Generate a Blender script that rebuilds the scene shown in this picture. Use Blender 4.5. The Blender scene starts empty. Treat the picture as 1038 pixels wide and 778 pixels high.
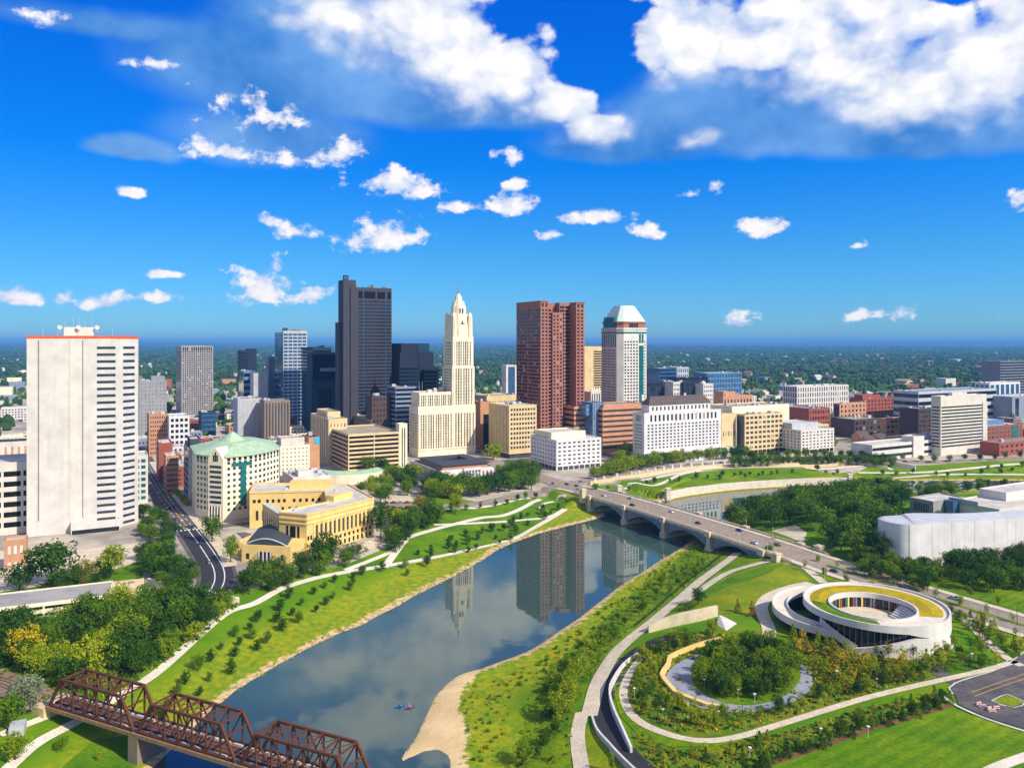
import bpy, math, random
import numpy as np
from mathutils import Vector
from mathutils.geometry import delaunay_2d_cdt

rnd = random.Random(7)
C = bpy.context.scene.collection
SC = bpy.context.scene
# ------------------------------------------------------------------ camera
F, CX, HY, HC = 790.0, 519.0, 346.0, 127.0      # focal length (px of a 1038 px wide frame), horizon row, camera height
cam = bpy.data.objects.new('camera', bpy.data.cameras.new('camera'))
C.objects.link(cam)
cam.location = (0, 0, HC)
cam.rotation_euler = (math.radians(90), 0, 0)
cam.data.sensor_width = 36
cam.data.sensor_fit = 'HORIZONTAL'
cam.data.lens = 36 * F / 1038
cam.data.shift_y = -(389 - HY) / 1038
cam.data.clip_start = 1
cam.data.clip_end = 120000
SC.camera = cam
# ------------------------------------------------------------------ exposure / render
SC.view_settings.view_transform = 'Standard'
SC.view_settings.look = 'None'
SC.view_settings.exposure = 0.12
SC.view_settings.gamma = 1
SC.view_settings.use_curve_mapping = False
SC.cycles.use_denoising = True
SC.cycles.max_bounces = 6
SC.cycles.diffuse_bounces = 2
SC.cycles.glossy_bounces = 3
SC.cycles.transmission_bounces = 2
SC.cycles.volume_bounces = 0
SC.cycles.transparent_max_bounces = 4
SC.cycles.caustics_reflective = False
SC.cycles.caustics_refractive = False
# ------------------------------------------------------------------ sun
SUN_EL, SUN_AZ = 39.0, 126.0                     # azimuth clockwise from +Y (the view direction)
sun = bpy.data.objects.new('sun', bpy.data.lights.new('sun', 'SUN'))
C.objects.link(sun)
sun.data.energy = 5.0
sun.data.angle = math.radians(0.5)
sun.data.color = (1.0, 0.92, 0.78)
_e, _a = math.radians(SUN_EL), math.radians(SUN_AZ)
SDIR = Vector((math.sin(_a) * math.cos(_e), math.cos(_a) * math.cos(_e), math.sin(_e)))
sun.rotation_euler = SDIR.to_track_quat('Z', 'Y').to_euler()
sun.location = (300, 100, 500)

# ------------------------------------------------------------------ world: Nishita sky with procedural cumulus
W = bpy.data.worlds.new('World')
SC.world = W
W.use_nodes = True
nt = W.node_tree
nt.nodes.clear()
def nd(tree, typ, **kw):
    n = tree.nodes.new(typ)
    for k, v in kw.items():
        if k == 'inp':
            for i, val in v.items():
                if hasattr(val, 'is_output'):
                    tree.links.new(val, n.inputs[i])
                else:
                    n.inputs[i].default_value = val
        else:
            setattr(n, k, v)
    return n
def mth(tree, op, a, b=0.0, c=0.0, clamp=False):
    n = nd(tree, 'ShaderNodeMath', operation=op, use_clamp=clamp, inp={0: a, 1: b, 2: c})
    return n.outputs[0]
def mixc(tree, f, a, b, blend='MIX'):
    n = tree.nodes.new('ShaderNodeMix')
    n.data_type = 'RGBA'; n.blend_type = blend
    for sock, val in ((n.inputs[0], f), (n.inputs[6], a), (n.inputs[7], b)):
        if hasattr(val, 'is_output'): tree.links.new(val, sock)
        else: sock.default_value = val
    return n.outputs[2]
def smooth(tree, v, lo, hi, o0=0.0, o1=1.0):
    n = nd(tree, 'ShaderNodeMapRange', interpolation_type='SMOOTHSTEP', inp={0: v, 1: lo, 2: hi, 3: o0, 4: o1})
    return n.outputs[0]

sky = nd(nt, 'ShaderNodeTexSky', sky_type='NISHITA', sun_disc=False)
sky.sun_elevation = math.radians(SUN_EL)
sky.sun_rotation = math.radians(SUN_AZ)
sky.altitude = 300
sky.air_density = 1.0
sky.dust_density = 0.3
sky.ozone_density = 4.0
tc = nd(nt, 'ShaderNodeTexCoord')
sep = nd(nt, 'ShaderNodeSeparateXYZ', inp={0: tc.outputs['Generated']})
dx, dy, dz = sep.outputs
hor = mth(nt, 'SQRT', mth(nt, 'ADD', mth(nt, 'MULTIPLY', dx, dx), mth(nt, 'MULTIPLY', dy, dy)))
hor = mth(nt, 'MAXIMUM', hor, 0.02)
az = mth(nt, 'ARCTAN2', dx, dy)                  # azimuth, 0 = +Y
el = mth(nt, 'DIVIDE', dz, hor)                  # tangent of elevation
p = nd(nt, 'ShaderNodeCombineXYZ', inp={0: az, 1: el, 2: 0.0}).outputs[0]
# richer blue towards the zenith, as a polarised dry sky
elc = mth(nt, 'MAXIMUM', el, 0.0)
tint = nd(nt, 'ShaderNodeValToRGB', inp={0: mth(nt, 'MULTIPLY', elc, 2.0)})
cr = tint.color_ramp
cr.elements[0].position = 0.0; cr.elements[0].color = (0.32, 0.67, 1.10, 1)
cr.elements[1].position = 1.0; cr.elements[1].color = (0.004, 0.55, 1.8, 1)
e_ = cr.elements.new(0.22); e_.color = (0.17, 0.66, 1.12, 1)
e_ = cr.elements.new(0.45); e_.color = (0.015, 0.60, 1.38, 1)
skyc = mixc(nt, 1.0, sky.outputs[0], tint.outputs[0], 'MULTIPLY')
even = nd(nt, 'ShaderNodeMapRange', inp={0: az, 1: -0.6, 2: 0.7, 3: 1.0, 4: 1.30}).outputs[0]
skyc = nd(nt, 'ShaderNodeVectorMath', operation='SCALE', inp={0: skyc, 'Scale': even}).outputs[0]
# fine cloud noise
warp = nd(nt, 'ShaderNodeTexNoise', inp={'Vector': p, 'Scale': 9.0, 'Detail': 3.0})
pw = nd(nt, 'ShaderNodeVectorMath', operation='MULTIPLY_ADD', inp={0: warp.outputs[1], 1: (0.05, 0.035, 0), 2: p}).outputs[0]
pw = nd(nt, 'ShaderNodeVectorMath', operation='ADD', inp={0: pw, 1: (-0.025, -0.0175, 0)}).outputs[0]
SQ = (1.0, 1.25, 1.0)
def fbm(vec, scale, detail, rough=0.58):
    v = nd(nt, 'ShaderNodeVectorMath', operation='MULTIPLY', inp={0: vec, 1: SQ}).outputs[0]
    return nd(nt, 'ShaderNodeTexNoise', inp={'Vector': v, 'Scale': scale, 'Detail': detail, 'Roughness': rough}).outputs[0]
def puff(vec, det):
    """fractal noise with rounded cauliflower cells"""
    v = nd(nt, 'ShaderNodeVectorMath', operation='MULTIPLY', inp={0: vec, 1: SQ}).outputs[0]
    vo = nd(nt, 'ShaderNodeTexVoronoi', feature='F1', inp={'Vector': v, 'Scale': 22.0, 'Detail': 1.0, 'Roughness': 0.5, 'Lacunarity': 2.3}).outputs['Distance']
    return mth(nt, 'ADD', mth(nt, 'MULTIPLY', fbm(vec, 11.0, det, 0.55), 0.84), mth(nt, 'MULTIPLY', mth(nt, 'SUBTRACT', 0.95, vo), 0.24))
pf_ = nd(nt, 'ShaderNodeVectorMath', operation='MULTIPLY_ADD', inp={0: nd(nt, 'ShaderNodeTexNoise', inp={'Vector': p, 'Scale': 60.0, 'Detail': 4.0}).outputs[1], 1: (0.012, 0.012, 0), 2: p}).outputs[0]
n1 = puff(pf_, 8.0)
off = nd(nt, 'ShaderNodeVectorMath', operation='ADD', inp={0: pf_, 1: (0.014, 0.020, 0)}).outputs[0]
n2 = puff(off, 5.0)
ns = fbm(p, 6.0, 4.0, 0.5)
def blobs(lst, vec, power=1.0):
    acc = None
    for (x, y, rx, ry, amp) in lst:
        a0 = math.atan((x - CX) / F)
        b0 = (HY - y) / F * math.cos(a0)
        ra = rx / F * math.cos(a0) ** 2
        rb = ry / F * math.cos(a0)
        q = nd(nt, 'ShaderNodeVectorMath', operation='MULTIPLY_ADD', inp={0: vec, 1: (1 / ra, 1 / rb, 0), 2: (-a0 / ra, -b0 / rb, 0)}).outputs[0]
        q = nd(nt, 'ShaderNodeVectorMath', operation='MINIMUM', inp={0: q, 1: nd(nt, 'ShaderNodeVectorMath', operation='MULTIPLY', inp={0: q, 1: (1, 1.5, 1)}).outputs[0]}).outputs[0]     # flatter base
        ln = nd(nt, 'ShaderNodeVectorMath', operation='LENGTH', inp={0: q}).outputs['Value']
        f = mth(nt, 'MULTIPLY', mth(nt, 'SUBTRACT', 1.0, ln), amp)
        acc = f if acc is None else nd(nt, 'ShaderNodeMath', operation='SMOOTH_MAX', inp={0: acc, 1: f, 2: 0.25}).outputs[0]
    return acc
WHITE = [(425, 30, 95, 52, 1), (345, 18, 60, 28, .9), (505, 78, 60, 55, 1), (566, 106, 42, 26, 1), (470, 62, 75, 45, 1), (600, 133, 42, 20, .9),
         (705, 42, 68, 55, 1), (790, 32, 110, 62, 1), (860, 70, 80, 50, 1), (935, 92, 100, 52, 1), (1010, 70, 90, 70, 1), (905, 30, 60, 34, 1),
         (1060, 20, 70, 60, 1), (715, -40, 160, 60, 1), (700, 142, 22, 12, .7), (1120, 60, 90, 80, 1), (430, -40, 160, 50, 1)]
SMALL = [(404, 189, 50, 21, 1), (391, 243, 50, 20, 1), (521, 208, 34, 15, 1), (468, 211, 28, 9, .8), (523, 189, 17, 8, .8), (600, 221, 50, 12, .9),
         (657, 235, 22, 11, .8), (772, 234, 27, 15, 1), (557, 240, 14, 8, .9), (869, 252, 14, 6, .9), (704, 195, 15, 8, .7), (733, 192, 12, 12, .7),
         (1032, 210, 20, 13, .8), (300, 239, 27, 11, .9), (271, 226, 12, 7, .9), (127, 196, 18, 7, .8), (92, 215, 8, 4, .7), (262, 290, 34, 24, 1),
         (316, 299, 32, 14, 1), (172, 280, 30, 7, .8), (20, 301, 30, 13, .9), (71, 299, 16, 10, .9), (106, 303, 27, 9, .9), (160, 305, 30, 7, .6),
         (746, 323, 20, 11, .5), (884, 322, 40, 7, .3), (262, 113, 52, 26, .55), (225, 150, 42, 14, .8), (295, 162, 52, 14, .75), (340, 158, 30, 22, .7),
         (150, 62, 30, 11, .8), (40, 14, 36, 12, .6), (518, 163, 20, 12, .7), (1025, 322, 18, 6, .3),
         (1500, 260, 300, 40, 1), (-500, 250, 300, 50, 1)]
GREY = [(300, 80, 150, 56, 1), (420, 100, 130, 40, 1), (235, 62, 90, 40, .8), (330, 25, 110, 45, .9), (720, 118, 105, 52, 1), (805, 138, 95, 32, 1),
        (640, 145, 90, 28, .9), (930, 132, 150, 36, 1), (132, 152, 46, 15, .9), (860, 105, 130, 60, 1), (490, 116, 90, 26, .9), (280, 140, 90, 36, .6), (130, 28, 130, 16, .5),
        (1040, 125, 100, 36, 1)]
dn = mth(nt, 'SUBTRACT', n1, 0.475)
fw = mth(nt, 'ADD', blobs(WHITE, pw), mth(nt, 'MULTIPLY', dn, 1.5))
m1 = fbm(pf_, 30.0, 7.0, 0.60)                    # finer noise for the small fair-weather clouds
m2 = fbm(off, 30.0, 5.0, 0.60)
fs = mth(nt, 'ADD', blobs([(q[0], q[1], q[2] * 1.12, q[3] * 1.12, q[4]) for q in SMALL], pw), mth(nt, 'ADD', mth(nt, 'MULTIPLY', mth(nt, 'SUBTRACT', m1, 0.53), 2.7), mth(nt, 'MULTIPLY', dn, 0.8)))
fg = mth(nt, 'ADD', blobs(GREY, pw), mth(nt, 'MULTIPLY', mth(nt, 'SUBTRACT', ns, 0.48), 0.42))
ds = mth(nt, 'MULTIPLY', smooth(nt, fs, 0.03, 0.50), 0.97)
dg = mth(nt, 'MULTIPLY', smooth(nt, fg, -0.26, 0.34), 0.97)
dw = nd(nt, 'ShaderNodeMix', inp={0: dg, 2: smooth(nt, fw, 0.0, 0.22), 3: smooth(nt, fw, -0.42, 0.62)}).outputs[0]     # crisp against the sky, soft inside a grey base
# unseen clouds added overhead and behind as fill light; glass and river mirror them
fill_clouds = mth(nt, 'MULTIPLY', mth(nt, 'MAXIMUM', smooth(nt, dy, -0.05, -0.35), smooth(nt, el, 0.75, 1.4)), smooth(nt, mth(nt, 'ADD', n1, mth(nt, 'MULTIPLY', ns, 0.8)), 0.68, 0.98))
lit = mth(nt, 'MULTIPLY', mth(nt, 'SUBTRACT', n1, n2), 1.7)
thick = smooth(nt, fw, 0.05, 0.9)
bright = mth(nt, 'ADD', mth(nt, 'ADD', 0.60, lit), mth(nt, 'MULTIPLY', thick, 0.30), clamp=True)
cw = mixc(nt, bright, (0.20, 0.38, 0.76, 1), (0.99, 0.97, 0.96, 1))
brs = mth(nt, 'ADD', mth(nt, 'ADD', 0.56, mth(nt, 'MULTIPLY', mth(nt, 'SUBTRACT', m1, m2), 1.6)), mth(nt, 'MULTIPLY', smooth(nt, fs, 0.1, 0.9), 0.3), clamp=True)
cs = mixc(nt, brs, (0.24, 0.44, 0.84, 1), (0.97, 0.93, 0.92, 1))
cg = mixc(nt, smooth(nt, mth(nt, 'ADD', ns, mth(nt, 'MULTIPLY', lit, 0.12)), 0.25, 0.8), (0.012, 0.18, 0.60, 1), (0.20, 0.43, 0.84, 1))
col = mixc(nt, dg, mixc(nt, 1.0, skyc, (0.1, 0.1, 0.1, 1), 'MULTIPLY'), cg)
col = mixc(nt, ds, col, cs)
col = mixc(nt, dw, col, cw)
col = mixc(nt, fill_clouds, col, (0.56, 0.57, 0.58, 1))
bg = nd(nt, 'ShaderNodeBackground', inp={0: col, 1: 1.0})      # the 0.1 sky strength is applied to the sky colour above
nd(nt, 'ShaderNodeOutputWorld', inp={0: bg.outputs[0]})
W.cycles.sampling_method = 'MANUAL'
W.cycles.sample_map_resolution = 512

# ------------------------------------------------------------------ helpers: materials
def lin(c):
    return tuple((v / 255 / 12.92) if v / 255 <= 0.04045 else ((v / 255 + 0.055) / 1.055) ** 2.4 for v in c)
MATS = {}
def mat(name, rgb, rough=0.8, var=0.12, scale=0.25, metal=0.0, spec=0.35, rgb2=None, streak=0.0, bump=0.0, trans=0.0, detail=5.0):
    """principled surface whose own colour varies with world-space noise; rgb is an sRGB 0-255 albedo"""
    m = bpy.data.materials.new(name)
    m.use_nodes = True
    t = m.node_tree
    b = t.nodes['Principled BSDF']
    c = lin(rgb)
    c1 = tuple(max(0, v * (1 - var)) for v in c) + (1,)
    c2 = (tuple(min(1, v * (1 + var)) for v in c) if rgb2 is None else lin(rgb2)) + (1,)
    g = nd(t, 'ShaderNodeNewGeometry')
    n = nd(t, 'ShaderNodeTexNoise', inp={'Vector': g.outputs['Position'], 'Scale': scale, 'Detail': detail, 'Roughness': 0.62})
    f = smooth(t, n.outputs[0], 0.32, 0.68)
    colr = mixc(t, f, c1, c2)
    if rough > 0.88 and not name.startswith('roof'):                                 # finer wear and grain
        n4 = nd(t, 'ShaderNodeTexNoise', inp={'Vector': g.outputs['Position'], 'Scale': max(0.9, scale * 9), 'Detail': 3.0})
        colr = mixc(t, 1.0, colr, mixc(t, smooth(t, n4.outputs[0], 0.3, 0.7), (0.80, 0.80, 0.80, 1), (1.14, 1.14, 1.14, 1)), 'MULTIPLY')
    if name.startswith('leaf_'):                     # every tree a little different
        oi = nd(t, 'ShaderNodeObjectInfo').outputs['Random']
        colr = mixc(t, 1.0, colr, mixc(t, oi, (0.72, 0.80, 0.80, 1), (1.30, 1.16, 1.0, 1)), 'MULTIPLY')
    if name == 'lawn_bright':                        # mowing stripes
        ph = nd(t, 'ShaderNodeVectorMath', operation='DOT_PRODUCT', inp={0: g.outputs['Position'], 1: (-0.55, 0.83, 0.0)}).outputs['Value']
        wv = mth(t, 'SINE', mth(t, 'ADD', mth(t, 'MULTIPLY', ph, 1.5), mth(t, 'MULTIPLY', n.outputs[0], 1.2)))
        colr = mixc(t, 1.0, colr, mixc(t, smooth(t, wv, -0.5, 0.5), (0.86, 0.90, 0.86, 1), (1.08, 1.06, 1.0, 1)), 'MULTIPLY')
    if streak:
        mp = nd(t, 'ShaderNodeVectorMath', operation='MULTIPLY', inp={0: g.outputs['Position'], 1: (0.5, 0.5, 0.02)})
        n3 = nd(t, 'ShaderNodeTexNoise', inp={'Vector': mp.outputs[0], 'Scale': 1.0, 'Detail': 3.0})
        colr = mixc(t, mth(t, 'MULTIPLY', smooth(t, n3.outputs[0], 0.45, 0.75), streak), colr, tuple(v * 0.62 for v in c) + (1,))
    t.links.new(colr, b.inputs['Base Color'])
    b.inputs['Roughness'].default_value = rough
    b.inputs['Metallic'].default_value = metal
    b.inputs['Specular IOR Level'].default_value = spec
    if bump:
        bn = nd(t, 'ShaderNodeBump', inp={'Strength': bump, 'Distance': 0.6, 'Height': n.outputs[0]})
        t.links.new(bn.outputs[0], b.inputs['Normal'])
    if trans:
        tr = nd(t, 'ShaderNodeBsdfTranslucent', inp={0: colr})
        mx = nd(t, 'ShaderNodeMixShader', inp={0: trans, 1: b.outputs[0], 2: tr.outputs[0]})
        t.links.new(mx.outputs[0], t.nodes['Material Output'].inputs[0])
    MATS[name] = m
    return m
def glass(name, rgb, rough=0.12, spec=0.6):
    return mat(name, rgb, rough, 0.3, 0.35, 0.0, spec)
M = MATS
for nm, rgb in (('white_wall', (216, 210, 200)), ('pale_concrete', (214, 206, 192)), ('cream_stone', (240, 228, 196)), ('tan_stone', (222, 196, 146)), ('yellow_stone', (236, 202, 124)),
                ('grey_concrete', (150, 150, 150)), ('mid_grey', (118, 118, 122)), ('brick_red', (158, 82, 62)), ('brick_orange', (194, 142, 104)), ('brown_granite', (64, 62, 72)),
                ('pink_granite', (166, 108, 88)), ('salmon_stone', (204, 148, 112)), ('light_grey', (186, 188, 190)), ('marble_white', (222, 218, 214)), ('blue_grey', (130, 142, 160)),
                ('slate_dark', (66, 70, 78)), ('tower_white', (209, 202, 192)), ('taupe', (140, 122, 106)), ('warm_grey', (166, 160, 156)), ('dark_brown', (84, 66, 60)), ('navy_panel', (24, 36, 58)), ('teal_panel', (22, 56, 78))):
    mat(nm, rgb, 0.75, 0.09, 0.12, streak=0.22)
for nm, rgb in (('roof_white', (236, 228, 212)), ('roof_grey', (164, 158, 148)), ('roof_tan', (196, 180, 150)), ('roof_dark', (70, 70, 74)), ('roof_stained', (186, 180, 172))):
    mat(nm, rgb, 0.9, 0.2, 0.1, rgb2=tuple(int(v * 0.78) for v in rgb))
mat('copper_green', (172, 198, 160), 0.6, 0.14, 0.25, streak=0.3)
mat('copper_pale', (204, 226, 212), 0.6, 0.10, 0.25, streak=0.2)
mat('roof_brown', (92, 78, 74), 0.8, 0.15, 0.3)
mat('tile_red', (150, 80, 60), 0.85, 0.2, 0.4)
glass('glass_dark', (30, 36, 46)); glass('glass_mid', (46, 60, 78)); glass('glass_warm', (74, 70, 66), 0.2, 0.4)
glass('glass_blue', (54, 90, 126), 0.1, 0.7); glass('glass_teal', (18, 104, 104), 0.12, 0.5); glass('glass_navy', (12, 22, 42), 0.08, 0.5); glass('glass_sky', (92, 130, 168), 0.1, 0.7)
glass('glass_blind', (150, 144, 132), 0.4, 0.4); glass('void_dark', (26, 24, 26), 0.8, 0.1)
mat('red_trim', (226, 92, 50), 0.6); mat('metal_grey', (160, 164, 168), 0.4, 0.1, 0.5, 0.5); mat('black_metal', (30, 30, 32), 0.5)
mat('rust', (124, 70, 42), 0.85, 0.3, 0.8, rgb2=(84, 50, 34)); mat('timber_deck', (146, 118, 86), 0.9, 0.25, 0.8); mat('ballast', (134, 112, 92), 0.95, 0.25, 1.2)
mat('bridge_stone', (212, 196, 164), 0.85, 0.12, 0.3, streak=0.35); mat('bridge_steel', (120, 134, 150), 0.6, 0.15, 0.3)
mat('asphalt', (92, 88, 88), 0.92, 0.15, 0.15, rgb2=(110, 104, 100), spec=0.2); mat('asphalt_old', (168, 152, 134), 0.92, 0.12, 0.12, rgb2=(146, 134, 120), spec=0.2)
mat('asphalt_new', (56, 55, 60), 0.9, 0.12, 0.2, spec=0.25)
mat('paving', (212, 196, 168), 0.9, 0.1, 0.2); mat('paving_pale', (224, 212, 190), 0.9, 0.1, 0.25); mat('paving_grey', (150, 152, 160), 0.9, 0.12, 0.4)
mat('kerb_stone', (205, 200, 190), 0.85); mat('paint_white', (222, 222, 218), 0.7, 0.1, 2.0); mat('paint_yellow', (220, 170, 50), 0.7, 0.1, 2.0); mat('bike_green', (90, 170, 96), 0.8)
mat('lawn', (76, 124, 14), 0.95, 0.2, 0.05, rgb2=(106, 138, 14), spec=0.1, detail=9, bump=0.15); mat('lawn_bright', (92, 136, 12), 0.95, 0.2, 0.04, rgb2=(126, 146, 14), spec=0.1, detail=9)
mat('lawn_dry', (112, 144, 18), 0.95, 0.2, 0.06, rgb2=(148, 150, 24), spec=0.1, detail=9)
mat('meadow_strip', (82, 128, 14), 0.95, 0.3, 0.08, rgb2=(122, 144, 16), spec=0.1, detail=9, bump=0.5)
mat('sedum', (222, 186, 28), 0.95, 0.25, 0.30, rgb2=(154, 146, 32), spec=0.1, bump=0.4)
mat('garden', (150, 146, 34), 0.95, 0.3, 0.28, rgb2=(70, 118, 28), spec=0.1, detail=10, bump=0.4); mat('garden_orange', (196, 136, 36), 0.95, 0.3, 0.30, rgb2=(112, 132, 32), spec=0.1, detail=10)
mat('mulch', (120, 84, 56), 0.95, 0.2, 0.5); mat('bark', (96, 78, 62), 0.9, 0.2, 1.0)
for nm, rgb, rgb2 in (('leaf_dark', (46, 86, 14), (72, 110, 16)), ('leaf_mid', (82, 122, 14), (110, 144, 16)), ('leaf_light', (126, 156, 12), (152, 170, 18)), ('leaf_lime', (164, 180, 16), (186, 190, 30)),
                      ('leaf_yellow', (226, 206, 22), (210, 178, 24)), ('leaf_olive', (128, 132, 44), (146, 136, 46)), ('leaf_silver', (112, 130, 104), (140, 152, 124)), ('leaf_rust', (164, 92, 36), (140, 110, 36)),
                      ('leaf_far', (28, 70, 28), (76, 108, 36))):
    mat(nm, rgb, 0.7, 0.2, 0.004 if nm == 'leaf_far' else 0.35, spec=0.2, rgb2=rgb2, trans=0.22)

# ------------------------------------------------------------------ helpers: objects
def tag(o, label=None, cat=None, group=None, kind=None):
    if label: o['label'] = label
    if cat: o['category'] = cat
    if group: o['group'] = group
    if kind: o['kind'] = kind
    return o
def empty(name, loc, rz=0.0):
    o = bpy.data.objects.new(name, None)
    C.objects.link(o)
    o.location = loc
    o.rotation_euler = (0, 0, rz)
    o.empty_display_size = 1
    return o
def link(name, me, parent=None, loc=(0, 0, 0), rz=0.0):
    o = bpy.data.objects.new(name, me)
    C.objects.link(o)
    o.location = loc
    o.rotation_euler = (0, 0, rz)
    if parent is not None: o.parent = parent
    return o
class MB:
    """collects faces; build() links them as one mesh object"""
    def __init__(s): s.v = []; s.f = []; s.m = []
    def poly(s, pts, m=0):
        i = len(s.v); s.v += [tuple(q) for q in pts]; s.f.append(tuple(range(i, i + len(pts)))); s.m.append(m)
    def box(s, x0, x1, y0, y1, z0, z1, m=0, bottom=True):
        i = len(s.v)
        s.v += [(x0, y0, z0), (x1, y0, z0), (x1, y1, z0), (x0, y1, z0), (x0, y0, z1), (x1, y0, z1), (x1, y1, z1), (x0, y1, z1)]
        fs = [(4, 5, 6, 7), (0, 1, 5, 4), (1, 2, 6, 5), (2, 3, 7, 6), (3, 0, 4, 7)] + ([(3, 2, 1, 0)] if bottom else [])
        for f in fs: s.f.append(tuple(i + k for k in f)); s.m.append(m)
    def prism(s, pts, z0, z1, m=0, top=True, mt=None):
        n = len(pts); i = len(s.v)
        a0 = sum(pts[k][0] * pts[(k + 1) % n][1] - pts[(k + 1) % n][0] * pts[k][1] for k in range(n))
        if a0 < 0: pts = pts[::-1]
        s.v += [(q[0], q[1], z0) for q in pts] + [(q[0], q[1], z1) for q in pts]
        for k in range(n):
            s.f.append((i + k, i + (k + 1) % n, i + n + (k + 1) % n, i + n + k)); s.m.append(m)
        if top: s.f.append(tuple(i + n + k for k in range(n))); s.m.append(m if mt is None else mt)
    def taper(s, p0, z0, p1, z1, m=0, top=True):
        n = len(p0); i = len(s.v)
        s.v += [(q[0], q[1], z0) for q in p0] + [(q[0], q[1], z1) for q in p1]
        for k in range(n):
            s.f.append((i + k, i + (k + 1) % n, i + n + (k + 1) % n, i + n + k)); s.m.append(m)
        if top: s.f.append(tuple(i + n + k for k in range(n))); s.m.append(m)
    def bar(s, a, b, w, h=None, m=0):
        a, b = Vector(a), Vector(b); h = h or w
        d = (b - a).normalized()
        up = Vector((0, 0, 1)) if abs(d.z) < 0.95 else Vector((0, 1, 0))
        r = d.cross(up).normalized(); up = r.cross(d)
        i = len(s.v)
        for q in (a, b):
            for sx, sz in ((-1, -1), (1, -1), (1, 1), (-1, 1)):
                s.v.append(tuple(q + r * (w / 2 * sx) + up * (h / 2 * sz)))
        for f in ((0, 1, 5, 4), (1, 2, 6, 5), (2, 3, 7, 6), (3, 0, 4, 7), (3, 2, 1, 0), (4, 5, 6, 7)):
            s.f.append(tuple(i + k for k in f)); s.m.append(m)
    def cyl(s, x, y, z0, z1, r, n=10, r1=None, m=0):
        r1 = r if r1 is None else r1
        p0 = [(x + r * math.cos(2 * math.pi * k / n), y + r * math.sin(2 * math.pi * k / n)) for k in range(n)]
        p1 = [(x + r1 * math.cos(2 * math.pi * k / n), y + r1 * math.sin(2 * math.pi * k / n)) for k in range(n)]
        s.taper(p0, z0, p1, z1, m)
    def strip(s, A, B, m=0, closed=False):
        """quads between two polylines of equal length"""
        n = len(A); i = len(s.v)
        s.v += [tuple(q) for q in A] + [tuple(q) for q in B]
        for k in range(n if closed else n - 1):
            k2 = (k + 1) % n
            s.f.append((i + k, i + k2, i + n + k2, i + n + k)); s.m.append(m)
    def mesh(s, name, mats):
        me = bpy.data.meshes.new(name)
        me.from_pydata(s.v, [], s.f)
        for q in (mats if isinstance(mats, (list, tuple)) else [mats]): me.materials.append(M[q] if isinstance(q, str) else q)
        if len(me.materials) > 1: me.polygons.foreach_set('material_index', s.m)
        me.update()
        return me
    def build(s, name, mats, parent=None, loc=(0, 0, 0), rz=0.0, smooth=False):
        me = s.mesh(name, mats)
        if smooth: me.polygons.foreach_set('use_smooth', [True] * len(me.polygons))
        return link(name, me, parent, loc, rz)

# ------------------------------------------------------------------ terrain: river at z = 0, the city 9 m above it
def flat(px, py, z): 
    Y = F * (HC - z) / (py - HY); return ((px - CX) * Y / F, Y)
LEFT = [(60, 860), (160, 775), (200, 733), (222, 714), (243, 697), (268, 682), (290, 669), (318, 654), (345, 641), (366, 634), (383, 624), (402, 615), (420, 604), (440, 594), (458, 585), (476, 575), (490, 567),
        (505, 557), (520, 550), (545, 541), (575, 533), (600, 527), (613, 523), (614, 520), (606, 516), (604, 512), (625, 512), (650, 511)]
WALLP = [(675, 507), (700, 502), (740, 497), (780, 494), (820, 492), (862, 491)]
FARP = [(870, 487.5), (900, 487), (960, 487), (1038, 487), (1120, 486.5)]
RIGHT = [(1120, 494), (1038, 495), (960, 497), (905, 499.5), (880, 501), (840, 503), (820, 505), (800, 507), (775, 511), (755, 517), (735, 525), (720, 535), (705, 545), (690, 555), (668, 568), (647, 582), (630, 592),
         (612, 606), (600, 615), (585, 627), (565, 640), (548, 652), (530, 662), (515, 667), (500, 672), (485, 678), (468, 682), (458, 688), (448, 697), (440, 706), (435, 715), (431, 725), (425, 740), (415, 755), (404, 771),
         (410, 773), (420, 766), (430, 761.5), (440, 760), (450, 762), (455, 771), (456, 790), (470, 860)]
RIV = np.array([flat(x, y, 0) for x, y in LEFT + WALLP + FARP + RIGHT])
WALLW = np.array([flat(x, y, 0) for x, y in WALLP])
def seg_dist(P, A, B):
    d = B - A
    t = np.clip(((P[:, None, :] - A) * d).sum(2) / np.maximum((d * d).sum(1), 1e-9), 0, 1)
    q = A + t[..., None] * d
    return np.sqrt(((P[:, None, :] - q) ** 2).sum(2)).min(1)
def sdist(P, poly):
    A = poly; B = np.roll(poly, -1, 0)
    out = np.empty(len(P))
    for i in range(0, len(P), 20000):
        Q = P[i:i + 20000]
        d = seg_dist(Q, A, B)
        cond = (A[None, :, 1] > Q[:, 1:2]) != (B[None, :, 1] > Q[:, 1:2])
        den = np.where(np.abs(B[:, 1] - A[:, 1]) < 1e-9, 1e-9, B[:, 1] - A[:, 1])
        xi = (B[:, 0] - A[:, 0]) * (Q[:, 1:2] - A[:, 1]) / den + A[:, 0]
        ins = ((cond & (Q[:, 0:1] < xi)).sum(1) % 2) == 1
        out[i:i + 20000] = np.where(ins, -d, d)
    return out
def ss(x):
    x = np.clip(x, 0, 1); return x * x * (3 - 2 * x)
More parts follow.
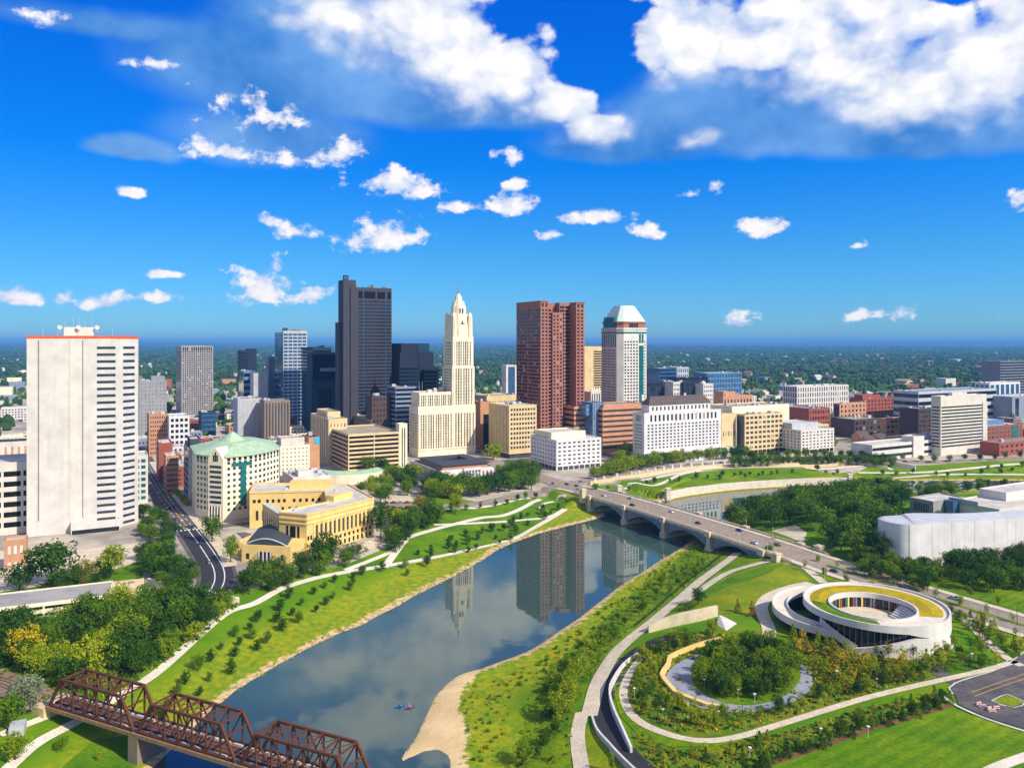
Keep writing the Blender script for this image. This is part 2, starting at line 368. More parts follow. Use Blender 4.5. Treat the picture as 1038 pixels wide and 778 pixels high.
def Tarr(P):
    P = np.asarray(P, float).reshape(-1, 2)
    z = np.full(len(P), 9.0)
    near = (P[:, 0] > -500) & (P[:, 0] < 900) & (P[:, 1] > 60) & (P[:, 1] < 1000)
    if near.any():
        Q = P[near]
        d = sdist(Q, RIV)
        dwl = np.concatenate([seg_dist(Q[i:i + 20000], WALLW[:-1], WALLW[1:]) for i in range(0, len(Q), 20000)])
        prof = 0.6 * np.clip(d / 4, 0, 1) + 8.4 * ss((d - 2) / 70) ** 1.2
        wl = 6.0 * ss(d / 2.5) + 3.0 * ss((d - 6) / 55)
        zz = np.where(dwl <= d + 0.3, wl, prof)
        rel = Q - np.array([99.8, 533.8]); tb = rel @ np.array([0.471, -0.882]); sb = rel @ np.array([0.882, 0.471])      # earth behind the bridge abutments
        fill = 9.0 * ss((32 - np.abs(sb)) / 14) * np.maximum(ss((-63 - tb) / 12), ss((tb - 112) / 12))
        z[near] = np.where(d <= 0, np.maximum(-2.5, d * 0.35), np.maximum(zz, fill * ss(d / 5)))
    far = P[:, 1] > 9000
    if far.any():
        x, y = P[far, 0], P[far, 1]
        k = ss((y - 9000) / 16000)
        z[far] = 9 + k * (62 + 26 * np.sin(x / 2300 + 1.0) + 20 * np.sin(x / 5100 + y / 6000) + 34 * np.exp(-((x / y - 0.52) / 0.10) ** 2))
    return z
def T(x, y): return float(Tarr([(x, y)])[0])
def G(px, py):
    """pixel on the ground -> world point (iterated on the sloping banks)"""
    z = 9.0
    for _ in range(14):
        x, y = flat(px, py, z)
        z = 0.4 * z + 0.6 * T(x, y)
    return x, y, T(x, y)
def garr(pts):
    P = np.array(pts, float); z = np.full(len(P), 9.0)
    for _ in range(14):
        Y = F * (HC - z) / (P[:, 1] - HY); X = (P[:, 0] - CX) * Y / F
        z = 0.4 * z + 0.6 * Tarr(np.stack([X, Y], 1))
    return np.stack([X, Y], 1)

def lines(lo, hi, step, out_lo, out_hi, g=1.25):
    a = list(np.arange(lo, hi + 1e-6, step)); s, v = step, a[-1]
    while v < out_hi: s *= g; v += s; a.append(v)
    s, v, b = step, lo, []
    while v > out_lo: s *= g; v -= s; b.append(v)
    return np.array(b[::-1] + a)
XS = lines(-420, 560, 3.0, -42000, 42000)
YS = lines(190, 760, 3.0, -2500, 46000, 1.16)
gx, gy = np.meshgrid(XS, YS)
GP = np.stack([gx.ravel(), gy.ravel()], 1)
gz = Tarr(GP)
nx, ny = len(XS), len(YS)
SANDPX = [(404, 771), (415, 755), (425, 740), (431, 725), (436, 714), (441, 705), (449, 696), (458, 687), (468, 681), (487, 677), (488, 681), (474, 692), (466, 705), (467, 722), (474, 738), (474, 752), (470, 770), (472, 800), (455, 800)]
SAND = garr(SANDPX)
CITYPX = [(-200, 640), (0, 585), (135, 560), (150, 600), (200, 602), (235, 590), (250, 596), (330, 572), (390, 560), (400, 520), (470, 516), (560, 496), (600, 490), (740, 474), (900, 472), (1038, 466), (1300, 465), (1150, 400), (600, 392), (-200, 395)]
CITY = np.array([flat(x, y, 9) for x, y in CITYPX])
me = bpy.data.meshes.new('ground')
faces = [(j * nx + i, j * nx + i + 1, (j + 1) * nx + i + 1, (j + 1) * nx + i) for j in range(ny - 1) for i in range(nx - 1)]
me.from_pydata(np.column_stack([GP, gz]).tolist(), [], faces)
near = (np.abs(GP[:, 0]) < 1500) & (GP[:, 1] > 0) & (GP[:, 1] < 2600)
for an, poly, dflt in (('river_dist', RIV, 900.0), ('sand_dist', SAND, 900.0), ('city_dist', CITY, 900.0)):
    val = np.full(len(GP), dflt); val[near] = sdist(GP[near], poly)
    at = me.attributes.new(an, 'FLOAT', 'POINT'); at.data.foreach_set('value', val.astype(np.float32))
me.polygons.foreach_set('use_smooth', [True] * len(me.polygons))
gm = bpy.data.materials.new('ground')
gm.use_nodes = True
t = gm.node_tree; b = t.nodes['Principled BSDF']
geo = nd(t, 'ShaderNodeNewGeometry').outputs['Position']
def nz(scale, detail=6.0): return nd(t, 'ShaderNodeTexNoise', inp={'Vector': geo, 'Scale': scale, 'Detail': detail, 'Roughness': 0.62}).outputs[0]
def attr(n): return nd(t, 'ShaderNodeAttribute', attribute_name=n).outputs['Fac']
L4 = lambda c: lin(c) + (1,)
nA, nB, nC = nz(0.05), nz(0.35), nz(0.006, 8)
grass = mixc(t, smooth(t, nA, 0.35, 0.65), L4((76, 124, 12)), L4((108, 138, 14)))
dry = mixc(t, smooth(t, nB, 0.35, 0.65), L4((156, 156, 24)), L4((104, 138, 22)))
rd = mth(t, 'ADD', attr('river_dist'), mth(t, 'MULTIPLY', mth(t, 'SUBTRACT', nA, 0.5), 22.0))
c0 = mixc(t, smooth(t, rd, 22.0, 36.0), dry, grass)
forest = mixc(t, smooth(t, nC, 0.36, 0.62), L4((26, 66, 28)), L4((70, 104, 40)))
spy = nd(t, 'ShaderNodeSeparateXYZ', inp={0: geo}).outputs[1]
c0 = mixc(t, smooth(t, spy, 850.0, 1050.0), c0, forest)
rub = mixc(t, smooth(t, nB, 0.4, 0.6), L4((214, 186, 134)), L4((170, 140, 92)))
rd2 = mth(t, 'ADD', attr('river_dist'), mth(t, 'MULTIPLY', mth(t, 'ADD', mth(t, 'SUBTRACT', nB, 0.5), mth(t, 'SUBTRACT', nA, 0.52)), 10.0))
c0 = mixc(t, smooth(t, rd2, 4.2, 2.6), c0, rub)
sd = mth(t, 'ADD', attr('sand_dist'), mth(t, 'MULTIPLY', mth(t, 'SUBTRACT', nB, 0.5), 12.0))
c0 = mixc(t, smooth(t, sd, 0.8, -0.8), c0, mixc(t, smooth(t, nA, 0.3, 0.7), L4((226, 198, 146)), L4((206, 176, 126))))
cty = mixc(t, smooth(t, nz(0.03, 8), 0.35, 0.65), L4((196, 184, 164)), L4((146, 138, 128)))
c0 = mixc(t, smooth(t, attr('city_dist'), 3.0, -3.0), c0, cty)
c0 = mixc(t, smooth(t, attr('river_dist'), 0.2, -0.6), c0, L4((70, 66, 46)))
t.links.new(c0, b.inputs['Base Color'])
b.inputs['Roughness'].default_value = 0.95
b.inputs['Specular IOR Level'].default_value = 0.1
bn = nd(t, 'ShaderNodeBump', inp={'Strength': 0.5, 'Distance': 0.8, 'Height': nB}); t.links.new(bn.outputs[0], b.inputs['Normal'])
me.materials.append(gm)
tag(link('ground', me), kind='structure')

# river water
wm = bpy.data.materials.new('water'); wm.use_nodes = True
t = wm.node_tree; b = t.nodes['Principled BSDF']
b.inputs['Base Color'].default_value = (0.045, 0.085, 0.068, 1)
b.inputs['Roughness'].default_value = 0.018
b.inputs['IOR'].default_value = 1.42
b.inputs['Specular IOR Level'].default_value = 0.9
geo = nd(t, 'ShaderNodeNewGeometry').outputs['Position']
w1 = nd(t, 'ShaderNodeTexNoise', inp={'Vector': nd(t, 'ShaderNodeVectorMath', operation='MULTIPLY', inp={0: geo, 1: (0.5, 1.0, 1)}).outputs[0], 'Scale': 0.22, 'Detail': 3.0}).outputs[0]
bn = nd(t, 'ShaderNodeBump', inp={'Strength': 0.03, 'Distance': 0.25, 'Height': w1}); t.links.new(bn.outputs[0], b.inputs['Normal'])
mb = MB(); mb.poly([(-500, 100, 0), (900, 100, 0), (900, 760, 0), (-500, 760, 0)])
tag(mb.build('river', wm), kind='structure')

# ------------------------------------------------------------------ sheets and ribbons laid on the ground
def sheet_w(name, W2, m, offz, step=5.0):
    P = np.array(W2, float); n = len(P)
    lo, hi = P.min(0), P.max(0)
    xs = np.arange(lo[0] + step / 2, hi[0], step); ys = np.arange(lo[1] + step / 2, hi[1], step)
    if len(xs) and len(ys):
        q = np.stack(np.meshgrid(xs, ys), -1).reshape(-1, 2)
        q = q[sdist(q, P) < -step * 0.3]
    else: q = np.zeros((0, 2))
    B = []
    for k in range(n):
        a, c = P[k], P[(k + 1) % n]
        m_ = max(1, int(np.linalg.norm(c - a) / step))
        B += [a + (c - a) * i / m_ for i in range(m_)]
    vs = [Vector(v) for v in B] + [Vector(v) for v in q]
    r = delaunay_2d_cdt(vs, [], [list(range(len(B)))], 1, 1e-4)
    V = np.array([(v.x, v.y) for v in r[0]])
    z = Tarr(V) + offz
    me = bpy.data.meshes.new(name)
    me.from_pydata(np.column_stack([V, z]).tolist(), [], [tuple(f) for f in r[2]])
    me.polygons.foreach_set('use_smooth', [True] * len(me.polygons))
    me.materials.append(M[m])
    return tag(link(name, me), kind='structure')
def sheet(name, px, m, offz=0.12, step=5.0): return sheet_w(name, garr(px), m, offz, step)
def resample(P, step=3.0):
    P = np.asarray(P, float); out = []
    for k in range(len(P) - 1):
        p0 = P[max(k - 1, 0)]; p1 = P[k]; p2 = P[k + 1]; p3 = P[min(k + 2, len(P) - 1)]
        m_ = max(1, int(np.linalg.norm(p2 - p1) / step))
        for i in range(m_):
            u = i / m_
            out.append(0.5 * (2 * p1 + (p2 - p0) * u + (2 * p0 - 5 * p1 + 4 * p2 - p3) * u * u + (3 * p1 - p0 - 3 * p2 + p3) * u ** 3))
    out.append(P[-1])
    return np.array(out)
def normals(P):
    d = np.gradient(P, axis=0); d /= np.maximum(np.linalg.norm(d, axis=1)[:, None], 1e-9)
    return np.stack([-d[:, 1], d[:, 0]], 1)
def ribbon_w(name, P, width, m, offz=0.2, shift=0.0, zf=None, dash=None):
    P = resample(P); N = normals(P)
    mb = MB(); rows = []
    for q in (-0.5, 0.0, 0.5):
        Q = P + N * (shift + q * width)
        z = (Tarr(Q) if zf is None else zf(Q)) + offz
        rows.append(np.column_stack([Q, z]))
    if dash is None:
        mb.strip(rows[0], rows[1]); mb.strip(rows[1], rows[2])
    else:
        for k in range(0, len(P) - 1, 2 * dash):
            e = min(k + dash, len(P) - 1) + 1
            mb.strip(rows[0][k:e], rows[2][k:e])
    for f in range(len(mb.f)): mb.f[f] = mb.f[f][::-1]
    return tag(mb.build(name, m), kind='structure')
def ribbon(name, px, width, m, offz=0.2, **k): return ribbon_w(name, garr(px), width, m, offz, **k)
def wall_along(name, P, thick, h, m, label=None, cat='wall', base=-0.6, zf=None, parent=None, htop=None):
    """a solid wall following a line on the ground"""
    P = resample(P); N = normals(P)
    z = Tarr(P) if zf is None else zf(P)
    a = P + N * thick / 2; c = P - N * thick / 2
    hh = np.full(len(P), h) if htop is None else np.interp(np.linspace(0, 1, len(P)), np.linspace(0, 1, len(htop)), htop)
    A0 = np.column_stack([a, z + base]); A1 = np.column_stack([a, z + hh]); C0 = np.column_stack([c, z + base]); C1 = np.column_stack([c, z + hh])
    mb = MB(); mb.strip(A1, A0); mb.strip(C1, A1); mb.strip(C0, C1)
    mb.poly([A0[0], A1[0], C1[0], C0[0]]); mb.poly([C0[-1], C1[-1], A1[-1], A0[-1]])
    o = mb.build(name, m, parent)
    if label: tag(o, label, cat)
    return o
# ------------------------------------------------------------------ ground cover
GA = math.atan2(0.47, 0.88)
VX, VY = math.cos(GA), math.sin(GA)              # street grid: v runs right-away, u runs left-away
UX, UY = -VY, VX
sheet('lawn', [(455, 534), (512, 523), (545, 507), (560, 503), (575, 506), (572, 516), (545, 530), (520, 547), (482, 557), (450, 564), (405, 572), (352, 580), (330, 580), (385, 558), (412, 545)], 'lawn', 0.10)
sheet('lawn', [(445, 512), (470, 517), (535, 508), (545, 509), (512, 524), (450, 535), (415, 543), (420, 530)], 'lawn', 0.14)
sheet('lawn', [(430, 500), (482, 508), (480, 513), (440, 513)], 'lawn_bright', 0.13)
sheet('lawn', [(0, 690), (40, 690), (55, 665), (70, 640), (60, 690), (50, 700), (0, 700)], 'lawn_dry', 0.10)
sheet('lawn', [(62, 778), (95, 750), (132, 744), (148, 756), (130, 790), (55, 790)], 'lawn', 0.10)
# far bank terraces
sheet('lawn', [(675, 497), (690, 490), (712, 482), (745, 480), (800, 478), (862, 478), (866, 482), (820, 484), (760, 488), (715, 492), (685, 499)], 'lawn_bright', 0.25, 3.0)
sheet('lawn', [(600, 492), (640, 489), (660, 489), (690, 480), (705, 477), (690, 486), (668, 497), (640, 505), (620, 500)], 'lawn', 0.2, 3.0)
sheet('lawn', [(885, 470), (930, 472), (1038, 466), (1150, 468), (1150, 484), (1038, 484), (880, 484), (866, 480)], 'lawn_bright', 0.2)
# peninsula, right of the river
sheet('meadow', [(712, 549), (738, 563), (720, 575), (700, 588), (668, 614), (645, 632), (625, 646), (608, 668), (598, 690), (585, 715), (580, 745), (578, 790), (520, 790), (535, 720), (550, 690), (575, 660), (610, 630), (640, 602), (672, 576)], 'meadow_strip', 0.10)
sheet('lawn', [(710, 603), (735, 585), (765, 575), (795, 570), (800, 571), (822, 588), (800, 593), (775, 602), (766, 610), (765, 622), (728, 622), (690, 632), (665, 636), (690, 618)], 'lawn_dry', 0.14)
sheet('lawn', [(702, 598), (728, 580), (760, 570), (790, 566), (760, 572), (735, 582), (712, 600), (690, 622)], 'lawn_bright', 0.18)
sheet('lawn', [(706, 604), (738, 586), (770, 575), (796, 571), (775, 583), (740, 593), (715, 606)], 'lawn', 0.22)
sheet('lawn', [(802, 569), (812, 569), (845, 580), (862, 590), (838, 589)], 'lawn_bright', 0.14)
sheet('lawn', [(700, 577), (730, 567), (755, 567), (765, 571), (735, 579), (712, 593), (688, 612)], 'lawn', 0.12)
sheet('garden_bed', [(655, 655), (690, 644), (730, 640), (770, 640), (800, 655), (850, 665), (910, 668), (950, 662), (1010, 668), (960, 686), (920, 697), (880, 707), (830, 720), (780, 736), (745, 745), (715, 749), (690, 747), (660, 736), (642, 722), (634, 705), (640, 685)], 'garden', 0.12)
sheet('garden_bed', [(800, 645), (822, 650), (860, 660), (915, 666), (925, 680), (880, 695), (850, 700), (830, 690), (822, 670), (808, 656)], 'garden_orange', 0.17)
sheet('lawn', [(618, 690), (628, 676), (648, 664), (640, 680), (632, 700), (636, 718), (655, 735), (690, 751), (720, 753), (750, 749), (800, 735), (760, 750), (720, 757), (680, 757), (650, 748), (628, 725)], 'lawn_bright', 0.20, 3.0)
sheet('garden_bed', [(640, 740), (680, 760), (720, 760), (790, 742), (880, 716), (965, 702), (960, 716), (880, 735), (780, 770), (760, 785), (660, 785), (648, 770)], 'garden', 0.12)
sheet('mulch_bed', [(760, 790), (782, 770), (880, 737), (964, 713), (966, 716), (881, 742), (783, 776), (766, 792)], 'mulch', 0.18)
sheet('lawn', [(775, 790), (784, 777), (880, 746), (967, 720), (1000, 728), (1042, 741), (1060, 748), (1060, 762), (1020, 768), (985, 785), (980, 790)], 'lawn_bright', 0.14)
sheet('lawn', [(938, 668), (960, 660), (1020, 672), (1000, 676), (965, 684)], 'lawn', 0.2)
sheet('lawn', [(962, 622), (980, 618), (1038, 642), (1060, 655), (1060, 668), (1010, 660), (985, 640)], 'meadow_strip', 0.16)
sheet('lawn', [(985, 605), (1020, 600), (1100, 606), (1100, 625), (1030, 618)], 'lawn_bright', 0.16)
sheet('lawn', [(905, 575), (955, 572), (1010, 560), (1100, 560), (1100, 600), (985, 602), (950, 592)], 'lawn_bright', 0.12)
sheet('lawn', [(735, 528), (770, 517), (830, 508), (900, 503), (960, 500), (965, 506), (900, 512), (840, 530), (790, 545), (770, 545)], 'lawn', 0.12)
sheet('lawn', [(583, 790), (592, 740), (597, 734), (612, 750), (640, 785)], 'lawn_dry', 0.13)
# paths
for px, w in (([(-5, 792), (35, 755), (75, 733), (110, 712), (150, 688), (175, 668), (205, 641), (232, 620), (257, 612), (287, 596), (320, 586), (350, 580), (395, 573), (440, 565), (482, 556), (520, 546), (545, 533), (574, 516)], 3.6),
              ([(395, 552), (425, 541), (450, 534), (487, 525), (512, 522), (535, 512), (548, 506)], 3.6), ([(440, 532), (487, 530), (530, 527), (556, 524), (572, 516)], 3.0), ([(547, 517), (553, 510), (566, 505), (574, 503)], 2.6),
              ([(390, 575), (412, 545)], 4), ([(350, 578), (395, 560), (412, 548)], 3), ([(0, 745), (25, 735), (46, 727), (55, 722)], 3.0)):
    ribbon('path', px, w, 'paving_pale', 0.24)
for px, w, m in (([(748, 560), (738, 568), (712, 587), (690, 606), (660, 631), (642, 645), (624, 662), (610, 684), (602, 706), (597, 726)], 5.5, 'paving'), ([(590, 722), (586, 740), (586, 756), (592, 792)], 4.5, 'paving'),
              ([(690, 612), (705, 602), (735, 582), (762, 573), (792, 566), (808, 563)], 4.5, 'paving'), ([(800, 560), (815, 574), (835, 591)], 4.5, 'paving'),
              ([(822, 591), (800, 596), (780, 604), (772, 614), (774, 625), (779, 636), (779, 648), (773, 656)], 5.5, 'paving'),
              ([(654, 662), (641, 678), (634, 692), (632, 706), (640, 724), (658, 737), (690, 748), (718, 751), (748, 747), (782, 737), (830, 722), (880, 707), (925, 696), (965, 687), (1000, 679), (1030, 670)], 2.8, 'paving'),
              ([(962, 618), (980, 630), (1000, 650), (1022, 668), (1036, 675)], 3.5, 'paving'), ([(966, 612), (1000, 628), (1040, 645), (1080, 663)], 3.0, 'paving_pale'),
              ([(985, 793), (1010, 778), (1060, 760)], 3.5, 'paving_pale')):
    ribbon('path', px, w, m, 0.26)
for px in ([(600, 500), (640, 494), (664, 492), (690, 481), (712, 477)], [(650, 487), (720, 475), (800, 473), (880, 472), (905, 476)], [(870, 479), (930, 479), (980, 475), (1038, 470), (1120, 467)], [(905, 484.5), (960, 481), (1038, 481), (1120, 481)]):
    ribbon('path', px, 4.0, 'paving_pale', 0.3)
# plaza round the grove, forecourts
def oval_px(cx, cy, rx, ry, n=40, a0=0, a1=360): return [(cx + rx * math.cos(math.radians(a0 + (a1 - a0) * k / n)), cy + ry * math.sin(math.radians(a0 + (a1 - a0) * k / n))) for k in range(n)]
sheet('plaza', oval_px(749, 690, 75, 32), 'paving_grey', 0.22, 4.0)
sheet('lawn', oval_px(756, 682, 56, 33), 'lawn', 0.30, 4.0)
sheet('plaza', [(782, 538), (806, 532), (818, 540), (814, 551)], 'paving', 0.18)
sheet('plaza', [(795, 558), (812, 560), (820, 566), (800, 572), (786, 568)], 'paving', 0.24)
sheet('plaza', [(284, 575), (318, 568), (345, 560), (380, 545), (398, 540), (405, 548), (350, 565), (310, 580)], 'paving', 0.2)
sheet('plaza', [(383, 497), (420, 500), (428, 512), (400, 526), (390, 520)], 'paving', 0.14)
sheet('plaza', [(0, 558), (60, 560), (140, 550), (150, 565), (130, 580), (0, 600)], 'paving', 0.12)
sheet('plaza', [(640, 478), (760, 462), (860, 462), (900, 466), (780, 474), (690, 476), (650, 485)], 'paving', 0.14)

# ------------------------------------------------------------------ roads
ribbon('road', [(137, 446), (143, 462), (152, 480), (166, 503), (182, 524), (195, 540), (209, 560), (218, 575), (220, 588), (213, 603)], 19, 'asphalt', 0.16)
for sh_ in (-3.2, 2.8): ribbon('road_marking', [(143, 462), (152, 480), (166, 503), (182, 524), (192, 536)], 0.4, 'paint_white', 0.21, shift=sh_, dash=2)
ribbon('road_marking', [(143, 462), (152, 480), (166, 503), (182, 524), (192, 536)], 0.4, 'paint_yellow', 0.21, shift=-.2)
for k_ in range(7): q_ = np.array(G(192, 537)[:2]) + np.array([VX, VY]) * (k_ * 2.4 - 7.2); ribbon_w('crosswalk', [q_ - np.array([UX, UY]) * 1.6, q_ + np.array([UX, UY]) * 1.6], 1.0, 'paint_white', 0.26)
ribbon('road', [(140, 541), (170, 542), (192, 537), (225, 533), (255, 530)], 9, 'asphalt', 0.15)
ribbon('road', [(190, 533), (200, 546), (211, 562), (219, 576), (220, 589), (213, 604)], 15, 'asphalt_new', 0.22)
for sh in (-1.2, 3.4): ribbon('road_marking', [(191, 535), (200, 546), (211, 562), (219, 576), (220, 589), (214, 602)], 0.55, 'paint_white', 0.25, shift=sh)
ribbon('road_marking', [(150, 476), (166, 503), (182, 524)], 0.3, 'paint_white', 0.21, shift=2.4, dash=1)
ribbon('pavement', [(155, 468), (168, 487), (182, 505), (198, 524), (212, 541), (226, 558), (234, 574)], 7, 'paving', 0.30)
ribbon('road', [(385, 512), (440, 513), (482, 510), (510, 505), (538, 500), (565, 493)], 11, 'asphalt_old', 0.2)
ribbon('pavement', [(482, 505), (510, 500), (540, 496)], 4, 'paving', 0.32)
ribbon('pavement', [(440, 517), (482, 515), (510, 510), (538, 505)], 3, 'paving_pale', 0.32)
sheet('road', [(390, 509), (428, 508), (440, 516), (420, 526), (392, 522)], 'asphalt_old', 0.24)
# the avenue over the bridge: one straight line on the street grid
B0 = np.array([87.0, 527.0]) + 14.5 * np.array([VX, VY])
def onb(t, s=0.0): return B0 + t * np.array([-UX, -UY]) + s * np.array([VX, VY])
DECK = 12.0
def zdeck(Q):
    tt = (np.asarray(Q) - B0) @ np.array([-UX, -UY])
    k = np.clip(1 - np.abs((tt - 20) / 125.0) ** 3, 0, 1)
    return np.where(np.abs(tt - 20) < 125, 9.3 + 2.3 * k, 9.3)
t_far, t_near = -330, 330
ribbon_w('road', [onb(t_far), onb(-150), onb(-70), onb(20), onb(110), onb(200), onb(t_near)], 20, 'asphalt_old', 0.06, zf=zdeck)
for s in (-0.35, 0.35): ribbon_w('road_marking', [onb(t_far), onb(-70), onb(20), onb(110), onb(t_near)], 0.28, 'paint_yellow', 0.09, shift=s, zf=zdeck)
for s in (-5.2, 5.2): ribbon_w('road_marking', [onb(t_far), onb(-70), onb(20), onb(110), onb(t_near)], 0.22, 'paint_white', 0.09, shift=s, zf=zdeck, dash=1)
for s in (-12.2, 12.2): ribbon_w('pavement', [onb(-105), onb(20), onb(118), onb(220), onb(t_near)], 4.0, 'paving', 0.19, shift=s, zf=zdeck)
ribbon_w('median', [onb(140), onb(220), onb(t_near)], 2.6, 'meadow_strip', 0.2, zf=zdeck)
# street on the far bank and cross streets on the grid
def gridroad(p, d, n, w=13, m='asphalt', o=0.13): 
    q0 = np.array(p, float); e = np.array([VX, VY]) if d == 'v' else np.array([UX, UY])
    ribbon_w('road', [q0, q0 + e * n * 0.3, q0 + e * n * 0.6, q0 + e * n], w, m, o)
STREETPX = [(572, 490), (605, 484), (640, 477), (690, 472), (745, 468), (800, 466), (870, 466), (960, 468), (1060, 463)]
ribbon('road', STREETPX, 11, 'asphalt_old', 0.17)
gridroad(onb(-215), 'v', 900, 13)
gridroad(onb(-330), 'v', 900, 13)
gridroad(onb(-330), 'u', 900, 15)
for k in (130, 260, 390, 540): gridroad(onb(-185, k), 'u', 900, 12)
for k in (-110, -220): gridroad(onb(-140, k), 'u', 900, 12)
gridroad(onb(-215, -330), 'v', 330, 12)
# museum car park (right edge) and the sunken ramp
sheet('road', [(968, 704), (964, 697), (975, 690), (1000, 683), (1022, 672), (1040, 662), (1120, 650), (1120, 765), (1040, 739), (1000, 727), (972, 714)], 'asphalt', 0.24)
sheet('traffic_island', [(1006, 711), (1022, 705), (1038, 712), (1028, 717)], 'lawn_dry', 0.42, 3.0)
ribbon('kerb', [(966, 704), (962, 698), (968, 693), (985, 687), (1005, 681), (1020, 674), (1040, 660)], 0.6, 'kerb_stone', 0.4)
ribbon('kerb', [(956, 706), (970, 716), (1000, 729), (1040, 742), (1080, 752)], 1.0, 'kerb_stone', 0.4)
ribbon('kerb', [(1005, 711), (1022, 704.5), (1039, 712), (1028, 718), (1005, 711)], 0.4, 'kerb_stone', 0.46)
ribbon('road_marking', [(985, 702), (1010, 693), (1045, 681)], 0.22, 'paint_yellow', 0.27)
ribbon('road_marking', [(988, 706), (1012, 697), (1045, 686)], 0.22, 'paint_yellow', 0.27)
ribbon('road', [(918, 653), (935, 668), (955, 684), (972, 692)], 6, 'asphalt', 0.2)
ribbon('road', [(690, 642), (670, 648), (651, 657), (634, 672), (621, 690), (612, 708), (611, 724), (616, 740), (627, 756), (643, 773), (665, 792)], 6.8, 'asphalt_new', 0.2)
ribbon('road', [(208, 605), (190, 604), (165, 602), (148, 600)], 8, 'asphalt', 0.2)

# ------------------------------------------------------------------ walls
wl = resample(WALLW, 4)
o = wall_along('promenade_wall', WALLW, 2.2, 6.4, 'paving_pale', 'long curved pale promenade wall rising from the water on the far bank', 'wall', zf=lambda Q: np.zeros(len(Q)), base=-2)
wall_along('footing', WALLW - np.array([0.0, 2.0]), 1.2, 0.7, 'sedum', zf=lambda Q: np.zeros(len(Q)), base=-2, parent=o)
wall_along('concrete_wall', garr([(657, 641), (672, 637), (690, 633), (709, 629), (727, 624)]), 1.0, 4.4, 'bridge_stone', 'tan concrete retaining wall above the start of the sunken ramp', 'wall', htop=[3.0, 4.6, 5.2, 5.0, 4.6])
wall_along('concrete_wall', garr([(647, 663), (632, 676), (622, 693), (618, 706), (621, 722), (630, 742), (640, 763)]), 0.7, 2.4, 'white_wall', 'curved white retaining wall on the garden side of the ramp', 'wall', htop=[1.0, 1.6, 2.2, 2.6, 2.8, 2.6, 1.8])
wall_along('concrete_wall', garr([(600, 726), (605, 742), (617, 758), (632, 775), (650, 792)]), 0.7, 2.0, 'kerb_stone', 'grey retaining wall on the river side of the ramp', 'wall', htop=[0.6, 1.4, 2.0, 2.2, 2.2])
wall_along('seat_wall', garr([(731, 649), (715, 653), (700, 658), (688, 663), (679, 668), (678, 674), (671, 686), (678, 696), (684, 703), (700, 710), (716, 716), (735, 719)]), 1.6, 1.3, 'yellow_stone', 'zigzag tan stone seat wall round the grey plaza', 'seat wall')
wall_along('river_terrace_wall', garr([(598, 491), (640, 484), (690, 477), (745, 473), (800, 472), (862, 470)]), 1.2, 2.6, 'tan_stone', 'low tan terrace wall behind the promenade lawn', 'wall')
wall_along('concrete_wall', garr([(903, 472), (928, 476.5)]), 3, 5, 'paving_pale', 'short pale ramp wall on the far bank lawn', 'wall')
wall_along('concrete_wall', garr([(878, 472), (900, 475)]), 2, 3, 'paving', 'short low wall left of the pale ramp wall', 'wall')
wall_along('concrete_wall', garr([(150, 592), (170, 597), (195, 600), (222, 608), (242, 612)]), 1.2, 3.0, 'cream_stone', 'cream parapet wall where the dark road bends over the trees', 'wall')
# folded white wedge at the end of the tan wall
mb = MB(); a = [G(*q_) for q_ in ((726, 633), (737, 640), (749, 632), (738, 626))]; g_ = G(729, 628); tp = (g_[0], g_[1], g_[2] + 2.3)
a = [(q_[0], q_[1], q_[2] - .2) for q_ in a]
for k in range(4): mb.poly([a[k], a[(k + 1) % 4], tp])
tag(mb.build('stair_wedge', 'pale_concrete'), 'folded white wedge at the end of the tan retaining wall', 'sculpture')

# ------------------------------------------------------------------ arched road bridge
br = empty('arch_bridge', (B0[0], B0[1], 0), math.atan2(-UY, -UX))   # local x = towards the viewer along the deck, local y = to the left of that
tag(br, 'long concrete arch road bridge across the river', 'bridge')
tt = np.linspace(-112, 152, 67)
def zd(t): return float(zdeck(onb(t)[None])[0])
mb = MB()
for s0, s1 in ((-14.4, 14.4),):
    up = [(t, s0, zd(t)) for t in tt]; up2 = [(t, s1, zd(t)) for t in tt]; lo = [(t, s0, zd(t) - 1.3) for t in tt]; lo2 = [(t, s1, zd(t) - 1.3) for t in tt]
    mb.strip(up2, up); mb.strip(up, lo); mb.strip(lo2, up2); mb.strip(lo, lo2)
    mb.poly([up[0], up2[0], lo2[0], lo[0]]); mb.poly([up[-1], lo[-1], lo2[-1], up2[-1]])
mb.build('deck', 'bridge_stone', br)
for s in (-14.2, 14.2):                          # balusters with rails
    mb = MB(); tt_ = [t for t in tt if -86 < t < 132]
    mb.strip([(t, s - .25, zd(t) + 1.35) for t in tt_], [(t, s + .25, zd(t) + 1.35) for t in tt_])
    for e in (-.25, .25):
        mb.strip([(t, s + e, zd(t) + 1.35) for t in tt_], [(t, s + e, zd(t) + 1.0) for t in tt_]); mb.strip([(t, s + e, zd(t) + 0.3) for t in tt_], [(t, s + e, zd(t) - 0.02) for t in tt_])
    for t in np.arange(-84, 130, 1.1): mb.box(t - .22, t + .22, s - .18, s + .18, zd(t) + .25, zd(t) + 1.05, bottom=False)
    mb.build('parapet', 'bridge_stone', br)
for e0, e1 in ((-112, -61.5), (110, 152)): mb = MB(); mb.box(e0, e1, -14.1, 14.1, -3, 8.0); mb.build('abutment', 'bridge_stone', br)
PIER = [-60.8, -18.3, 24.2, 66.7, 109.2]
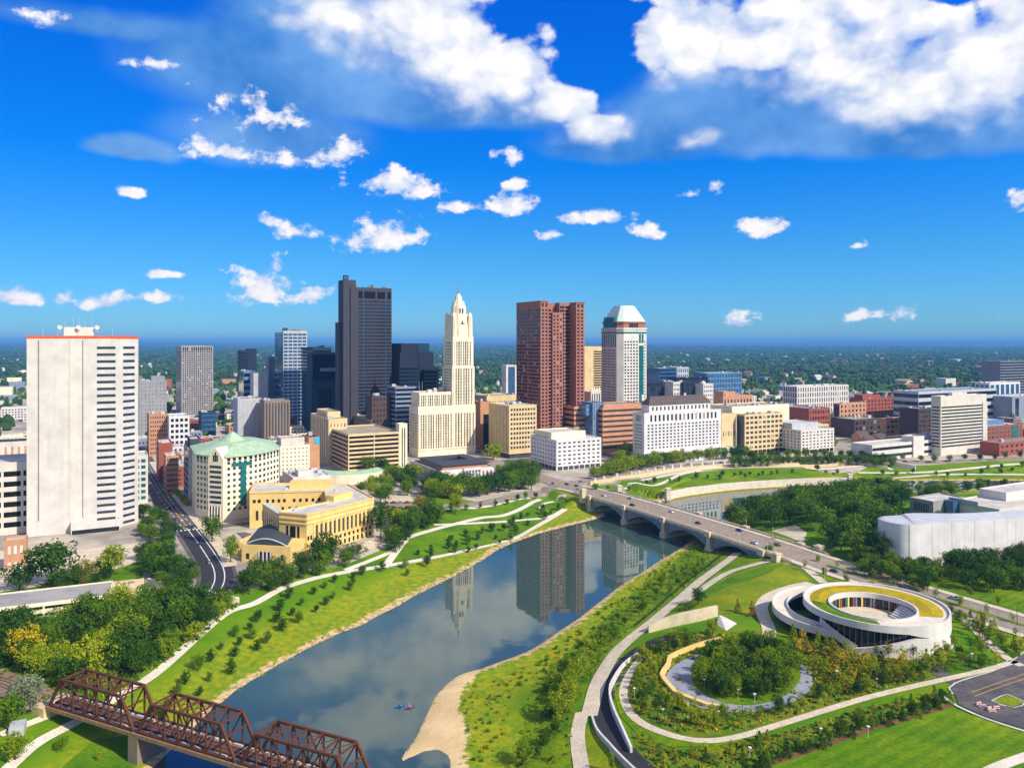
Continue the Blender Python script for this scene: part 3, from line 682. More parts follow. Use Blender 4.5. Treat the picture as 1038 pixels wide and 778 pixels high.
for t in PIER:
    mb = MB(); mb.prism([(t - 2.4, -15), (t + 2.4, -15), (t + 2.4, 15), (t - 2.4, 15)], -2.5, 3.0)
    nose = [(t + 2.6 * math.cos(a), -15 - 2.2 * math.sin(a)) for a in np.linspace(0, math.pi, 9)]
    for sg in (1, -1): mb.prism([(q[0], q[1] * sg) for q in nose], -2.5, 3.4)
    mb.box(t - 1.6, t + 1.6, -13.6, 13.6, 3.0, zd(t) - 1.32)
    mb.build('pier', 'bridge_stone', br)
    for sg in (-1, 1):
        mb = MB(); mb.box(t - 2.2, t + 2.2, sg * 15.3 - 1.3, sg * 15.3 + 1.3, zd(t) - 1.6, zd(t) + 1.6); mb.box(t - 1.3, t + 1.3, sg * 15.0 - .6, sg * 15.0 + .6, 3.4, zd(t) - 1.6)
        mb.build('bastion', 'bridge_stone', br)
for k in range(4):                                # open spandrel arches: three ribs per span
    ta, tb = PIER[k] + 2.4, PIER[k + 1] - 2.4
    mb = MB(); us = np.linspace(0, 1, 25)
    for s in (-12.2, 0.0, 12.2):
        arc = [(ta + (tb - ta) * u, 2.2 + 6.2 * (1 - (2 * u - 1) ** 2)) for u in us]
        for (e0, e1) in ((s - 1.6, s + 1.6),):
            lo = [(x, e0, z) for x, z in arc]; lo2 = [(x, e1, z) for x, z in arc]
            hi = [(x, e0, zd(x) - 1.28) for x, z in arc]; hi2 = [(x, e1, zd(x) - 1.28) for x, z in arc]
            mb.strip(lo, lo2); mb.strip(hi, lo); mb.strip(lo2, hi2)
    mb.build('arch', 'bridge_steel', br)
for t, s in ((-68, -16.5), (-68, 16.5), (121, 16.5), (121, -16.5)):
    q = onb(t, s); z = 9.0; mb = MB()
    hh = 7.5 if t < 0 else 4.6
    mb.box(-1.9, 1.9, -1.9, 1.9, -3, hh * .86); mb.box(-2.3, 2.3, -2.3, 2.3, hh * .86, hh * .93); mb.box(-1.5, 1.5, -1.5, 1.5, hh * .93, hh)
    pl = mb.build('pylon', 'bridge_stone', None, (q[0], q[1], z), GA)
    tag(pl, ('tall' if t < 0 else 'short') + ' pale stone pylon on the ' + ('river-park' if s < 0 and t < 0 else 'promenade' if t < 0 else 'museum-grove' if s > 0 else 'memorial-lawn') + ' corner of the arch bridge', 'pylon')

# ------------------------------------------------------------------ rusty railway truss bridge
TA, TD = np.array([-148.8, 251.0]), np.array([0.9045, -0.4264])
tr = empty('rail_truss_bridge', (TA[0], TA[1], 10.0), math.atan2(TD[1], TD[0]))
tag(tr, 'rusty steel railway truss bridge in the lower left corner', 'bridge')
WID, SP, HT = 8.4, 38.6, 9.2
for k in range(3):
    s0 = k * (SP + 2.0)
    for yy in (0, WID):
        mb = MB(); np_ = 7; dxs = SP / np_
        B = [(s0 + i * dxs, yy, 0) for i in range(np_ + 1)]
        Tp = [(s0 + i * dxs, yy, HT) for i in range(1, np_)]
        mb.bar(B[0], B[-1], .5, .7); mb.bar(Tp[0], Tp[-1], .75, .75)
        mb.bar(B[0], Tp[0], .75, .75); mb.bar(B[-1], Tp[-1], .75, .75)
        for i in range(1, np_): mb.bar(B[i], Tp[i - 1], .42, .42)
        for i in range(1, np_ - 1):
            if i < np_ / 2: mb.bar(Tp[i - 1], B[i + 1], .36, .36)
            if i >= np_ / 2 - 1: mb.bar(Tp[i], B[i], .36, .36)
        mb.build('truss', 'rust', tr)
    mb = MB()
    for i in range(1, np_): mb.bar((s0 + i * dxs, 0, HT), (s0 + i * dxs, WID, HT), .4, .5)
    for i in range(1, np_ - 1):
        mb.bar((s0 + i * dxs, 0, HT), (s0 + (i + 1) * dxs, WID, HT), .2, .2); mb.bar((s0 + i * dxs, WID, HT), (s0 + (i + 1) * dxs, 0, HT), .2, .2)
    for e, sg in ((s0 + dxs, -1), (s0 + SP - dxs, 1)):
        mb.bar((e + sg * dxs * .35, 0, HT * .65), (e + sg * dxs * .35, WID, HT * .65), .35, .5)
    mb.build('top_bracing', 'rust', tr)
    mb = MB(); mb.box(s0 - .8, s0 + SP + .8, -.4, WID + .4, -1.0, -.35)
    for yy in (-1.0, WID + .6): mb.box(s0 - .8, s0 + SP + .8, yy, yy + .4, -1.3, -.2)
    mb.build('deck_floor', 'timber_deck', tr)
    mb = MB(); mb.box(s0 - .8, s0 + SP + .8, 2.2, WID - 2.2, -.35, .05); mb.build('ballast_bed', 'rust', tr)
    mb = MB()
    for yy in (2.9, 4.35): mb.box(s0 - .8, s0 + SP + .8, yy, yy + .12, .05, .24)
    mb.build('rail', 'metal_grey', tr)
    for yy in (.8, WID - 1.3):
        mb = MB()
        for i in range(8): mb.box(s0 + 2.0 + i * SP / 8, s0 + 2.0 + i * SP / 8 + 3.1, yy, yy + .7, -.34, .1)
        mb.build('walkway_plate', 'light_grey', tr)
    mb = MB(); zt = T(*(TA + TD * (s0 + SP + .8))) - 10.5
    mb.box(s0 + SP - 1.2, s0 + SP + 2.8, -1, WID + 1, min(zt, -7) - 2, -1.35); mb.build('pier', 'taupe', tr)
mb = MB(); mb.box(121.6, 190, -.4, WID + .4, -2.6, -.35); mb.build('girder_span', 'timber_deck', tr)
mb = MB(); mb.box(-7, -.9, -1.5, WID + 1.5, -9, -1.0); mb.build('abutment', 'tan_stone', tr)
q = [tuple(TA - TD * s + np.array([-TD[1], TD[0]]) * (WID / 2)) for s in (200, 120, 60, 7)]
ribbon_w('rail_bed', q, 13, 'ballast', 0.9)
for sh in (-2.3, -.85, .85, 2.3): ribbon_w('rail_track', q, 0.25, 'rust', 1.05, shift=sh)
mb = MB(); mb.box(-2, 2, -2.5, 2.5, 0, 3.2); x, y, z = G(18, 742)
tag(mb.build('utility_cabinet', 'light_grey', None, (x, y, z - .3), .4), 'pale grey cabinet beside the rail bridge abutment', 'cabinet')
# ------------------------------------------------------------------ building kit
WIN = {}
OCC = []                                          # occupied circles in the plan
def win_mesh(w, h, m, dep=0.3):
    k = (round(w, 2), round(h, 2), m, dep)
    if k not in WIN:
        mb = MB(); mb.box(-w / 2, w / 2, -dep * .25, dep * .75, -h / 2, h / 2)
        WIN[k] = mb.mesh('window', m)
    return WIN[k]
class Bld:
    def __init__(s, name, label, cat, xc, D, xl, xr, yt, ang=GA, a=None, b=None, group=None, h=None, zg=None):
        X = (xc - CX) * D / F
        s.zg = T(X, D) - 0.3 if zg is None else zg
        s.ang = ang
        e1 = (math.cos(ang), math.sin(ang)); e2 = (-e1[1], e1[0])
        def solve(px, d):
            m = (px - CX) / F
            return (m * D - X) / (d[0] - m * d[1])
        s.b = b if b is not None else solve(xr, e1)
        s.a = a if a is not None else solve(xl, e2)
        s.h = h if h is not None else HC + D * (HY - yt) / F - s.zg
        s.D = D; s.X = X
        s.root = tag(empty(name, (X, D, s.zg), ang), label, cat, group)
        s.wins = []
        s.faces = {'F': (0, 0, 1, 0, s.b), 'L': (0, s.a, 0, -1, s.a), 'R': (s.b, 0, 0, 1, s.a)}
        c = (X + e1[0] * s.b / 2 + e2[0] * s.a / 2, D + e1[1] * s.b / 2 + e2[1] * s.a / 2)
        OCC.append((c[0], c[1], 0.5 * math.hypot(s.a, s.b)))
    def z(s, py, D=None): return HC + (D or s.D) * (HY - py) / F - s.zg
    def face(s, key, x0, y0, dxx, dyy, ln): s.faces[key] = (x0, y0, dxx, dyy, ln)
    def block(s, x0, x1, y0, y1, z0, z1, m, roof='roof_grey', name='wall', par=0.9):
        """walls with a parapet round a sunken roof"""
        mb = MB(); mb.box(x0, x1, y0, y1, z0, z1 - par, bottom=False); mb.f.pop(0); mb.m.pop(0)
        w = min(0.5, (x1 - x0) * .2)
        O = [(x0, y0), (x1, y0), (x1, y1), (x0, y1)]; I = [(x0 + w, y0 + w), (x1 - w, y0 + w), (x1 - w, y1 - w), (x0 + w, y1 - w)]
        lo = [(q[0], q[1], z1 - par) for q in O]; to = [(q[0], q[1], z1) for q in O]; ti = [(q[0], q[1], z1) for q in I]; bi = [(q[0], q[1], z1 - par) for q in I]
        mb.strip(lo, to, closed=True); mb.strip(to, ti, closed=True); mb.strip(ti, bi, closed=True)
        o = mb.build(name, m, s.root)
        r = MB(); r.poly(bi); s.roof = r.build('roof', roof, s.root)
        return o
    def prism(s, pts, z0, z1, m, roof='roof_grey', name='wall'):
        mb = MB(); mb.prism(pts, z0, z1, 0, True, 1); return mb.build(name, [m, roof], s.root)
    def win(s, f, u0, u1, z0, z1, nu, nz, fw=.5, fh=.5, m='glass_dark', dep=.3, alt=None):
        x0, y0, dxx, dyy, ln = s.faces[f]
        cu, cz = (u1 - u0) / nu, (z1 - z0) / nz
        for j in range(nz - 1, -1, -1):
            for i in range(nu):
                u = u0 + cu * (i + .5); zz = z0 + cz * (j + .5)
                mm = m
                if alt and rnd.random() < .22: mm = alt
                elif nu > 2 and m in ('glass_dark', 'glass_mid', 'glass_navy') and rnd.random() < .2: mm = rnd.choice(['glass_warm', 'glass_mid', 'glass_blind'])
                s.wins.append((x0 + dxx * u, y0 + dyy * u, zz, math.atan2(dyy, dxx), cu * fw, cz * fh, mm, dep))
    def bands(s, f, u0, u1, z0, z1, nz, fh=.45, m='glass_dark', dep=.3): s.win(f, u0, u1, z0, z1, 1, nz, 1.0, fh, m, dep)
    def done(s, limit=100, name='window'):
        wl = s.wins
        if limit and len(wl) > limit: head, rest = wl[:limit], wl[limit:]
        elif limit == 0: head, rest = [], wl
        else: head, rest = wl, []
        for (x, y, zz, r, w, h, m, d) in head: link(name, win_mesh(w, h, m, d), s.root, (x, y, zz), r)
        if rest:
            mb = MB(); ms = sorted({q[6] for q in rest})
            for (x, y, zz, r, w, h, m, d) in rest:
                c, sn = math.cos(r), math.sin(r); i = len(mb.v)
                for yy in (-d * .25, d * .75):
                    for (xx, zo) in ((-w / 2, -h / 2), (w / 2, -h / 2), (w / 2, h / 2), (-w / 2, h / 2)):
                        mb.v.append((x + c * xx - sn * yy, y + sn * xx + c * yy, zz + zo))
                for f in ((0, 1, 2, 3), (0, 4, 5, 1), (1, 5, 6, 2), (2, 6, 7, 3), (3, 7, 4, 0)): mb.f.append(tuple(i + k for k in f)); mb.m.append(ms.index(m))
            o = mb.build(name, ms, s.root)
            o['kind'] = 'stuff'
    def units(s, x0, x1, y0, y1, z, n, m='light_grey', hmin=1.5, hmax=3.2):
        for _ in range(n):
            w, d, h = rnd.uniform(2, 5), rnd.uniform(2, 5), rnd.uniform(hmin, hmax)
            x = rnd.uniform(x0 + 1, max(x0 + 1.1, x1 - w - 1)); y = rnd.uniform(y0 + 1, max(y0 + 1.1, y1 - d - 1))
            mb = MB(); mb.box(x, x + w, y, y + d, z - .02, z + h); mb.build('roof_unit', m, getattr(s, 'roof', s.root))

# ------------------------------------------------------------------ white slab tower (left)
o = Bld('office_tower', 'tall white slab tower with blank front and red roof edge, nearest on the left', 'tower', 27, 470, None, 118, 340, a=40, zg=4)
h = o.h; b = o.b
p1 = (b, 0); c45 = (math.cos(math.radians(42)), math.sin(math.radians(42))); Lc = 17.5
p2 = (b + c45[0] * Lc, c45[1] * Lc)
pts = [(0, 0), p1, p2, (p2[0], p2[1] + 26), (b - 6, p2[1] + 40), (14, p2[1] + 40), (9, p2[1] + 20)]
o.prism(pts, -2, h - 1.6, 'tower_white', 'roof_white')
mb = MB(); cx_, cy_ = b / 2, 25
big = [(q[0] + (0.25 if q[0] > cx_ else -.25), q[1] + (.25 if q[1] > cy_ else -.25)) for q in pts]
mb.prism(big, h - 1.6, h, 0, True, 1); mb.build('roof_edge', ['red_trim', 'roof_white'], o.root)
o.face('C', p1[0], p1[1], c45[0], c45[1], Lc)
xs_ = lambda px: (lambda m_: (m_ * o.D - o.X) / (VX - m_ * VY))((px - CX) / F)
for px in (39, 83.7):
    mb = MB(); x = xs_(px); mb.box(x - .35, x + .35, -.06, .4, 14, h - 3); mb.build('wall_joint', 'taupe', o.root)
mb = MB(); mb.box(xs_(70.5), xs_(83.2), -.25, .4, 10, h - 2.2); mb.build('wall_panel', 'pale_concrete', o.root)
z1 = o.z(349, 475); n = 29; pitch = (z1 - o.z(556, 475)) / n
o.bands('F', xs_(98.3), xs_(117.2), z1 - n * pitch, z1, n, .37, 'glass_mid', .5)
o.bands('C', 5.2, 14.4, z1 - n * pitch, z1, n, .37, 'glass_mid', .5)
o.done(100)
x0, x1 = xs_(64), xs_(95)
o.block(x0, x1, 12, 26, h - .02, h + 5.5, 'pale_concrete', 'roof_white', 'penthouse')
for k, x in enumerate((x0 - 2, (x0 + x1) / 2, x1 + 2)):
    mb = MB(); mb.cyl(x, 10, h + 2, h + 5.2, .12, 6)
    for a0 in range(6): pass
    di = [(x + 1.5 * math.cos(q), 9.6 - .5 * 0, h + 5.6 + 1.5 * math.sin(q)) for q in np.linspace(0, 2 * math.pi, 13)[:-1]]
    mid = [(x + .9 * math.cos(q), 10.0, h + 5.6 + .9 * math.sin(q)) for q in np.linspace(0, 2 * math.pi, 13)[:-1]]
    mb.strip(di, mid, closed=True); mb.poly(mid); mb.build('dish_antenna', 'white_wall', o.root)
for x, y, L in ((x0 + .5, 14, 9), (x0 + 5, 18, 10), ((x0 + x1) / 2, 20, 12), (x1 - 5, 16, 9), (x1 - 1, 14, 11), (8, 6, 4), (16, 6, 3), (b - 2, 8, 3)):
    mb = MB(); mb.cyl(x, y, h + (5.4 if L > 5 else -.1), h + 3 + L, .14, 5, .05); mb.build('mast', 'light_grey', o.root)
o.block(xs_(72), b + 2, -6, 2, -2, 12, 'white_wall', 'roof_white', 'entrance_block')
mb = MB(); mb.box(xs_(73), b + 1.5, -6.06, -5.8, 3, 7.5); mb.build('entrance_glass', 'glass_dark', o.root)
# parking and offices left of the slab tower
o = Bld('parking_garage', 'beige parking structure with dark openings left of the white slab tower', 'parking garage', 0, 474, None, 27, 469, a=40, b=42, zg=4)
o2X = o.X
o.block(-60, o.b, 0, 40, 0, o.h, 'pale_concrete', 'roof_white'); o.face('F', -60, 0, 1, 0, 60 + o.b)
o.win('F', 0, 60 + o.b, 8, o.h - 4, 10, 6, .86, .5, 'void_dark', .5); o.done(100)
o = Bld('office_building', 'sunlit tan building with vertical fins behind the beige parking structure', 'office building', 0, 640, None, 26, 448, a=30, b=34)
o.block(-40, o.b, 0, 30, 0, o.h, 'pale_concrete', 'roof_dark'); o.face('F', -40, 0, 1, 0, 40 + o.b); o.win('F', 0, 74, 8, o.h - 3, 16, 1, .35, .9, 'brick_orange'); o.done(60)
o = Bld('office_building', 'small white office block with dark green windows right of the white slab tower', 'office building', 128, 560, None, 150, 462, a=26)
o.block(0, o.b, 0, 26, 0, o.h, 'white_wall', 'roof_white'); o.win('F', 1, o.b - 1, 3, o.h - 2, 3, 7, .72, .55, 'glass_teal'); o.win('R', 1, 25, 3, o.h - 2, 4, 7, .7, .5, 'glass_dark'); o.done(60)
# low roofed structure in the left foreground
o = Bld('parking_garage', 'long low parking deck with stained grey roof among trees, left foreground', 'parking garage', 0, 325, None, 112, 615.6, ang=math.radians(24.3), a=22, zg=8.6)
for x in (0,):
    o.block(-60, o.b, 0, 22, 0, o.h, 'cream_stone', 'roof_stained', par=.5); o.face('F', -60, 0, 1, 0, 60 + o.b)
    o.win('F', 0, 60 + o.b, 1.0, o.h - .6, 8, 2, .94, .34, 'void_dark', .6); o.done(60)
    mb = MB(); mb.box(o.b + .02, o.b + 13, 4, 20, -.5, 7.6); mb.build('ramp_deck', 'tan_stone', o.root)
o = Bld('brick_lodge', 'small orange brick building with white trim at the left edge', 'building', 4, 400, None, 27, 548, a=10, zg=5)
o.block(0, o.b, 0, 10, 0, o.h, 'brick_orange', 'roof_white'); o.win('F', 1, o.b - 1, 2, o.h - 1, 3, 2, .5, .5, 'white_wall'); o.done(40)

# ------------------------------------------------------------------ left block: Marconi-side street fronts
def simple(name, label, cat, xc, D, xl, xr, yt, m, roof='roof_grey', F_=None, L_=None, a=None, b=None, un=2, lim=100, ground=None, group=None, pent=None, ang=GA, wm='glass_dark', alt='glass_warm', h=None):
    o = Bld(name, label, cat, xc, D, xl, xr, yt, a=a, b=b, group=group, ang=ang, h=h)
    o.a = min(o.a, 70) if o.a > 0 else 25; o.faces['L'] = (0, o.a, 0, -1, o.a)
    o.block(0, o.b, 0, o.a, 0, o.h, m, roof)
    g = 4.5 if ground else 1.5
    if ground:
        for f, ln in (('F', o.b), ('L', o.a)): o.win(f, 1, ln - 1, .3, 4.2, max(2, int(ln / 6)), 1, .85, .85, ground)
    for f, sp, ln in (('F', F_, o.b), ('L', L_, o.a)):
        if not sp: continue
        if sp[0] == 'b': o.bands(f, .4, ln - .4, g, o.h - sp[3] if len(sp) > 3 else o.h - 1, sp[1], sp[2], wm)
        else: o.win(f, sp[4] if len(sp) > 4 else .8, ln - (sp[4] if len(sp) > 4 else .8), g, o.h - 1.2, sp[0], sp[1], sp[2], sp[3], wm, alt=alt)
    o.done(lim)
    if pent:
        x0, x1, y0, y1, hh, pm = pent
        o.block(o.b * x0, o.b * x1, o.a * y0, o.a * y1, o.h - .92, o.h + hh, pm, roof, 'penthouse')
    o.units(0, o.b, 0, o.a, o.h - .9, un)
    return o
simple('office_building', 'tall plain grey windowless-looking block between the white slab tower and the grey grid tower', 'office building', 141, 985, None, 169, 386, 'grey_concrete', 'blue_grey', (7, 14, .18, .28), None, a=40, pent=(.45, .95, .2, .8, 5, 'grey_concrete'))
o = Bld('office_tower', 'grey tower covered in an even grid of dark windows', 'tower', 184, 1190, 178.5, 216, 350.5)
o.block(0, o.b, 0, o.a, 0, o.h, 'warm_grey', 'roof_dark'); o.win('F', 1, o.b - 1, 6, o.h - 8, 14, 30, .62, .6, 'glass_dark'); o.win('L', 1, o.a - 1, 6, o.h - 8, 12, 30, .5, .6, 'glass_dark'); o.win('F', 1, o.b - 1, o.h - 8, o.h - 1.5, 14, 1, .62, .95, 'glass_dark'); o.done(100)
o = Bld('office_tower', 'dark navy twin slab on the horizon left of the blue tower', 'tower', 243.5, 1500, None, 252, 355, a=30)
o.block(0, o.b, 0, 30, 0, o.h, 'navy_panel', 'roof_dark'); o.block(o.b + .02, o.b * 2.0, 2, 30, 0, o.h + 3, 'navy_panel', 'roof_dark'); o.bands('F', .5, o.b - .5, 30, o.h - 3, 16, .5, 'glass_navy'); o.done(60)
simple('office_building', 'blue glass office block in front of the navy twin slab', 'office building', 247, 1200, 242, 259, 376, 'glass_sky', 'roof_grey', ('b', 7, .5), ('b', 7, .5), wm='glass_navy')
simple('office_building', 'plain pale lavender blank-walled block left of the blue tower', 'office building', 257, 1120, None, 271.5, 378, 'light_grey', 'roof_white', None, None, a=28)
simple('office_tower', 'slim grey-blue tower beside the blue striped tower', 'tower', 272, 1160, None, 279, 361, 'blue_grey', 'roof_dark', (5, 1, .4, .97), None, a=24, wm='slate_dark')
o = Bld('office_tower', 'blue glass tower with white window frames', 'tower', 287, 1090, 278.5, 311, 336.5)
o.block(0, o.b, 0, o.a, 0, o.h, 'glass_blue', 'roof_grey'); o.block(.02, o.b + .3, -.4, -.02, 0, o.h + 2, 'light_grey', 'light_grey', 'frame_screen', .1)
o.faces['F'] = (0, -.45, 1, 0, o.b); o.win('F', .3, o.b - .3, 6, o.h - 1, 5, 26, .84, .62, 'glass_blue', .3); o.win('L', 1, o.a - 1, 6, o.h - 2, 4, 26, .8, .7, 'glass_navy'); o.done(100)
o.block(1, 7, 3, 9, o.h - .9, o.h + 6, 'slate_dark', 'roof_dark', 'penthouse'); o.units(8, o.b, 2, 14, o.h - .9, 5, 'taupe', 3, 6)
o = Bld('office_tower', 'dark teal slab with a plain left side, behind the recessed dark block', 'tower', 317, 1010, 305.5, 336, 352)
o.block(0, o.b, 0, o.a, 0, o.h, 'teal_panel', 'roof_dark'); o.bands('L', .5, o.a - .5, 5, o.h - 3, 24, .5, 'glass_navy'); o.bands('F', .5, o.b - .5, 5, o.h - 3, 24, .5, 'glass_navy'); o.done(60)
o.units(4, o.b, 2, 20, o.h - .9, 4, 'teal_panel', 2, 4)
o = Bld('office_tower', 'navy office block with a deep dark recess, left of the purple-brown tower', 'tower', 316.5, 960, None, 342.5, 357.5, a=26)
o.block(0, o.b, 0, 26, 0, o.h, 'teal_panel', 'roof_dark')
for x0, x1, z0, z1_, m in ((.02, .98, .66, .97, 'glass_navy'), (.24, .76, .0, .58, 'void_dark'), (.30, .98, .78, .82, 'blue_grey')):
    mb = MB(); mb.box(o.b * x0, o.b * x1, -.3 if m != 'blue_grey' else -.5, .5, o.h * z0, o.h * z1_); mb.build('window_wall', m, o.root)
# purple-brown tower
o = Bld('skyscraper', 'tallest tower, purple-brown granite with a taller shaft on its left', 'tower', 360, 890, None, 397, 291, a=34)
o.block(0, o.b, 0, 34, 0, o.h, 'brown_granite', 'roof_dark')
o.bands('F', 1.0, o.b - .6, 8, o.h - 14, 40, .5, 'glass_dark', .4)
for x0, x1 in ((.05, .2), (.24, .55), (.6, .84), (.88, .98)): o.win('F', o.b * x0, o.b * x1, o.h - 12.5, o.h - 4.5, 1, 1, 1, 1, 'void_dark', .6)
for x in (.215, .83):
    mb = MB(); mb.box(o.b * x - .35, o.b * x + .35, -.55, .2, 8, o.h + 1); mb.build('mullion', 'glass_blue', o.root)
z2 = HC + 890 * (HY - 284) / F - o.zg
sx0 = -14.5
o.block(sx0, -.02, -3, 18, 0, z2, 'brown_granite', 'roof_white', 'shaft')
o.block(sx0 + 8.0, 2.5, -4.6, -3.02, 0, z2 - 9, 'brown_granite', 'roof_dark', 'shaft_pier')
o.block(sx0 - 3, sx0 - .02, 4, 20, 0, z2 - 48, 'brown_granite', 'roof_dark', 'shaft_pier')
mb = MB(); mb.cyl(sx0 + 5, 5, z2 - .9, z2 + 2.2, 3.2, 12); mb.cyl(sx0 + 5, 5, z2 + 4.2, z2 + 5.6, 3.4, 12)
for k in range(6): mb.cyl(sx0 + 5 + 2.9 * math.cos(k * math.pi / 3), 5 + 2.9 * math.sin(k * math.pi / 3), z2 + 2.2, z2 + 4.2, .35, 6)
mb.build('roof_crown', 'slate_dark', o.root); o.done(100)
o.units(2, o.b, 3, 30, o.h - .9, 5, 'taupe', 2, 5)
# stepped dark glass tower
o = Bld('office_tower', 'black stepped glass tower left of the cream spire tower', 'tower', 405, 900, None, 447, 372, a=44)
hh = o.h
def px_(p): m_ = (p - CX) / F; return (m_ * o.D - o.X) / (VX - m_ * VY)
o.prism([(0, 0), (px_(424), 0), (px_(428), 6), (px_(447), 6), (px_(447), 44), (0, 44)], 0, o.z(372), 'navy_panel', 'roof_dark')
o.prism([(px_(406), 2), (px_(424), 2), (px_(428), 8), (px_(442), 8), (px_(442), 42), (px_(406), 42)], o.z(372), o.z(357), 'navy_panel', 'roof_dark')
o.prism([(px_(408), 4), (px_(424), 4), (px_(424), 40), (px_(408), 40)], o.z(357), o.z(348), 'navy_panel', 'roof_dark')
o.prism([(px_(426), 9), (px_(438), 9), (px_(438), 40), (px_(426), 40)], o.z(357), o.z(348), 'teal_panel', 'roof_dark')
o.bands('F', .5, px_(424) - .5, 10, o.z(372), 18, .55, 'glass_navy'); o.bands('F', px_(429), px_(446), 10, o.z(374), 18, .5, 'glass_navy', 12.6); o.done(60)
simple('office_building', 'blue-grey glass block stepping down in front of the black stepped tower', 'office building', 401, 830, 394, 426, 392, 'blue_grey', 'roof_grey', ('b', 14, .5), ('b', 14, .5), a=26, wm='glass_navy')
simple('office_building', 'dark maroon block at the foot of the tallest tower', 'office building', 377, 830, None, 395, 401, 'dark_brown', 'roof_dark', (5, 10, .4, .45), None, a=22)

# ------------------------------------------------------------------ cream spire tower
o = Bld('spire_tower', 'cream art deco tower with stepped crown and spire', 'tower', 424, 790, 418, 482, 412)
X_ = lambda p: (lambda m_: (m_ * o.D - o.X) / (VX - m_ * VY))((p - CX) / F)
b, a = o.b, max(o.a, 26)
m = 'cream_stone'
zA, zB = o.h, o.z(398)
o.block(0, b, 0, a, 0, zA, m, 'roof_tan')
xt = X_(459)
o.block(X_(426), xt, 3, a, zA - .9, zB, m, 'roof_tan')
zT = o.z(341)
td = a
o.block(xt, b - .6, 1.2, 1.2 + (b - xt), zA - .9, o.z(372), m, 'roof_tan', 'tower_shaft')
o.block(xt + 1.0, b - 1.4, 2.2, .4 + (b - xt), o.z(372) - .9, zT, m, 'roof_tan', 'tower_shaft')
w = (b - 1.4) - (xt + 1.0); cxx = xt + 1.0 + w / 2; cyy = 2.2 + (b - xt - 1.8) / 2
def octa(r, k=.41): return [(cxx + r * x, cyy + r * y) for x, y in ((-k, -1), (k, -1), (1, -k), (1, k), (k, 1), (-k, 1), (-1, k), (-1, -k))]
R0 = w / 2
mb = MB(); mb.taper(octa(R0 * .99), zT - .9, octa(R0 * .93), o.z(328)); mb.taper(octa(R0 * .88), o.z(328), octa(R0 * .80), o.z(317)); mb.build('crown_tier', m, o.root)
mb = MB(); mb.taper(octa(R0 * .64), o.z(322), octa(R0 * .62), o.z(308.5)); mb.taper(octa(R0 * .54), o.z(308.5), octa(R0 * .48), o.z(303.5)); mb.taper(octa(R0 * .32), o.z(303.5), octa(R0 * .28), o.z(298.5)); mb.taper(octa(R0 * .22), o.z(298.5), octa(R0 * .12), o.z(295.5)); ct_ = mb.build('crown_top', m, o.root)
mb = MB(); mb.cyl(cxx, cyy, o.z(296), o.z(289), 1.1, 8, .6); mb.cyl(cxx, cyy, o.z(289), o.z(279.5), .55, 6, .15); mb.build('spire', 'metal_grey', ct_)
for sx in (-1, 1):
    for sy in (-1, 1):                           # corner turrets
        x, y = cxx + sx * R0 * .78, cyy + sy * R0 * .78
        mb = MB(); q = lambda r: [(x + r * math.cos(t_), y + r * math.sin(t_)) for t_ in np.linspace(0, 2 * math.pi, 9)[:-1]]
        mb.taper(q(R0 * .24), zT - .9, q(R0 * .21), o.z(319)); mb.taper(q(R0 * .21), o.z(319), q(R0 * .06), o.z(315.5)); mb.build('turret', m, o.root)
for dxx_, yy in ((0, cyy - R0 * .885), ):
    mb = MB(); mb.box(cxx - 2.4, cxx + 2.4, yy - .4, yy + 1, o.z(330), o.z(327)); mb.box(cxx - .7, cxx + .7, yy - .42, yy + 1, o.z(327), o.z(324.5)); mb.build('crown_ornament', 'slate_dark', o.root)
# vertical piers and window columns
for nx_, u0, u1, z0, z1_, y0, nzz, pier in ((13, 1.5, xt - 1, 9, zA - 9, 0, 13, 1), (7, xt + 1.4, b - 1.4, 9, zA - 9, 0, 13, 1), (14, X_(427), xt - .6, zA - 1, zB - 3, 3, 4, 1), (7, xt + 2.4, b - 2.8, zA, o.z(374), 1.2, 12, 1), (7, xt + 4, b - 4.2, o.z(372) + 1, o.z(346), 2.2, 8, 1)):
    cu = (u1 - u0) / nx_
    o.face('P', 0, y0, 1, 0, b)
    o.win('P', u0, u1, z0, z1_, nx_, nzz, .42, .84, 'glass_warm', .3, alt='glass_dark')
    for i in range(nx_ + 1):
        mb = MB(); x = u0 + cu * i; ww = .32 if i % 3 else .7
        mb.box(x - ww * cu / 2, x + ww * cu / 2, y0 - .5, y0 + .2, z0 - 1, z1_ + 1.2); mb.build('pier', m, o.root)
o.face('P', 0, a, 0, -1, a); o.win('P', 2, a - 2, 9, zA - 8, 7, 13, .4, .6, 'glass_warm')
o.face('P', xt, 1.2 + (b - xt), 0, -1, 9); o.win('P', 3, (b - xt) - 3, zB, o.z(374), 6, 8, .42, .6, 'glass_warm'); o.face('P', xt + 1, .4 + (b - xt), 0, -1, 9); o.win('P', 4, (b - xt) - 5, o.z(372) + 1, o.z(346), 5, 8, .42, .6, 'glass_warm')
o.face('P', 0, cyy - R0 * .625, 1, 0, b); o.win('P', cxx - R0 * .26, cxx + R0 * .26, o.z(317), o.z(311), 2, 1, .55, .9, 'glass_dark', .6)
o.done(100)
for zz in (8, zA - 7.5):
    mb = MB(); mb.box(-.4, b + .4, -.62, -.02, zz - .5, zz + .5); mb.build('cornice', m, o.root)
o.units(X_(432), xt, 6, a, zB - .9, 4, 'pale_concrete', 2, 5)
mb = MB()
for x in (X_(428), X_(431)): mb.cyl(x, 8, zB - 1, zB + 11, .25, 5, .1)
mb.build('mast', 'light_grey', o.root)
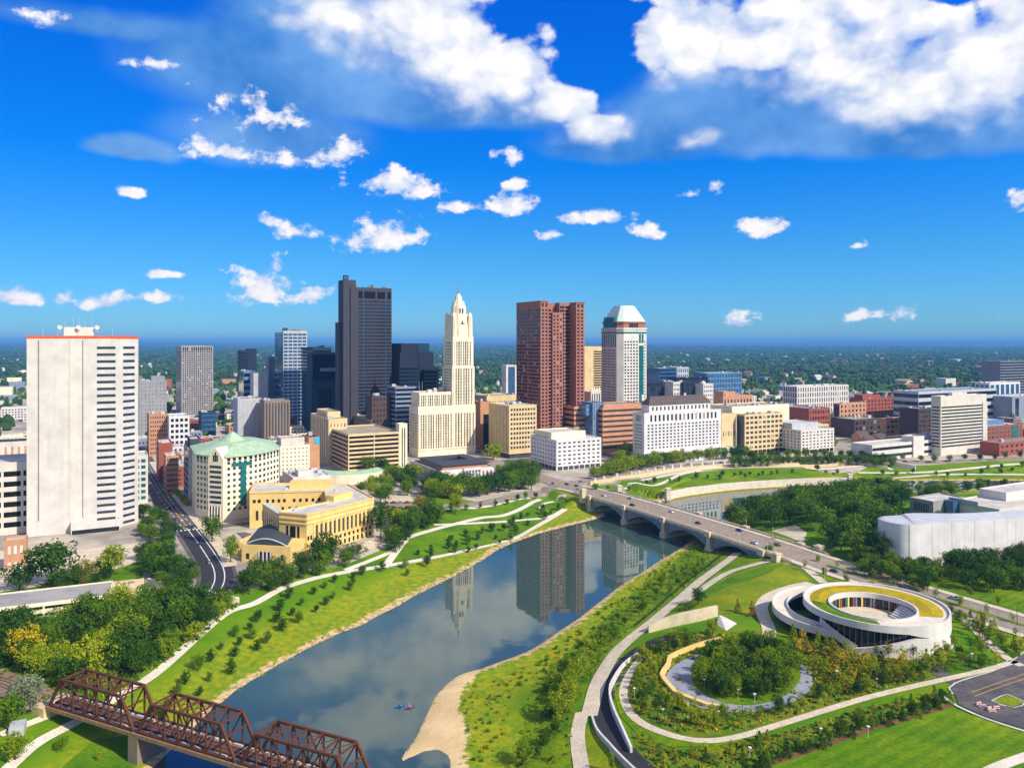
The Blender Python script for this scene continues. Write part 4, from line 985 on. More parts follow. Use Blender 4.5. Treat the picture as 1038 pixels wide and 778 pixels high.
# slate-roofed classical museum in front of it
o = Bld('museum', 'low white stone building with dark slate roof round a court below the spire tower', 'museum', 444, 640, 416, 502, 477)
o.block(0, o.b, 0, o.a, 0, o.h, 'marble_white', 'roof_grey'); b, a, h = o.b, o.a, o.h
o.win('F', 4, b * .42, 2, h - 2, 3, 1, .3, .6, 'tile_red'); o.win('F', b * .75, b - 2, 2, h - 2, 3, 1, .4, .7, 'tile_red'); o.win('L', 3, a - 3, 2, h - 2, 8, 1, .35, .6, 'glass_dark')
for i in range(6):
    mb = MB(); mb.cyl(b * .45 + i * b * .055, -1.3, 0, h - 1.6, .55, 10, .48); mb.build('column', 'marble_white', o.root)
mb = MB(); mb.box(b * .43, b * .75, -2.1, -.02, h - 1.6, h + .4); mb.build('portico', 'marble_white', o.root)
mb = MB(); O_ = [(b * .10, a * .08), (b * .96, a * .08), (b * .96, a * .94), (b * .10, a * .94)]; I_ = [(b * .34, a * .36), (b * .72, a * .36), (b * .72, a * .70), (b * .34, a * .70)]
o.block(b * .13, b * .93, a * .11, a * .33, h - .9, h + 3, 'brick_orange', 'roof_dark', 'attic'); o.block(b * .13, b * .93, a * .73, a * .91, h - .9, h + 3, 'brick_orange', 'roof_dark', 'attic')
o.block(b * .13, b * .31, a * .33, a * .73, h - .9, h + 3, 'brick_orange', 'roof_dark', 'attic'); o.block(b * .75, b * .93, a * .33, a * .73, h - .9, h + 3, 'brick_orange', 'roof_dark', 'attic')
lo = [(q[0], q[1], h + 3.02) for q in O_]; hi = [(q[0], q[1], h + 4.3) for q in I_]; mb.strip(lo, hi, closed=True)
lo2 = [(q[0], q[1], h + 2.4) for q in O_]; mb.strip(lo2, lo, closed=True); hi2 = [(q[0], q[1], h + 2.0) for q in I_]; mb.strip(hi, hi2, closed=True); mb.build('slate_roof', 'slate_dark', o.root); o.done(60)

# yellow office, orange block, tan garage
o = Bld('office_building', 'tan concrete office block with punched windows raised on a dark base', 'office building', 516, 783, 495.5, 544, 411)
o.block(0, o.b, 0, o.a, 5, o.h, 'tan_stone', 'roof_white'); o.block(1.5, o.b - 1.5, 1.5, o.a - 1.5, 0, 5, 'slate_dark', 'roof_dark', 'ground_floor', .1)
o.win('F', 1.2, o.b - 1.2, 9, o.h - 2, 9, 9, .62, .5, 'glass_dark', alt='glass_warm'); o.win('L', 1, o.a - 1, 7, o.h - 1, 14, 1, .3, .98, 'taupe'); o.done(100); o.units(0, o.b, 0, o.a, o.h - .9, 4)
o = simple('office_building', 'narrow orange-brown building between the spire tower and the tan office block', 'office building', 487, 850, 483, 497, 407, 'brick_orange', 'roof_grey', (3, 1, .0, .0), None, a=20, un=1)
mb = MB(); mb.box(o.b * .3, o.b - .3, -.2, .4, 2, o.h - 14); mb.build('window_wall', 'void_dark', o.root)
simple('office_building', 'long tan low building behind the tan office block', 'office building', 491, 960, None, 524, 401, 'tan_stone', 'roof_grey', (14, 2, .5, .5), None, a=30, lim=40)
simple('office_building', 'pale tower block with blue glass side left of the red granite tower', 'office building', 513, 1150, 512, 524, 370, 'pale_concrete', 'roof_white', (1, 1, .7, .97), None, a=14, wm='glass_blue')
o = Bld('parking_garage', 'tan open-decked parking garage with a stair tower at its right end', 'parking garage', 353, 700, 331.5, 405, 440)
b, a, h = o.b, o.a, o.h
o.block(0, b, 0, a, 0, h, 'tan_stone', 'roof_tan', par=1.1)
for k in range(2): o.bands('F', b * (.02 + .49 * k), b * (.49 + .49 * k), 2.5, h - 1.2, 8, .5, 'void_dark', .6)
o.win('L', 1, a - 1, 2.5, h - 1.2, 10, 8, .8, .5, 'void_dark', .6); o.done(100)
o.block(b + .02, b + 8, 1, 10, 0, h + 7, 'cream_stone', 'roof_tan', 'stair_tower')
mb = MB(); mb.box(b + 2.6, b + 3.4, .7, 1.3, 3, h + 3); mb.box(b + 5, b + 5.8, .7, 1.3, 3, h + 3); mb.build('stair_window', 'glass_dark', o.root)
for k in range(14):
    mb = MB(); mb.box(b * (.3 + .05 * (k % 7)), b * (.3 + .05 * (k % 7)) + 4.4, a * (.35 if k < 7 else .6), a * (.35 if k < 7 else .6) + .25, h - 1.08, h - .9); 
simple('office_building', 'tan block with blank ribbed side behind the parking garage', 'office building', 333, 745, 314.5, 352, 424.5, 'tan_stone', 'roof_tan', (5, 4, .3, .3), (8, 1, .25, .95), pent=(.25, .95, .3, .9, 5, 'tan_stone'), wm='taupe', un=3)
simple('office_building', 'brown stone building with rooftop tanks behind the parking garage', 'office building', 376, 830, 357, 389, 425, 'taupe', 'roof_tan', (5, 4, .5, .5), (8, 5, .4, .5), un=5)
# cream block and brick annex
o = simple('office_building', 'cream square-windowed block behind the copper-roofed building', 'office building', 284, 660, 277, 314, 452, 'cream_stone', 'roof_tan', (7, 8, .3, .34), None, pent=(.1, .9, .3, .9, 5.5, 'pale_concrete'))
o = simple('brick_building', 'brick wall block with a bright cyan sign beside the cream block', 'building', 313, 690, None, 324, 443, 'brick_orange', 'roof_dark', None, None, a=26, un=1)
mb = MB(); mb.box(o.b * .5, o.b - .2, -.3, .2, o.h - 6, o.h - .6); mb.build('sign_panel', 'glass_sky', o.root)
M['cyan_panel'] = mat('cyan_panel', (20, 180, 214), 0.6); mb = MB(); mb.box(o.b * .52, o.b - .35, -.36, -.31, o.h - 5.8, o.h - .8); mb.build('sign_face', 'cyan_panel', o.root)

# ------------------------------------------------------------------ copper-roofed faceted building
D0 = 520
def wpt(px, py, z): 
    x, y = flat(px, py, z); return (x, y)
base = [wpt(199, 524, 8.6), wpt(213, 527, 8.6), wpt(229, 528.5, 8.6), wpt(257, 524, 8.6), wpt(270, 520, 8.6), wpt(283, 515, 8.6)]
gx0, gy0 = base[2]
back = [(base[5][0] - 17, base[5][1] + 40), (base[5][0] - 42, base[5][1] + 52), (base[0][0] - 20, base[0][1] + 40)]
poly = [(q[0] - gx0, q[1] - gy0) for q in base + back]
rt = tag(empty('office_building', (gx0, gy0, 8.6)), 'cream faceted office building with a pale green copper roof', 'office building')
OCC.append((gx0 + 5, gy0 + 35, 50))
zt = HC + gy0 * (HY - 463) / F - 8.6; za = HC + (gy0 + 34) * (HY - 438) / F - 8.6
mb = MB(); mb.prism(poly, 0, zt, 0, False); mb.build('wall', 'cream_stone', rt)
cxp = sum(q[0] for q in poly) / len(poly); cyp = sum(q[1] for q in poly) / len(poly)
big = [(cxp + (q[0] - cxp) * 1.03, cyp + (q[1] - cyp) * 1.03) for q in poly]; ins = [(cxp + (q[0] - cxp) * .42, cyp + (q[1] - cyp) * .42) for q in poly]
tinyp = [(cxp - 4 + (q[0] - cxp) * .04, cyp + (q[1] - cyp) * .04) for q in poly]
mb = MB(); mb.taper(big, zt - .6, big, zt + .3, 0, False); mb.taper(big, zt + .3, ins, zt + (za - zt) * .52, 0, True); mb.taper([(cxp - 4 + (q[0] - cxp) * .30, cyp + (q[1] - cyp) * .30) for q in poly], zt + (za - zt) * .51, tinyp, za)
mb.build('copper_roof', 'copper_green', rt)
wl_ = []
for k in range(5):
    p, q = Vector(poly[k]), Vector(poly[k + 1]); L_ = (q - p).length; d = (q - p) / L_
    r = math.atan2(d.y, d.x); nb = max(3, int(L_ / 3.4))
    for j in range(9):
        zz = 6 + j * (zt - 8) / 9 + 1.6
        for i in range(nb):
            u = (i + .5) / nb
            if k == 3 and .15 < u < .0: continue
            c = p + d * (L_ * u)
            wl_.append((c.x, c.y, zz, r, L_ / nb * .5, (zt - 8) / 9 * .48, 'glass_mid' if (i + j) % 5 else 'glass_teal', .3))
    if k in (0, 2, 3, 4):                           # dark loggia openings under the eave
        for i in range(nb): c = p + d * (L_ * (i + .5) / nb); wl_.append((c.x, c.y, zt - 1.8, r, L_ / nb * .55, 2.2, 'void_dark', .4))
for it in wl_[:100]: link('window', win_mesh(it[4], it[5], it[6], it[7]), rt, (it[0], it[1], it[2]), it[3])
fake = Bld.__new__(Bld); fake.root = rt; fake.wins = wl_[100:]; fake.done(0)
p, q = Vector(poly[2]), Vector(poly[3]); d = (q - p).normalized(); r = math.atan2(d.y, d.x); L_ = (q - p).length
c = p + d * (L_ * .62); mb = MB(); mb.box(-1.9, 1.9, -.5, .3, 9, zt - 5); mb.box(-8, 6, -.6, .3, zt - 6.6, zt - 4.4); mb.build('glass_strip', 'glass_teal', rt, (c.x, c.y, 0), r)
p, q = Vector(poly[1]), Vector(poly[2]); d = (q - p).normalized(); r = math.atan2(d.y, d.x); L_ = (q - p).length; c = p + d * (L_ * .5)
mb = MB()                                           # gabled entrance bay
mb.box(-6, 6, -2.4, .2, 0, zt - .8); mb.poly([(-6, -2.4, zt - .8), (6, -2.4, zt - .8), (0, -2.4, zt + 6)]); mb.poly([(-6, -2.4, zt - .8), (0, -2.4, zt + 6), (0, 9, zt + 6), (-6, 4, zt - .8)]); mb.poly([(6, -2.4, zt - .8), (6, 4, zt - .8), (0, 9, zt + 6), (0, -2.4, zt + 6)])
mb.build('gable_bay', 'cream_stone', rt, (c.x, c.y, 0), r)
mb = MB()
for j in range(8): mb.box(-4.6, 4.6, -2.5, -2.2, 12 + j * (zt - 16) / 8, 12 + j * (zt - 16) / 8 + 1.7)
mb.build('bay_glazing', 'glass_mid', rt, (c.x, c.y, 0), r)
mb = MB(); mb.box(-4.8, 4.8, -2.56, -2.2, 1, 10.4); mb.build('portal', 'void_dark', rt, (c.x, c.y, 0), r)
for i in range(5): mb = MB(); mb.cyl(-4.6 + i * 2.3, -3.2, 0, 10.5, .55, 8); mb.build('column', 'white_wall', rt, (c.x, c.y, 0), r)
mb = MB()
for i in (-1.4, 0, 1.4): mb.box(i - .5, i + .5, -2.5, -2.2, zt - 3, zt + (3.2 if i == 0 else 1.2))
mb.build('gable_window', 'void_dark', rt, (c.x, c.y, 0), r)

# ------------------------------------------------------------------ yellow stone courthouse round an open court
ZT = 31.0
P_ = [wpt(*q, ZT) for q in ((283, 520), (311, 522.5), (379, 505.5), (353, 491.5), (258, 490), (253, 500), (329, 498), (332.5, 509.5), (288.5, 518))]
gx0, gy0 = P_[1]; pl = [(q[0] - gx0, q[1] - gy0) for q in P_]
zg = 8.0; rt = tag(empty('courthouse', (gx0, gy0, zg)), 'yellow sandstone courthouse with white roofs round an open court', 'courthouse'); hh = ZT - zg
OCC.append((gx0 - 5, gy0 + 40, 48))
mb = MB(); mb.prism(pl, 0, hh, 0, True, 1); mb.build('wall', ['yellow_stone', 'roof_white'], rt)
mb = MB(); n_ = len(pl); inn = []
P2 = np.array(pl)
for k in range(n_):                                 # parapet
    a_, c_ = Vector(P2[k]), Vector(P2[(k + 1) % n_]); mb.bar((a_.x, a_.y, hh + .45), (c_.x, c_.y, hh + .45), .7, .94)
mb.build('parapet', 'yellow_stone', rt)
def facade(i0, i1, spec, root=rt, pp=pl):
    p, q = Vector(pp[i0]), Vector(pp[i1]); L_ = (q - p).length; d = (q - p) / L_; r = math.atan2(d.y, d.x)
    for (n, u0, u1, z0, z1_, w, m_) in spec:
        for i in range(n):
            c = p + d * (L_ * (u0 + (u1 - u0) * (i + .5) / n)); link('window', win_mesh(w, z1_ - z0, m_, .5), root, (c.x, c.y, (z0 + z1_) / 2), r)
    return p, d, L_, r
p, d, L_, r = facade(1, 2, [(13, .10, .93, 9.2, 16.6, 1.5, 'glass_warm'), (14, .05, .97, 5.6, 7.4, 1.5, 'glass_dark'), (14, .05, .97, 1.6, 4.2, 1.5, 'glass_dark'), (2, .0, .08, 9.2, 11.6, 1.3, 'glass_dark')])
for zz in (8.0, 18.2, 20.6): mb = MB(); mb.box(0, L_, -.45, -.02, zz - .3, zz + .3); mb.build('cornice', 'yellow_stone', rt, (p.x, p.y, 0), r)
for i in range(14): mb = MB(); u = L_ * (.10 + .83 * i / 13); mb.box(u - .8, u + .8, -.4, -.02, 8.4, 17.8); mb.build('pilaster', 'yellow_stone', rt, (p.x, p.y, 0), r)
p, d, L_, r = facade(0, 1, [(1, .36, .64, 9.2, 16.6, 3.6, 'glass_dark'), (2, .1, .9, 9.2, 16.6, 1.4, 'glass_dark'), (1, .36, .64, 5.2, 7.6, 3.4, 'glass_dark'), (2, .1, .9, 5.4, 7.4, 1.3, 'glass_dark'), (1, .36, .64, .8, 4.0, 3.4, 'glass_dark'), (2, .1, .9, 1.4, 4, 1.3, 'glass_dark')])
for zz in (8.0, 18.2, 20.6): mb = MB(); mb.box(0, L_, -.45, -.02, zz - .3, zz + .3); mb.build('cornice', 'yellow_stone', rt, (p.x, p.y, 0), r)
facade(5, 6, [(2, .03, .16, 17, 19, 1.8, 'glass_dark'), (4, .20, .5, 17, 19, 1.6, 'glass_dark'), (5, .55, .97, 17, 19, 1.6, 'glass_dark'), (7, .3, .95, 12, 14, 1.5, 'glass_dark'), (3, .06, .3, 6, 12, 1.5, 'glass_dark')])
a_, c_ = np.array(pl[0]), np.array(wpt(266, 509, ZT)) - np.array([gx0, gy0])
dv = (c_ - a_) / np.linalg.norm(c_ - a_); nv = np.array([-dv[1], dv[0]])
mb = MB(); mb.prism([tuple(a_), tuple(c_), tuple(c_ - nv * 5), tuple(a_ - nv * 5)], 0, hh - .6, 0, True, 1); mb.build('side_wing', ['tan_stone', 'roof_white'], rt)
L_ = np.linalg.norm(c_ - a_); r = math.atan2(-dv[1], -dv[0])
for i in range(8): q = a_ + dv * L_ * (i + .5) / 8; link('window', win_mesh(1.7, 13, 'glass_dark', .6), rt, (q[0] , q[1], 12.5), r)
x, y = wpt(315, 494, ZT); mb = MB(); mb.box(-13, 13, -4, 6, 0, 4.5); mb.build('penthouse', 'yellow_stone', rt, (x - gx0, y - gy0, hh - .02), .1)
x, y = wpt(345, 506, ZT); mb = MB(); mb.box(-8, 9, -2, 4, 0, 3.5); mb.build('penthouse', 'yellow_stone', rt, (x - gx0, y - gy0, hh - .02), math.radians(61))
for q in ((352, 500), (341, 497), (300, 517), (318, 512), (290, 496)):
    x, y = wpt(*q, ZT); mb = MB(); mb.box(-1.2, 1.2, -.8, .8, 0, 1.3); mb.build('roof_unit', 'light_grey', rt, (x - gx0, y - gy0, hh - .02), .5)
# low annex with barrel roof
x, y, z = G(245, 569); an = tag(empty('annex_building', (x, y, z - .3), math.radians(-10)), 'low yellow stone annex with a dark curved slate roof left of the courthouse', 'building')
mb = MB(); mb.box(0, 28, 0, 24, 0, 9.5); mb.box(-10, 0, 10, 34, 0, 7.5); mb.build('wall', 'yellow_stone', an)
mb = MB(); arc = [(1.5 + 24 * u, 9.5 + 3.4 * math.sin(math.pi * u)) for u in np.linspace(0, 1, 13)]
arcL = [(-10 + 26 * u, 7.6 + 5.2 * math.sin(math.pi * u)) for u in np.linspace(0, 1, 13)]
mb.strip([(xx, 1, zz) for xx, zz in arc], [(xx - 11, 36, zz) for xx, zz in arc]); mb.poly([(xx, 1, zz) for xx, zz in arc]); mb.poly([(xx - 11, 36, zz) for xx, zz in arc]); mb.build('barrel_roof', 'slate_dark', an)
mb = MB(); 
for k in range(12): mb.bar((arc[k][0], .9, arc[k][1] + .1), (arc[k + 1][0], .9, arc[k + 1][1] + .1), .4, .5)
mb.build('roof_trim', 'copper_pale', an)
mb = MB(); mb.box(10.5, 17.5, -.1, .4, 0, 6.2); mb.build('portal', 'void_dark', an)
for xx in (9.6, 12, 14.2, 16.4): mb = MB(); mb.box(xx, xx + .8, -.4, -.12, 0, 6.4); mb.build('pilaster', 'white_wall', an)
mb = MB(); mb.box(2.5, 4.4, -.06, .4, 2, 5); mb.box(22.5, 24, -.06, .4, 2, 5); mb.build('window', 'glass_dark', an)
# low white complex with curved blue-green roof
o = Bld('low_office', 'low white flat-roofed complex behind the courthouse', 'building', 297, 620, 292, 335, 484, a=40)
o.block(0, o.b, 0, 40, 0, o.h, 'white_wall', 'roof_white'); o.block(o.b * .2, o.b * .6, 8, 20, o.h - .9, o.h + 4, 'white_wall', 'roof_white', 'penthouse'); o.bands('F', 1, o.b - 1, 2, o.h - 1.5, 2, .4, 'glass_mid'); o.units(0, o.b, 0, 40, o.h - .9, 6)
x, y, z = G(322, 496); cu = tag(empty('curved_hall', (x, y, z - .3), .35), 'low curved hall with a blue-green roof band behind the courthouse', 'building')
A1, A2 = [], []
for th in np.linspace(200, 330, 22): A1.append((34 + 34 * math.cos(math.radians(th)) - 2, 46 + 34 * math.sin(math.radians(th)))); A2.append((34 + 24 * math.cos(math.radians(th)) - 2, 46 + 24 * math.sin(math.radians(th))))
mb = MB(); mb.prism(A1 + A2[::-1], 0, 8.4, 0, False); mb.build('wall', 'cream_stone', cu); mb = MB(); mb.strip([(q[0] * 1.0, q[1], 8.4) for q in A1], [(q[0], q[1], 10.2) for q in A2]); mb.strip([(q[0], q[1], 10.2) for q in A2], [(q[0], q[1], 8.4) for q in A2]); mb.build('roof', 'copper_green', cu)

# ------------------------------------------------------------------ red granite tower
o = Bld('skyscraper', 'broad red-brown granite tower with a notch in the middle of its front', 'tower', 548, 826, 523.5, 592.5, 304.5)
b, a, h = o.b, min(o.a, 75), o.h; m = 'pink_granite'
X_ = lambda p: (lambda m_: (m_ * o.D - o.X) / (VX - m_ * VY))((p - CX) / F)
q1, q2, q3, q4 = X_(556), X_(562.5), X_(573), X_(584)
h2 = h - 12
o.block(0, q1, 0, a, 0, h, m, 'roof_dark'); o.block(q4, b, 0, a, 0, h - .6, m, 'roof_dark')
o.block(q1 + .02, q2, 7, a - 3, 0, h - 5, m, 'roof_dark'); o.block(q2 + .02, q3, 5, a - 3, 0, h2, m, 'roof_dark'); o.block(q3 + .02, q4 - .02, 12, a - 3, 0, h - 1, m, 'roof_dark')
o.block(q2, q4 - .05, 20, a - 4, h2, h - 1.5, m, 'roof_dark')
NZ = 37; z0 = 12
o.win('F', .8, q1 - .5, z0, h - 8, 2, NZ, .6, .56, 'glass_dark'); o.win('F', q4 + .5, b - .8, z0, h - 8, 2, NZ, .6, .56, 'glass_dark')
o.face('M', 0, 5, 1, 0, b); o.win('M', q2 + .3, q3 - .3, z0, h2 - 2, 3, NZ - 2, .56, .56, 'glass_dark')
o.face('N', 0, 7, 1, 0, b); o.win('N', q1 + .4, q2 - .4, z0, h - 8, 1, NZ, .95, .6, 'glass_navy'); o.face('Q', 0, 12, 1, 0, b); o.win('Q', q3 + .3, q4 - .3, z0, h - 4, 2, NZ, .86, .62, 'glass_navy')
o.win('L', 1, a - 1, z0, h - 8, 15, NZ, .74, .66, 'glass_dark')  # shade of the left face put into larger dark panes
for f_, u0, u1 in (('F', .4, q1 - .4), ('F', q4 + .4, b - .4)): o.win(f_, u0, u1, h - 7, h - 2, 2, 1, .55, .8, 'glass_dark')
o.done(100)
mb = MB(); mb.box(-.35, a * 0 + .3, a * .5 - .6, a * .5 + .6, 8, h - 4); mb.build('wall_rib', m, o.root)
for x0, x1 in ((-.3, q1 + .1), (q4 - .1, b + .3)): mb = MB(); mb.box(x0, x1, -.3, .6, h - 1.6, h - .4); mb.build('roof_edge', 'tile_red', o.root)
o.block(q1 - 1, q4 + 1, -3, 4.8, 0, 14, 'dark_brown', 'roof_dark', 'entrance_block')

# tan tower and gothic-topped block between the granite tower and the copper-topped tower
o = Bld('office_tower', 'plain tan tower slab with a black banded right half', 'tower', 590, 960, None, 611, 351, a=26)
o.block(0, o.b, 0, 26, 0, o.h, 'tan_stone', 'roof_tan'); o.win('F', o.b * .55, o.b, 6, o.h - 5, 1, 34, .98, .55, 'void_dark'); o.done(60)
o = Bld('office_building', 'small pointed-gable stone building at the foot of the copper-topped tower', 'office building', 599, 860, 598, 609, 397, a=14)
o.block(0, o.b, 0, 14, 0, o.h, 'pale_concrete', 'roof_grey')
for i in range(4):
    mb = MB(); x = o.b * (i + .5) / 4; r = o.b / 9
    mb.taper([(x - r, -.3), (x + r, -.3), (x + r, 2), (x - r, 2)], o.h, [(x - .1, .7), (x + .1, .7), (x + .1, .9), (x - .1, .9)], o.h + 6); mb.build('pinnacle', 'cream_stone', o.root)
o.win('F', .3, o.b - .3, 3, o.h - 1, 4, 1, .5, .96, 'slate_dark'); o.done(40)
# copper-topped tower
o = Bld('skyscraper', 'pale granite tower with a pale green copper pyramid roof', 'tower', 628, 873, 607, 658.5, 327)
b, a, h = o.b, o.a, o.h
c_ = min(a, b) * .14
pts = [(c_, 0), (b - c_, 0), (b, c_), (b, a - c_), (b - c_, a), (c_, a), (0, a - c_), (0, c_)]
hs = o.z(332)
o.prism(pts, 0, hs, 'white_wall', 'roof_grey')
o.faces['F'] = (0, 0, 1, 0, b); 
o.win('F', c_ + .3, b * .62, 14, hs - 14, 5, 30, .58, .52, 'glass_dark', alt='glass_mid'); o.win('F', b * .80, b - c_ - .2, 14, hs - 14, 2, 30, .58, .52, 'glass_dark'); o.win('L', c_, a - c_, 14, hs - 24, 12, 30, .5, .46, 'glass_mid')
o.win('L', c_, a - c_, hs - 22, hs - 7, 7, 1, .55, .96, 'glass_teal')
o.done(100)
mb = MB(); mb.box(b * .645, b * .785, -.5, .5, 12, hs - 20); mb.build('glass_strip', 'glass_teal', o.root)
mb = MB(); mb.box(b * .645, b * .70, -.5, .5, hs - 17, hs - 7); mb.box(b * .735, b * .785, -.5, .5, hs - 17, hs - 7); mb.build('glass_strip', 'glass_teal', o.root)
ctr = (b / 2, a / 2); scl = lambda k: [(ctr[0] + (q[0] - ctr[0]) * k, ctr[1] + (q[1] - ctr[1]) * k) for q in pts]
mb = MB(); mb.taper(scl(1.012), hs - 6.4, scl(1.012), hs - 4.6, 0, True); mb.build('string_course', 'glass_teal', o.root)
mb = MB(); mb.taper(scl(1.03), hs - 2.0, scl(1.03), hs + .02); mb.build('cornice', 'white_wall', o.root); mb = MB(); mb.taper(scl(.93), hs, scl(.93), o.z(327)); mb.taper(scl(.97), o.z(327), scl(.97), o.z(325.5)); mb.build('attic', 'pink_granite', o.root)
mb = MB(); mb.taper(scl(.96), o.z(325.5), scl(.46), o.z(309)); mb.build('copper_roof', 'copper_pale', o.root)
mb = MB()
for i in range(5): x = -.2; y = a * (.3 + .1 * i); mb.box(-.4, 6, y - 1.6, y + 1.6, hs, o.z(321))
mb.build('dormer', 'glass_teal', o.root)
mb = MB()
for u in (.35, .42, .5, .58): mb.box(b * u, b * u + 2.0, a * .02, a * .1, hs, o.z(326))
mb.build('dormer', 'glass_dark', o.root)

# stepped salmon building with glass corner
def stepped(label, xc, D, xl, xr, yt, steps, a=28):
    o = Bld('office_building', label, 'office building', xc, D, xl, xr, yt, a=a)
    o.block(0, o.b, 0, a, 0, o.h, 'salmon_stone', 'tile_red'); n = 8
    o.bands('F', .3, o.b - .3, 3, o.h - 1, n, .42, 'glass_warm', .4); o.bands('L', .3, a - .3, 3, o.h - 1, n, .42, 'glass_dark', .4); o.done(60); return o
o = stepped('salmon banded office wing left of the glass corner', 582, 835, None, 602, 412, 3); o.units(0, o.b, 4, 24, o.h - .9, 2)
o = Bld('atrium', 'grey glass corner atrium between the two salmon banded wings', 'building', 601, 828, None, 611, 408, a=20); o.block(0, o.b, 0, 20, 0, o.h, 'glass_sky', 'roof_grey')
for i in range(4): mb = MB(); mb.box(o.b * i / 4, o.b * i / 4 + .3, -.2, .1, 0, o.h); mb.build('mullion', 'light_grey', o.root)
o.block(-6, 0, 4, 20, o.h - 14, o.h - 2, 'glass_sky', 'roof_grey'); o.block(o.b, o.b + 5, 4, 20, o.h - 12, o.h - 1, 'glass_sky', 'roof_grey')
o = stepped('salmon banded office wing right of the glass corner, half in shade', 611, 825, None, 652, 413, 3, 34); o.block(3, o.b, 3, 30, o.h - .9, o.h + 3, 'salmon_stone', 'roof_grey', 'penthouse')
# white office
o = simple('office_building', 'white cube office with a setback beige penthouse, left of the marble building', 'office building', 564, 711, 538, 609.5, 446, 'marble_white', 'roof_white', (9, 6, .5, .36), (9, 6, .4, .36), ground='slate_dark', pent=(.04, .8, .25, .92, 5.6, 'cream_stone'), alt=None, un=0)
# white marble judicial building
o = Bld('courthouse', 'white marble building with a brown hip roof behind the promenade', 'courthouse', 653, 762, 641.5, 731, 418.5)
b, a, h = o.b, min(o.a, 34), o.h; m = 'marble_white'
X_ = lambda p: (lambda m_: (m_ * o.D - o.X) / (VX - m_ * VY))((p - CX) / F)
o.block(0, b, 0, a, 0, h, m, 'roof_white'); x0, x1 = X_(660), X_(722)
o.block(x0, x1, 3, a - 3, h - .9, o.z(411), m, 'roof_white')
zr = o.z(411); mb = MB(); mb.taper([(x0 - 1, 2), (x1 + 1, 2), (x1 + 1, a - 2), (x0 - 1, a - 2)], zr, [(x0 + 5, a * .45), (x1 - 5, a * .45), (x1 - 5, a * .55), (x0 + 5, a * .55)], zr + 8); mb.build('hip_roof', 'roof_brown', o.root)
o.win('F', 3, b - 3, 12, h - 11, 20, 8, .5, .5, 'glass_mid', alt='glass_warm'); o.win('F', 6, b - 5, h - 9, h - 2.5, 17, 1, .42, .95, 'glass_dark'); o.win('L', 3, a - 3, 12, h - 11, 10, 8, .45, .5, 'glass_mid'); o.win('L', 5, a - 5, h - 9, h - 2.5, 6, 1, .5, .95, 'glass_mid')
o.face('S', 0, 3, 1, 0, b); o.win('S', x0 + 2, x1 - 2, h + 1, zr - 1.5, 15, 1, .4, .8, 'glass_warm'); o.done(100)
o.block(-3, b * .98, -10, -.02, 0, 9, m, 'roof_white', 'podium'); x2, x3 = X_(683), X_(713)
o.block(x2, x3, -16, -10.02, 0, 13, m, 'roof_tan', 'pavilion'); o.block(X_(731), X_(741), -8, 12, 0, 9, m, 'roof_white', 'podium')
for i in range(6): mb = MB(); u = x2 + (x3 - x2) * (.14 + .145 * i); mb.box(u - .8, u + .8, -16.12, -15.8, 2.5, 9.5); mb.build('tall_window', 'glass_mid', o.root)
for i in range(12): mb = MB(); u = b * (.04 + .03 * i) if i < 6 else x3 + 2 + (i - 6) * 3; mb.box(u - .7, u + .7, -10.1, -9.8, 3, 6); mb.build('podium_window', 'glass_mid', o.root)
for i, x in enumerate((X_(657), X_(700))): mb = MB(); mb.box(x - 1, x + 1, a * .5 - 1, a * .5 + 1, zr + 4, zr + 10); mb.build('chimney', m, o.root)

# right-hand row
simple('office_building', 'narrow tan blank-fronted block right of the marble building', 'office building', 731.5, 815, None, 746, 419, 'tan_stone', 'roof_tan', (5, 1, .3, .12), None, a=30)
simple('office_building', 'wide tan office with square windows and a dark ground floor', 'office building', 755, 815, 746.5, 794, 420, 'tan_stone', 'roof_tan', (9, 7, .66, .5), (1, 1, .95, .97), ground='void_dark', un=5, wm='glass_mid')
simple('office_building', 'white cube office with a grey penthouse at the right end of the promenade', 'office building', 812, 818, 779, 845.5, 436, 'white_wall', 'roof_white', (9, 6, .5, .4), (9, 6, .4, .4), ground='void_dark', pent=(.03, .82, .3, .94, 6, 'light_grey'), alt=None, un=0)
simple('brick_building', 'long deep red brick block behind the tan and white offices', 'building', 820, 990, 787, 841.5, 414, 'brick_red', 'roof_grey', (8, 4, .55, .5), None, un=7)
simple('apartment_block', 'white apartment block with scattered tall dark windows', 'apartments', 808, 1240, 793.5, 860, 391.5, 'white_wall', 'roof_white', (22, 5, .4, .75), (6, 5, .5, .75), un=3)
simple('brick_building', 'brick block with a grey glass corner bay', 'building', 851, 1060, 845, 878, 409, 'brick_orange', 'roof_white', (7, 5, .4, .55), (1, 1, .9, .96), un=3)
o = simple('brick_building', 'large orange-red brick block with a church steeple behind it', 'building', 875, 1180, 861, 910, 404, 'brick_red', 'tile_red', (10, 5, .4, .5), None, pent=(.1, .6, .3, .9, 5, 'brick_red'))
st = Bld('church_steeple', 'slender church steeple rising behind the orange-red brick block', 'steeple', 877, 1260, None, 883, 404, a=9, b=9)
st.block(0, 9, 0, 9, 0, st.h, 'brick_red', 'roof_dark'); mb = MB(); mb.taper([(1, 1), (8, 1), (8, 8), (1, 8)], st.h - .9, [(1.6, 1.6), (7.4, 1.6), (7.4, 7.4), (1.6, 7.4)], st.h + 7); mb.taper([(1.2, 1.2), (7.8, 1.2), (7.8, 7.8), (1.2, 7.8)], st.h + 7, [(4.4, 4.4), (4.6, 4.4), (4.6, 4.6), (4.4, 4.6)], st.h + 23); mb.build('spire', 'slate_dark', st.root)
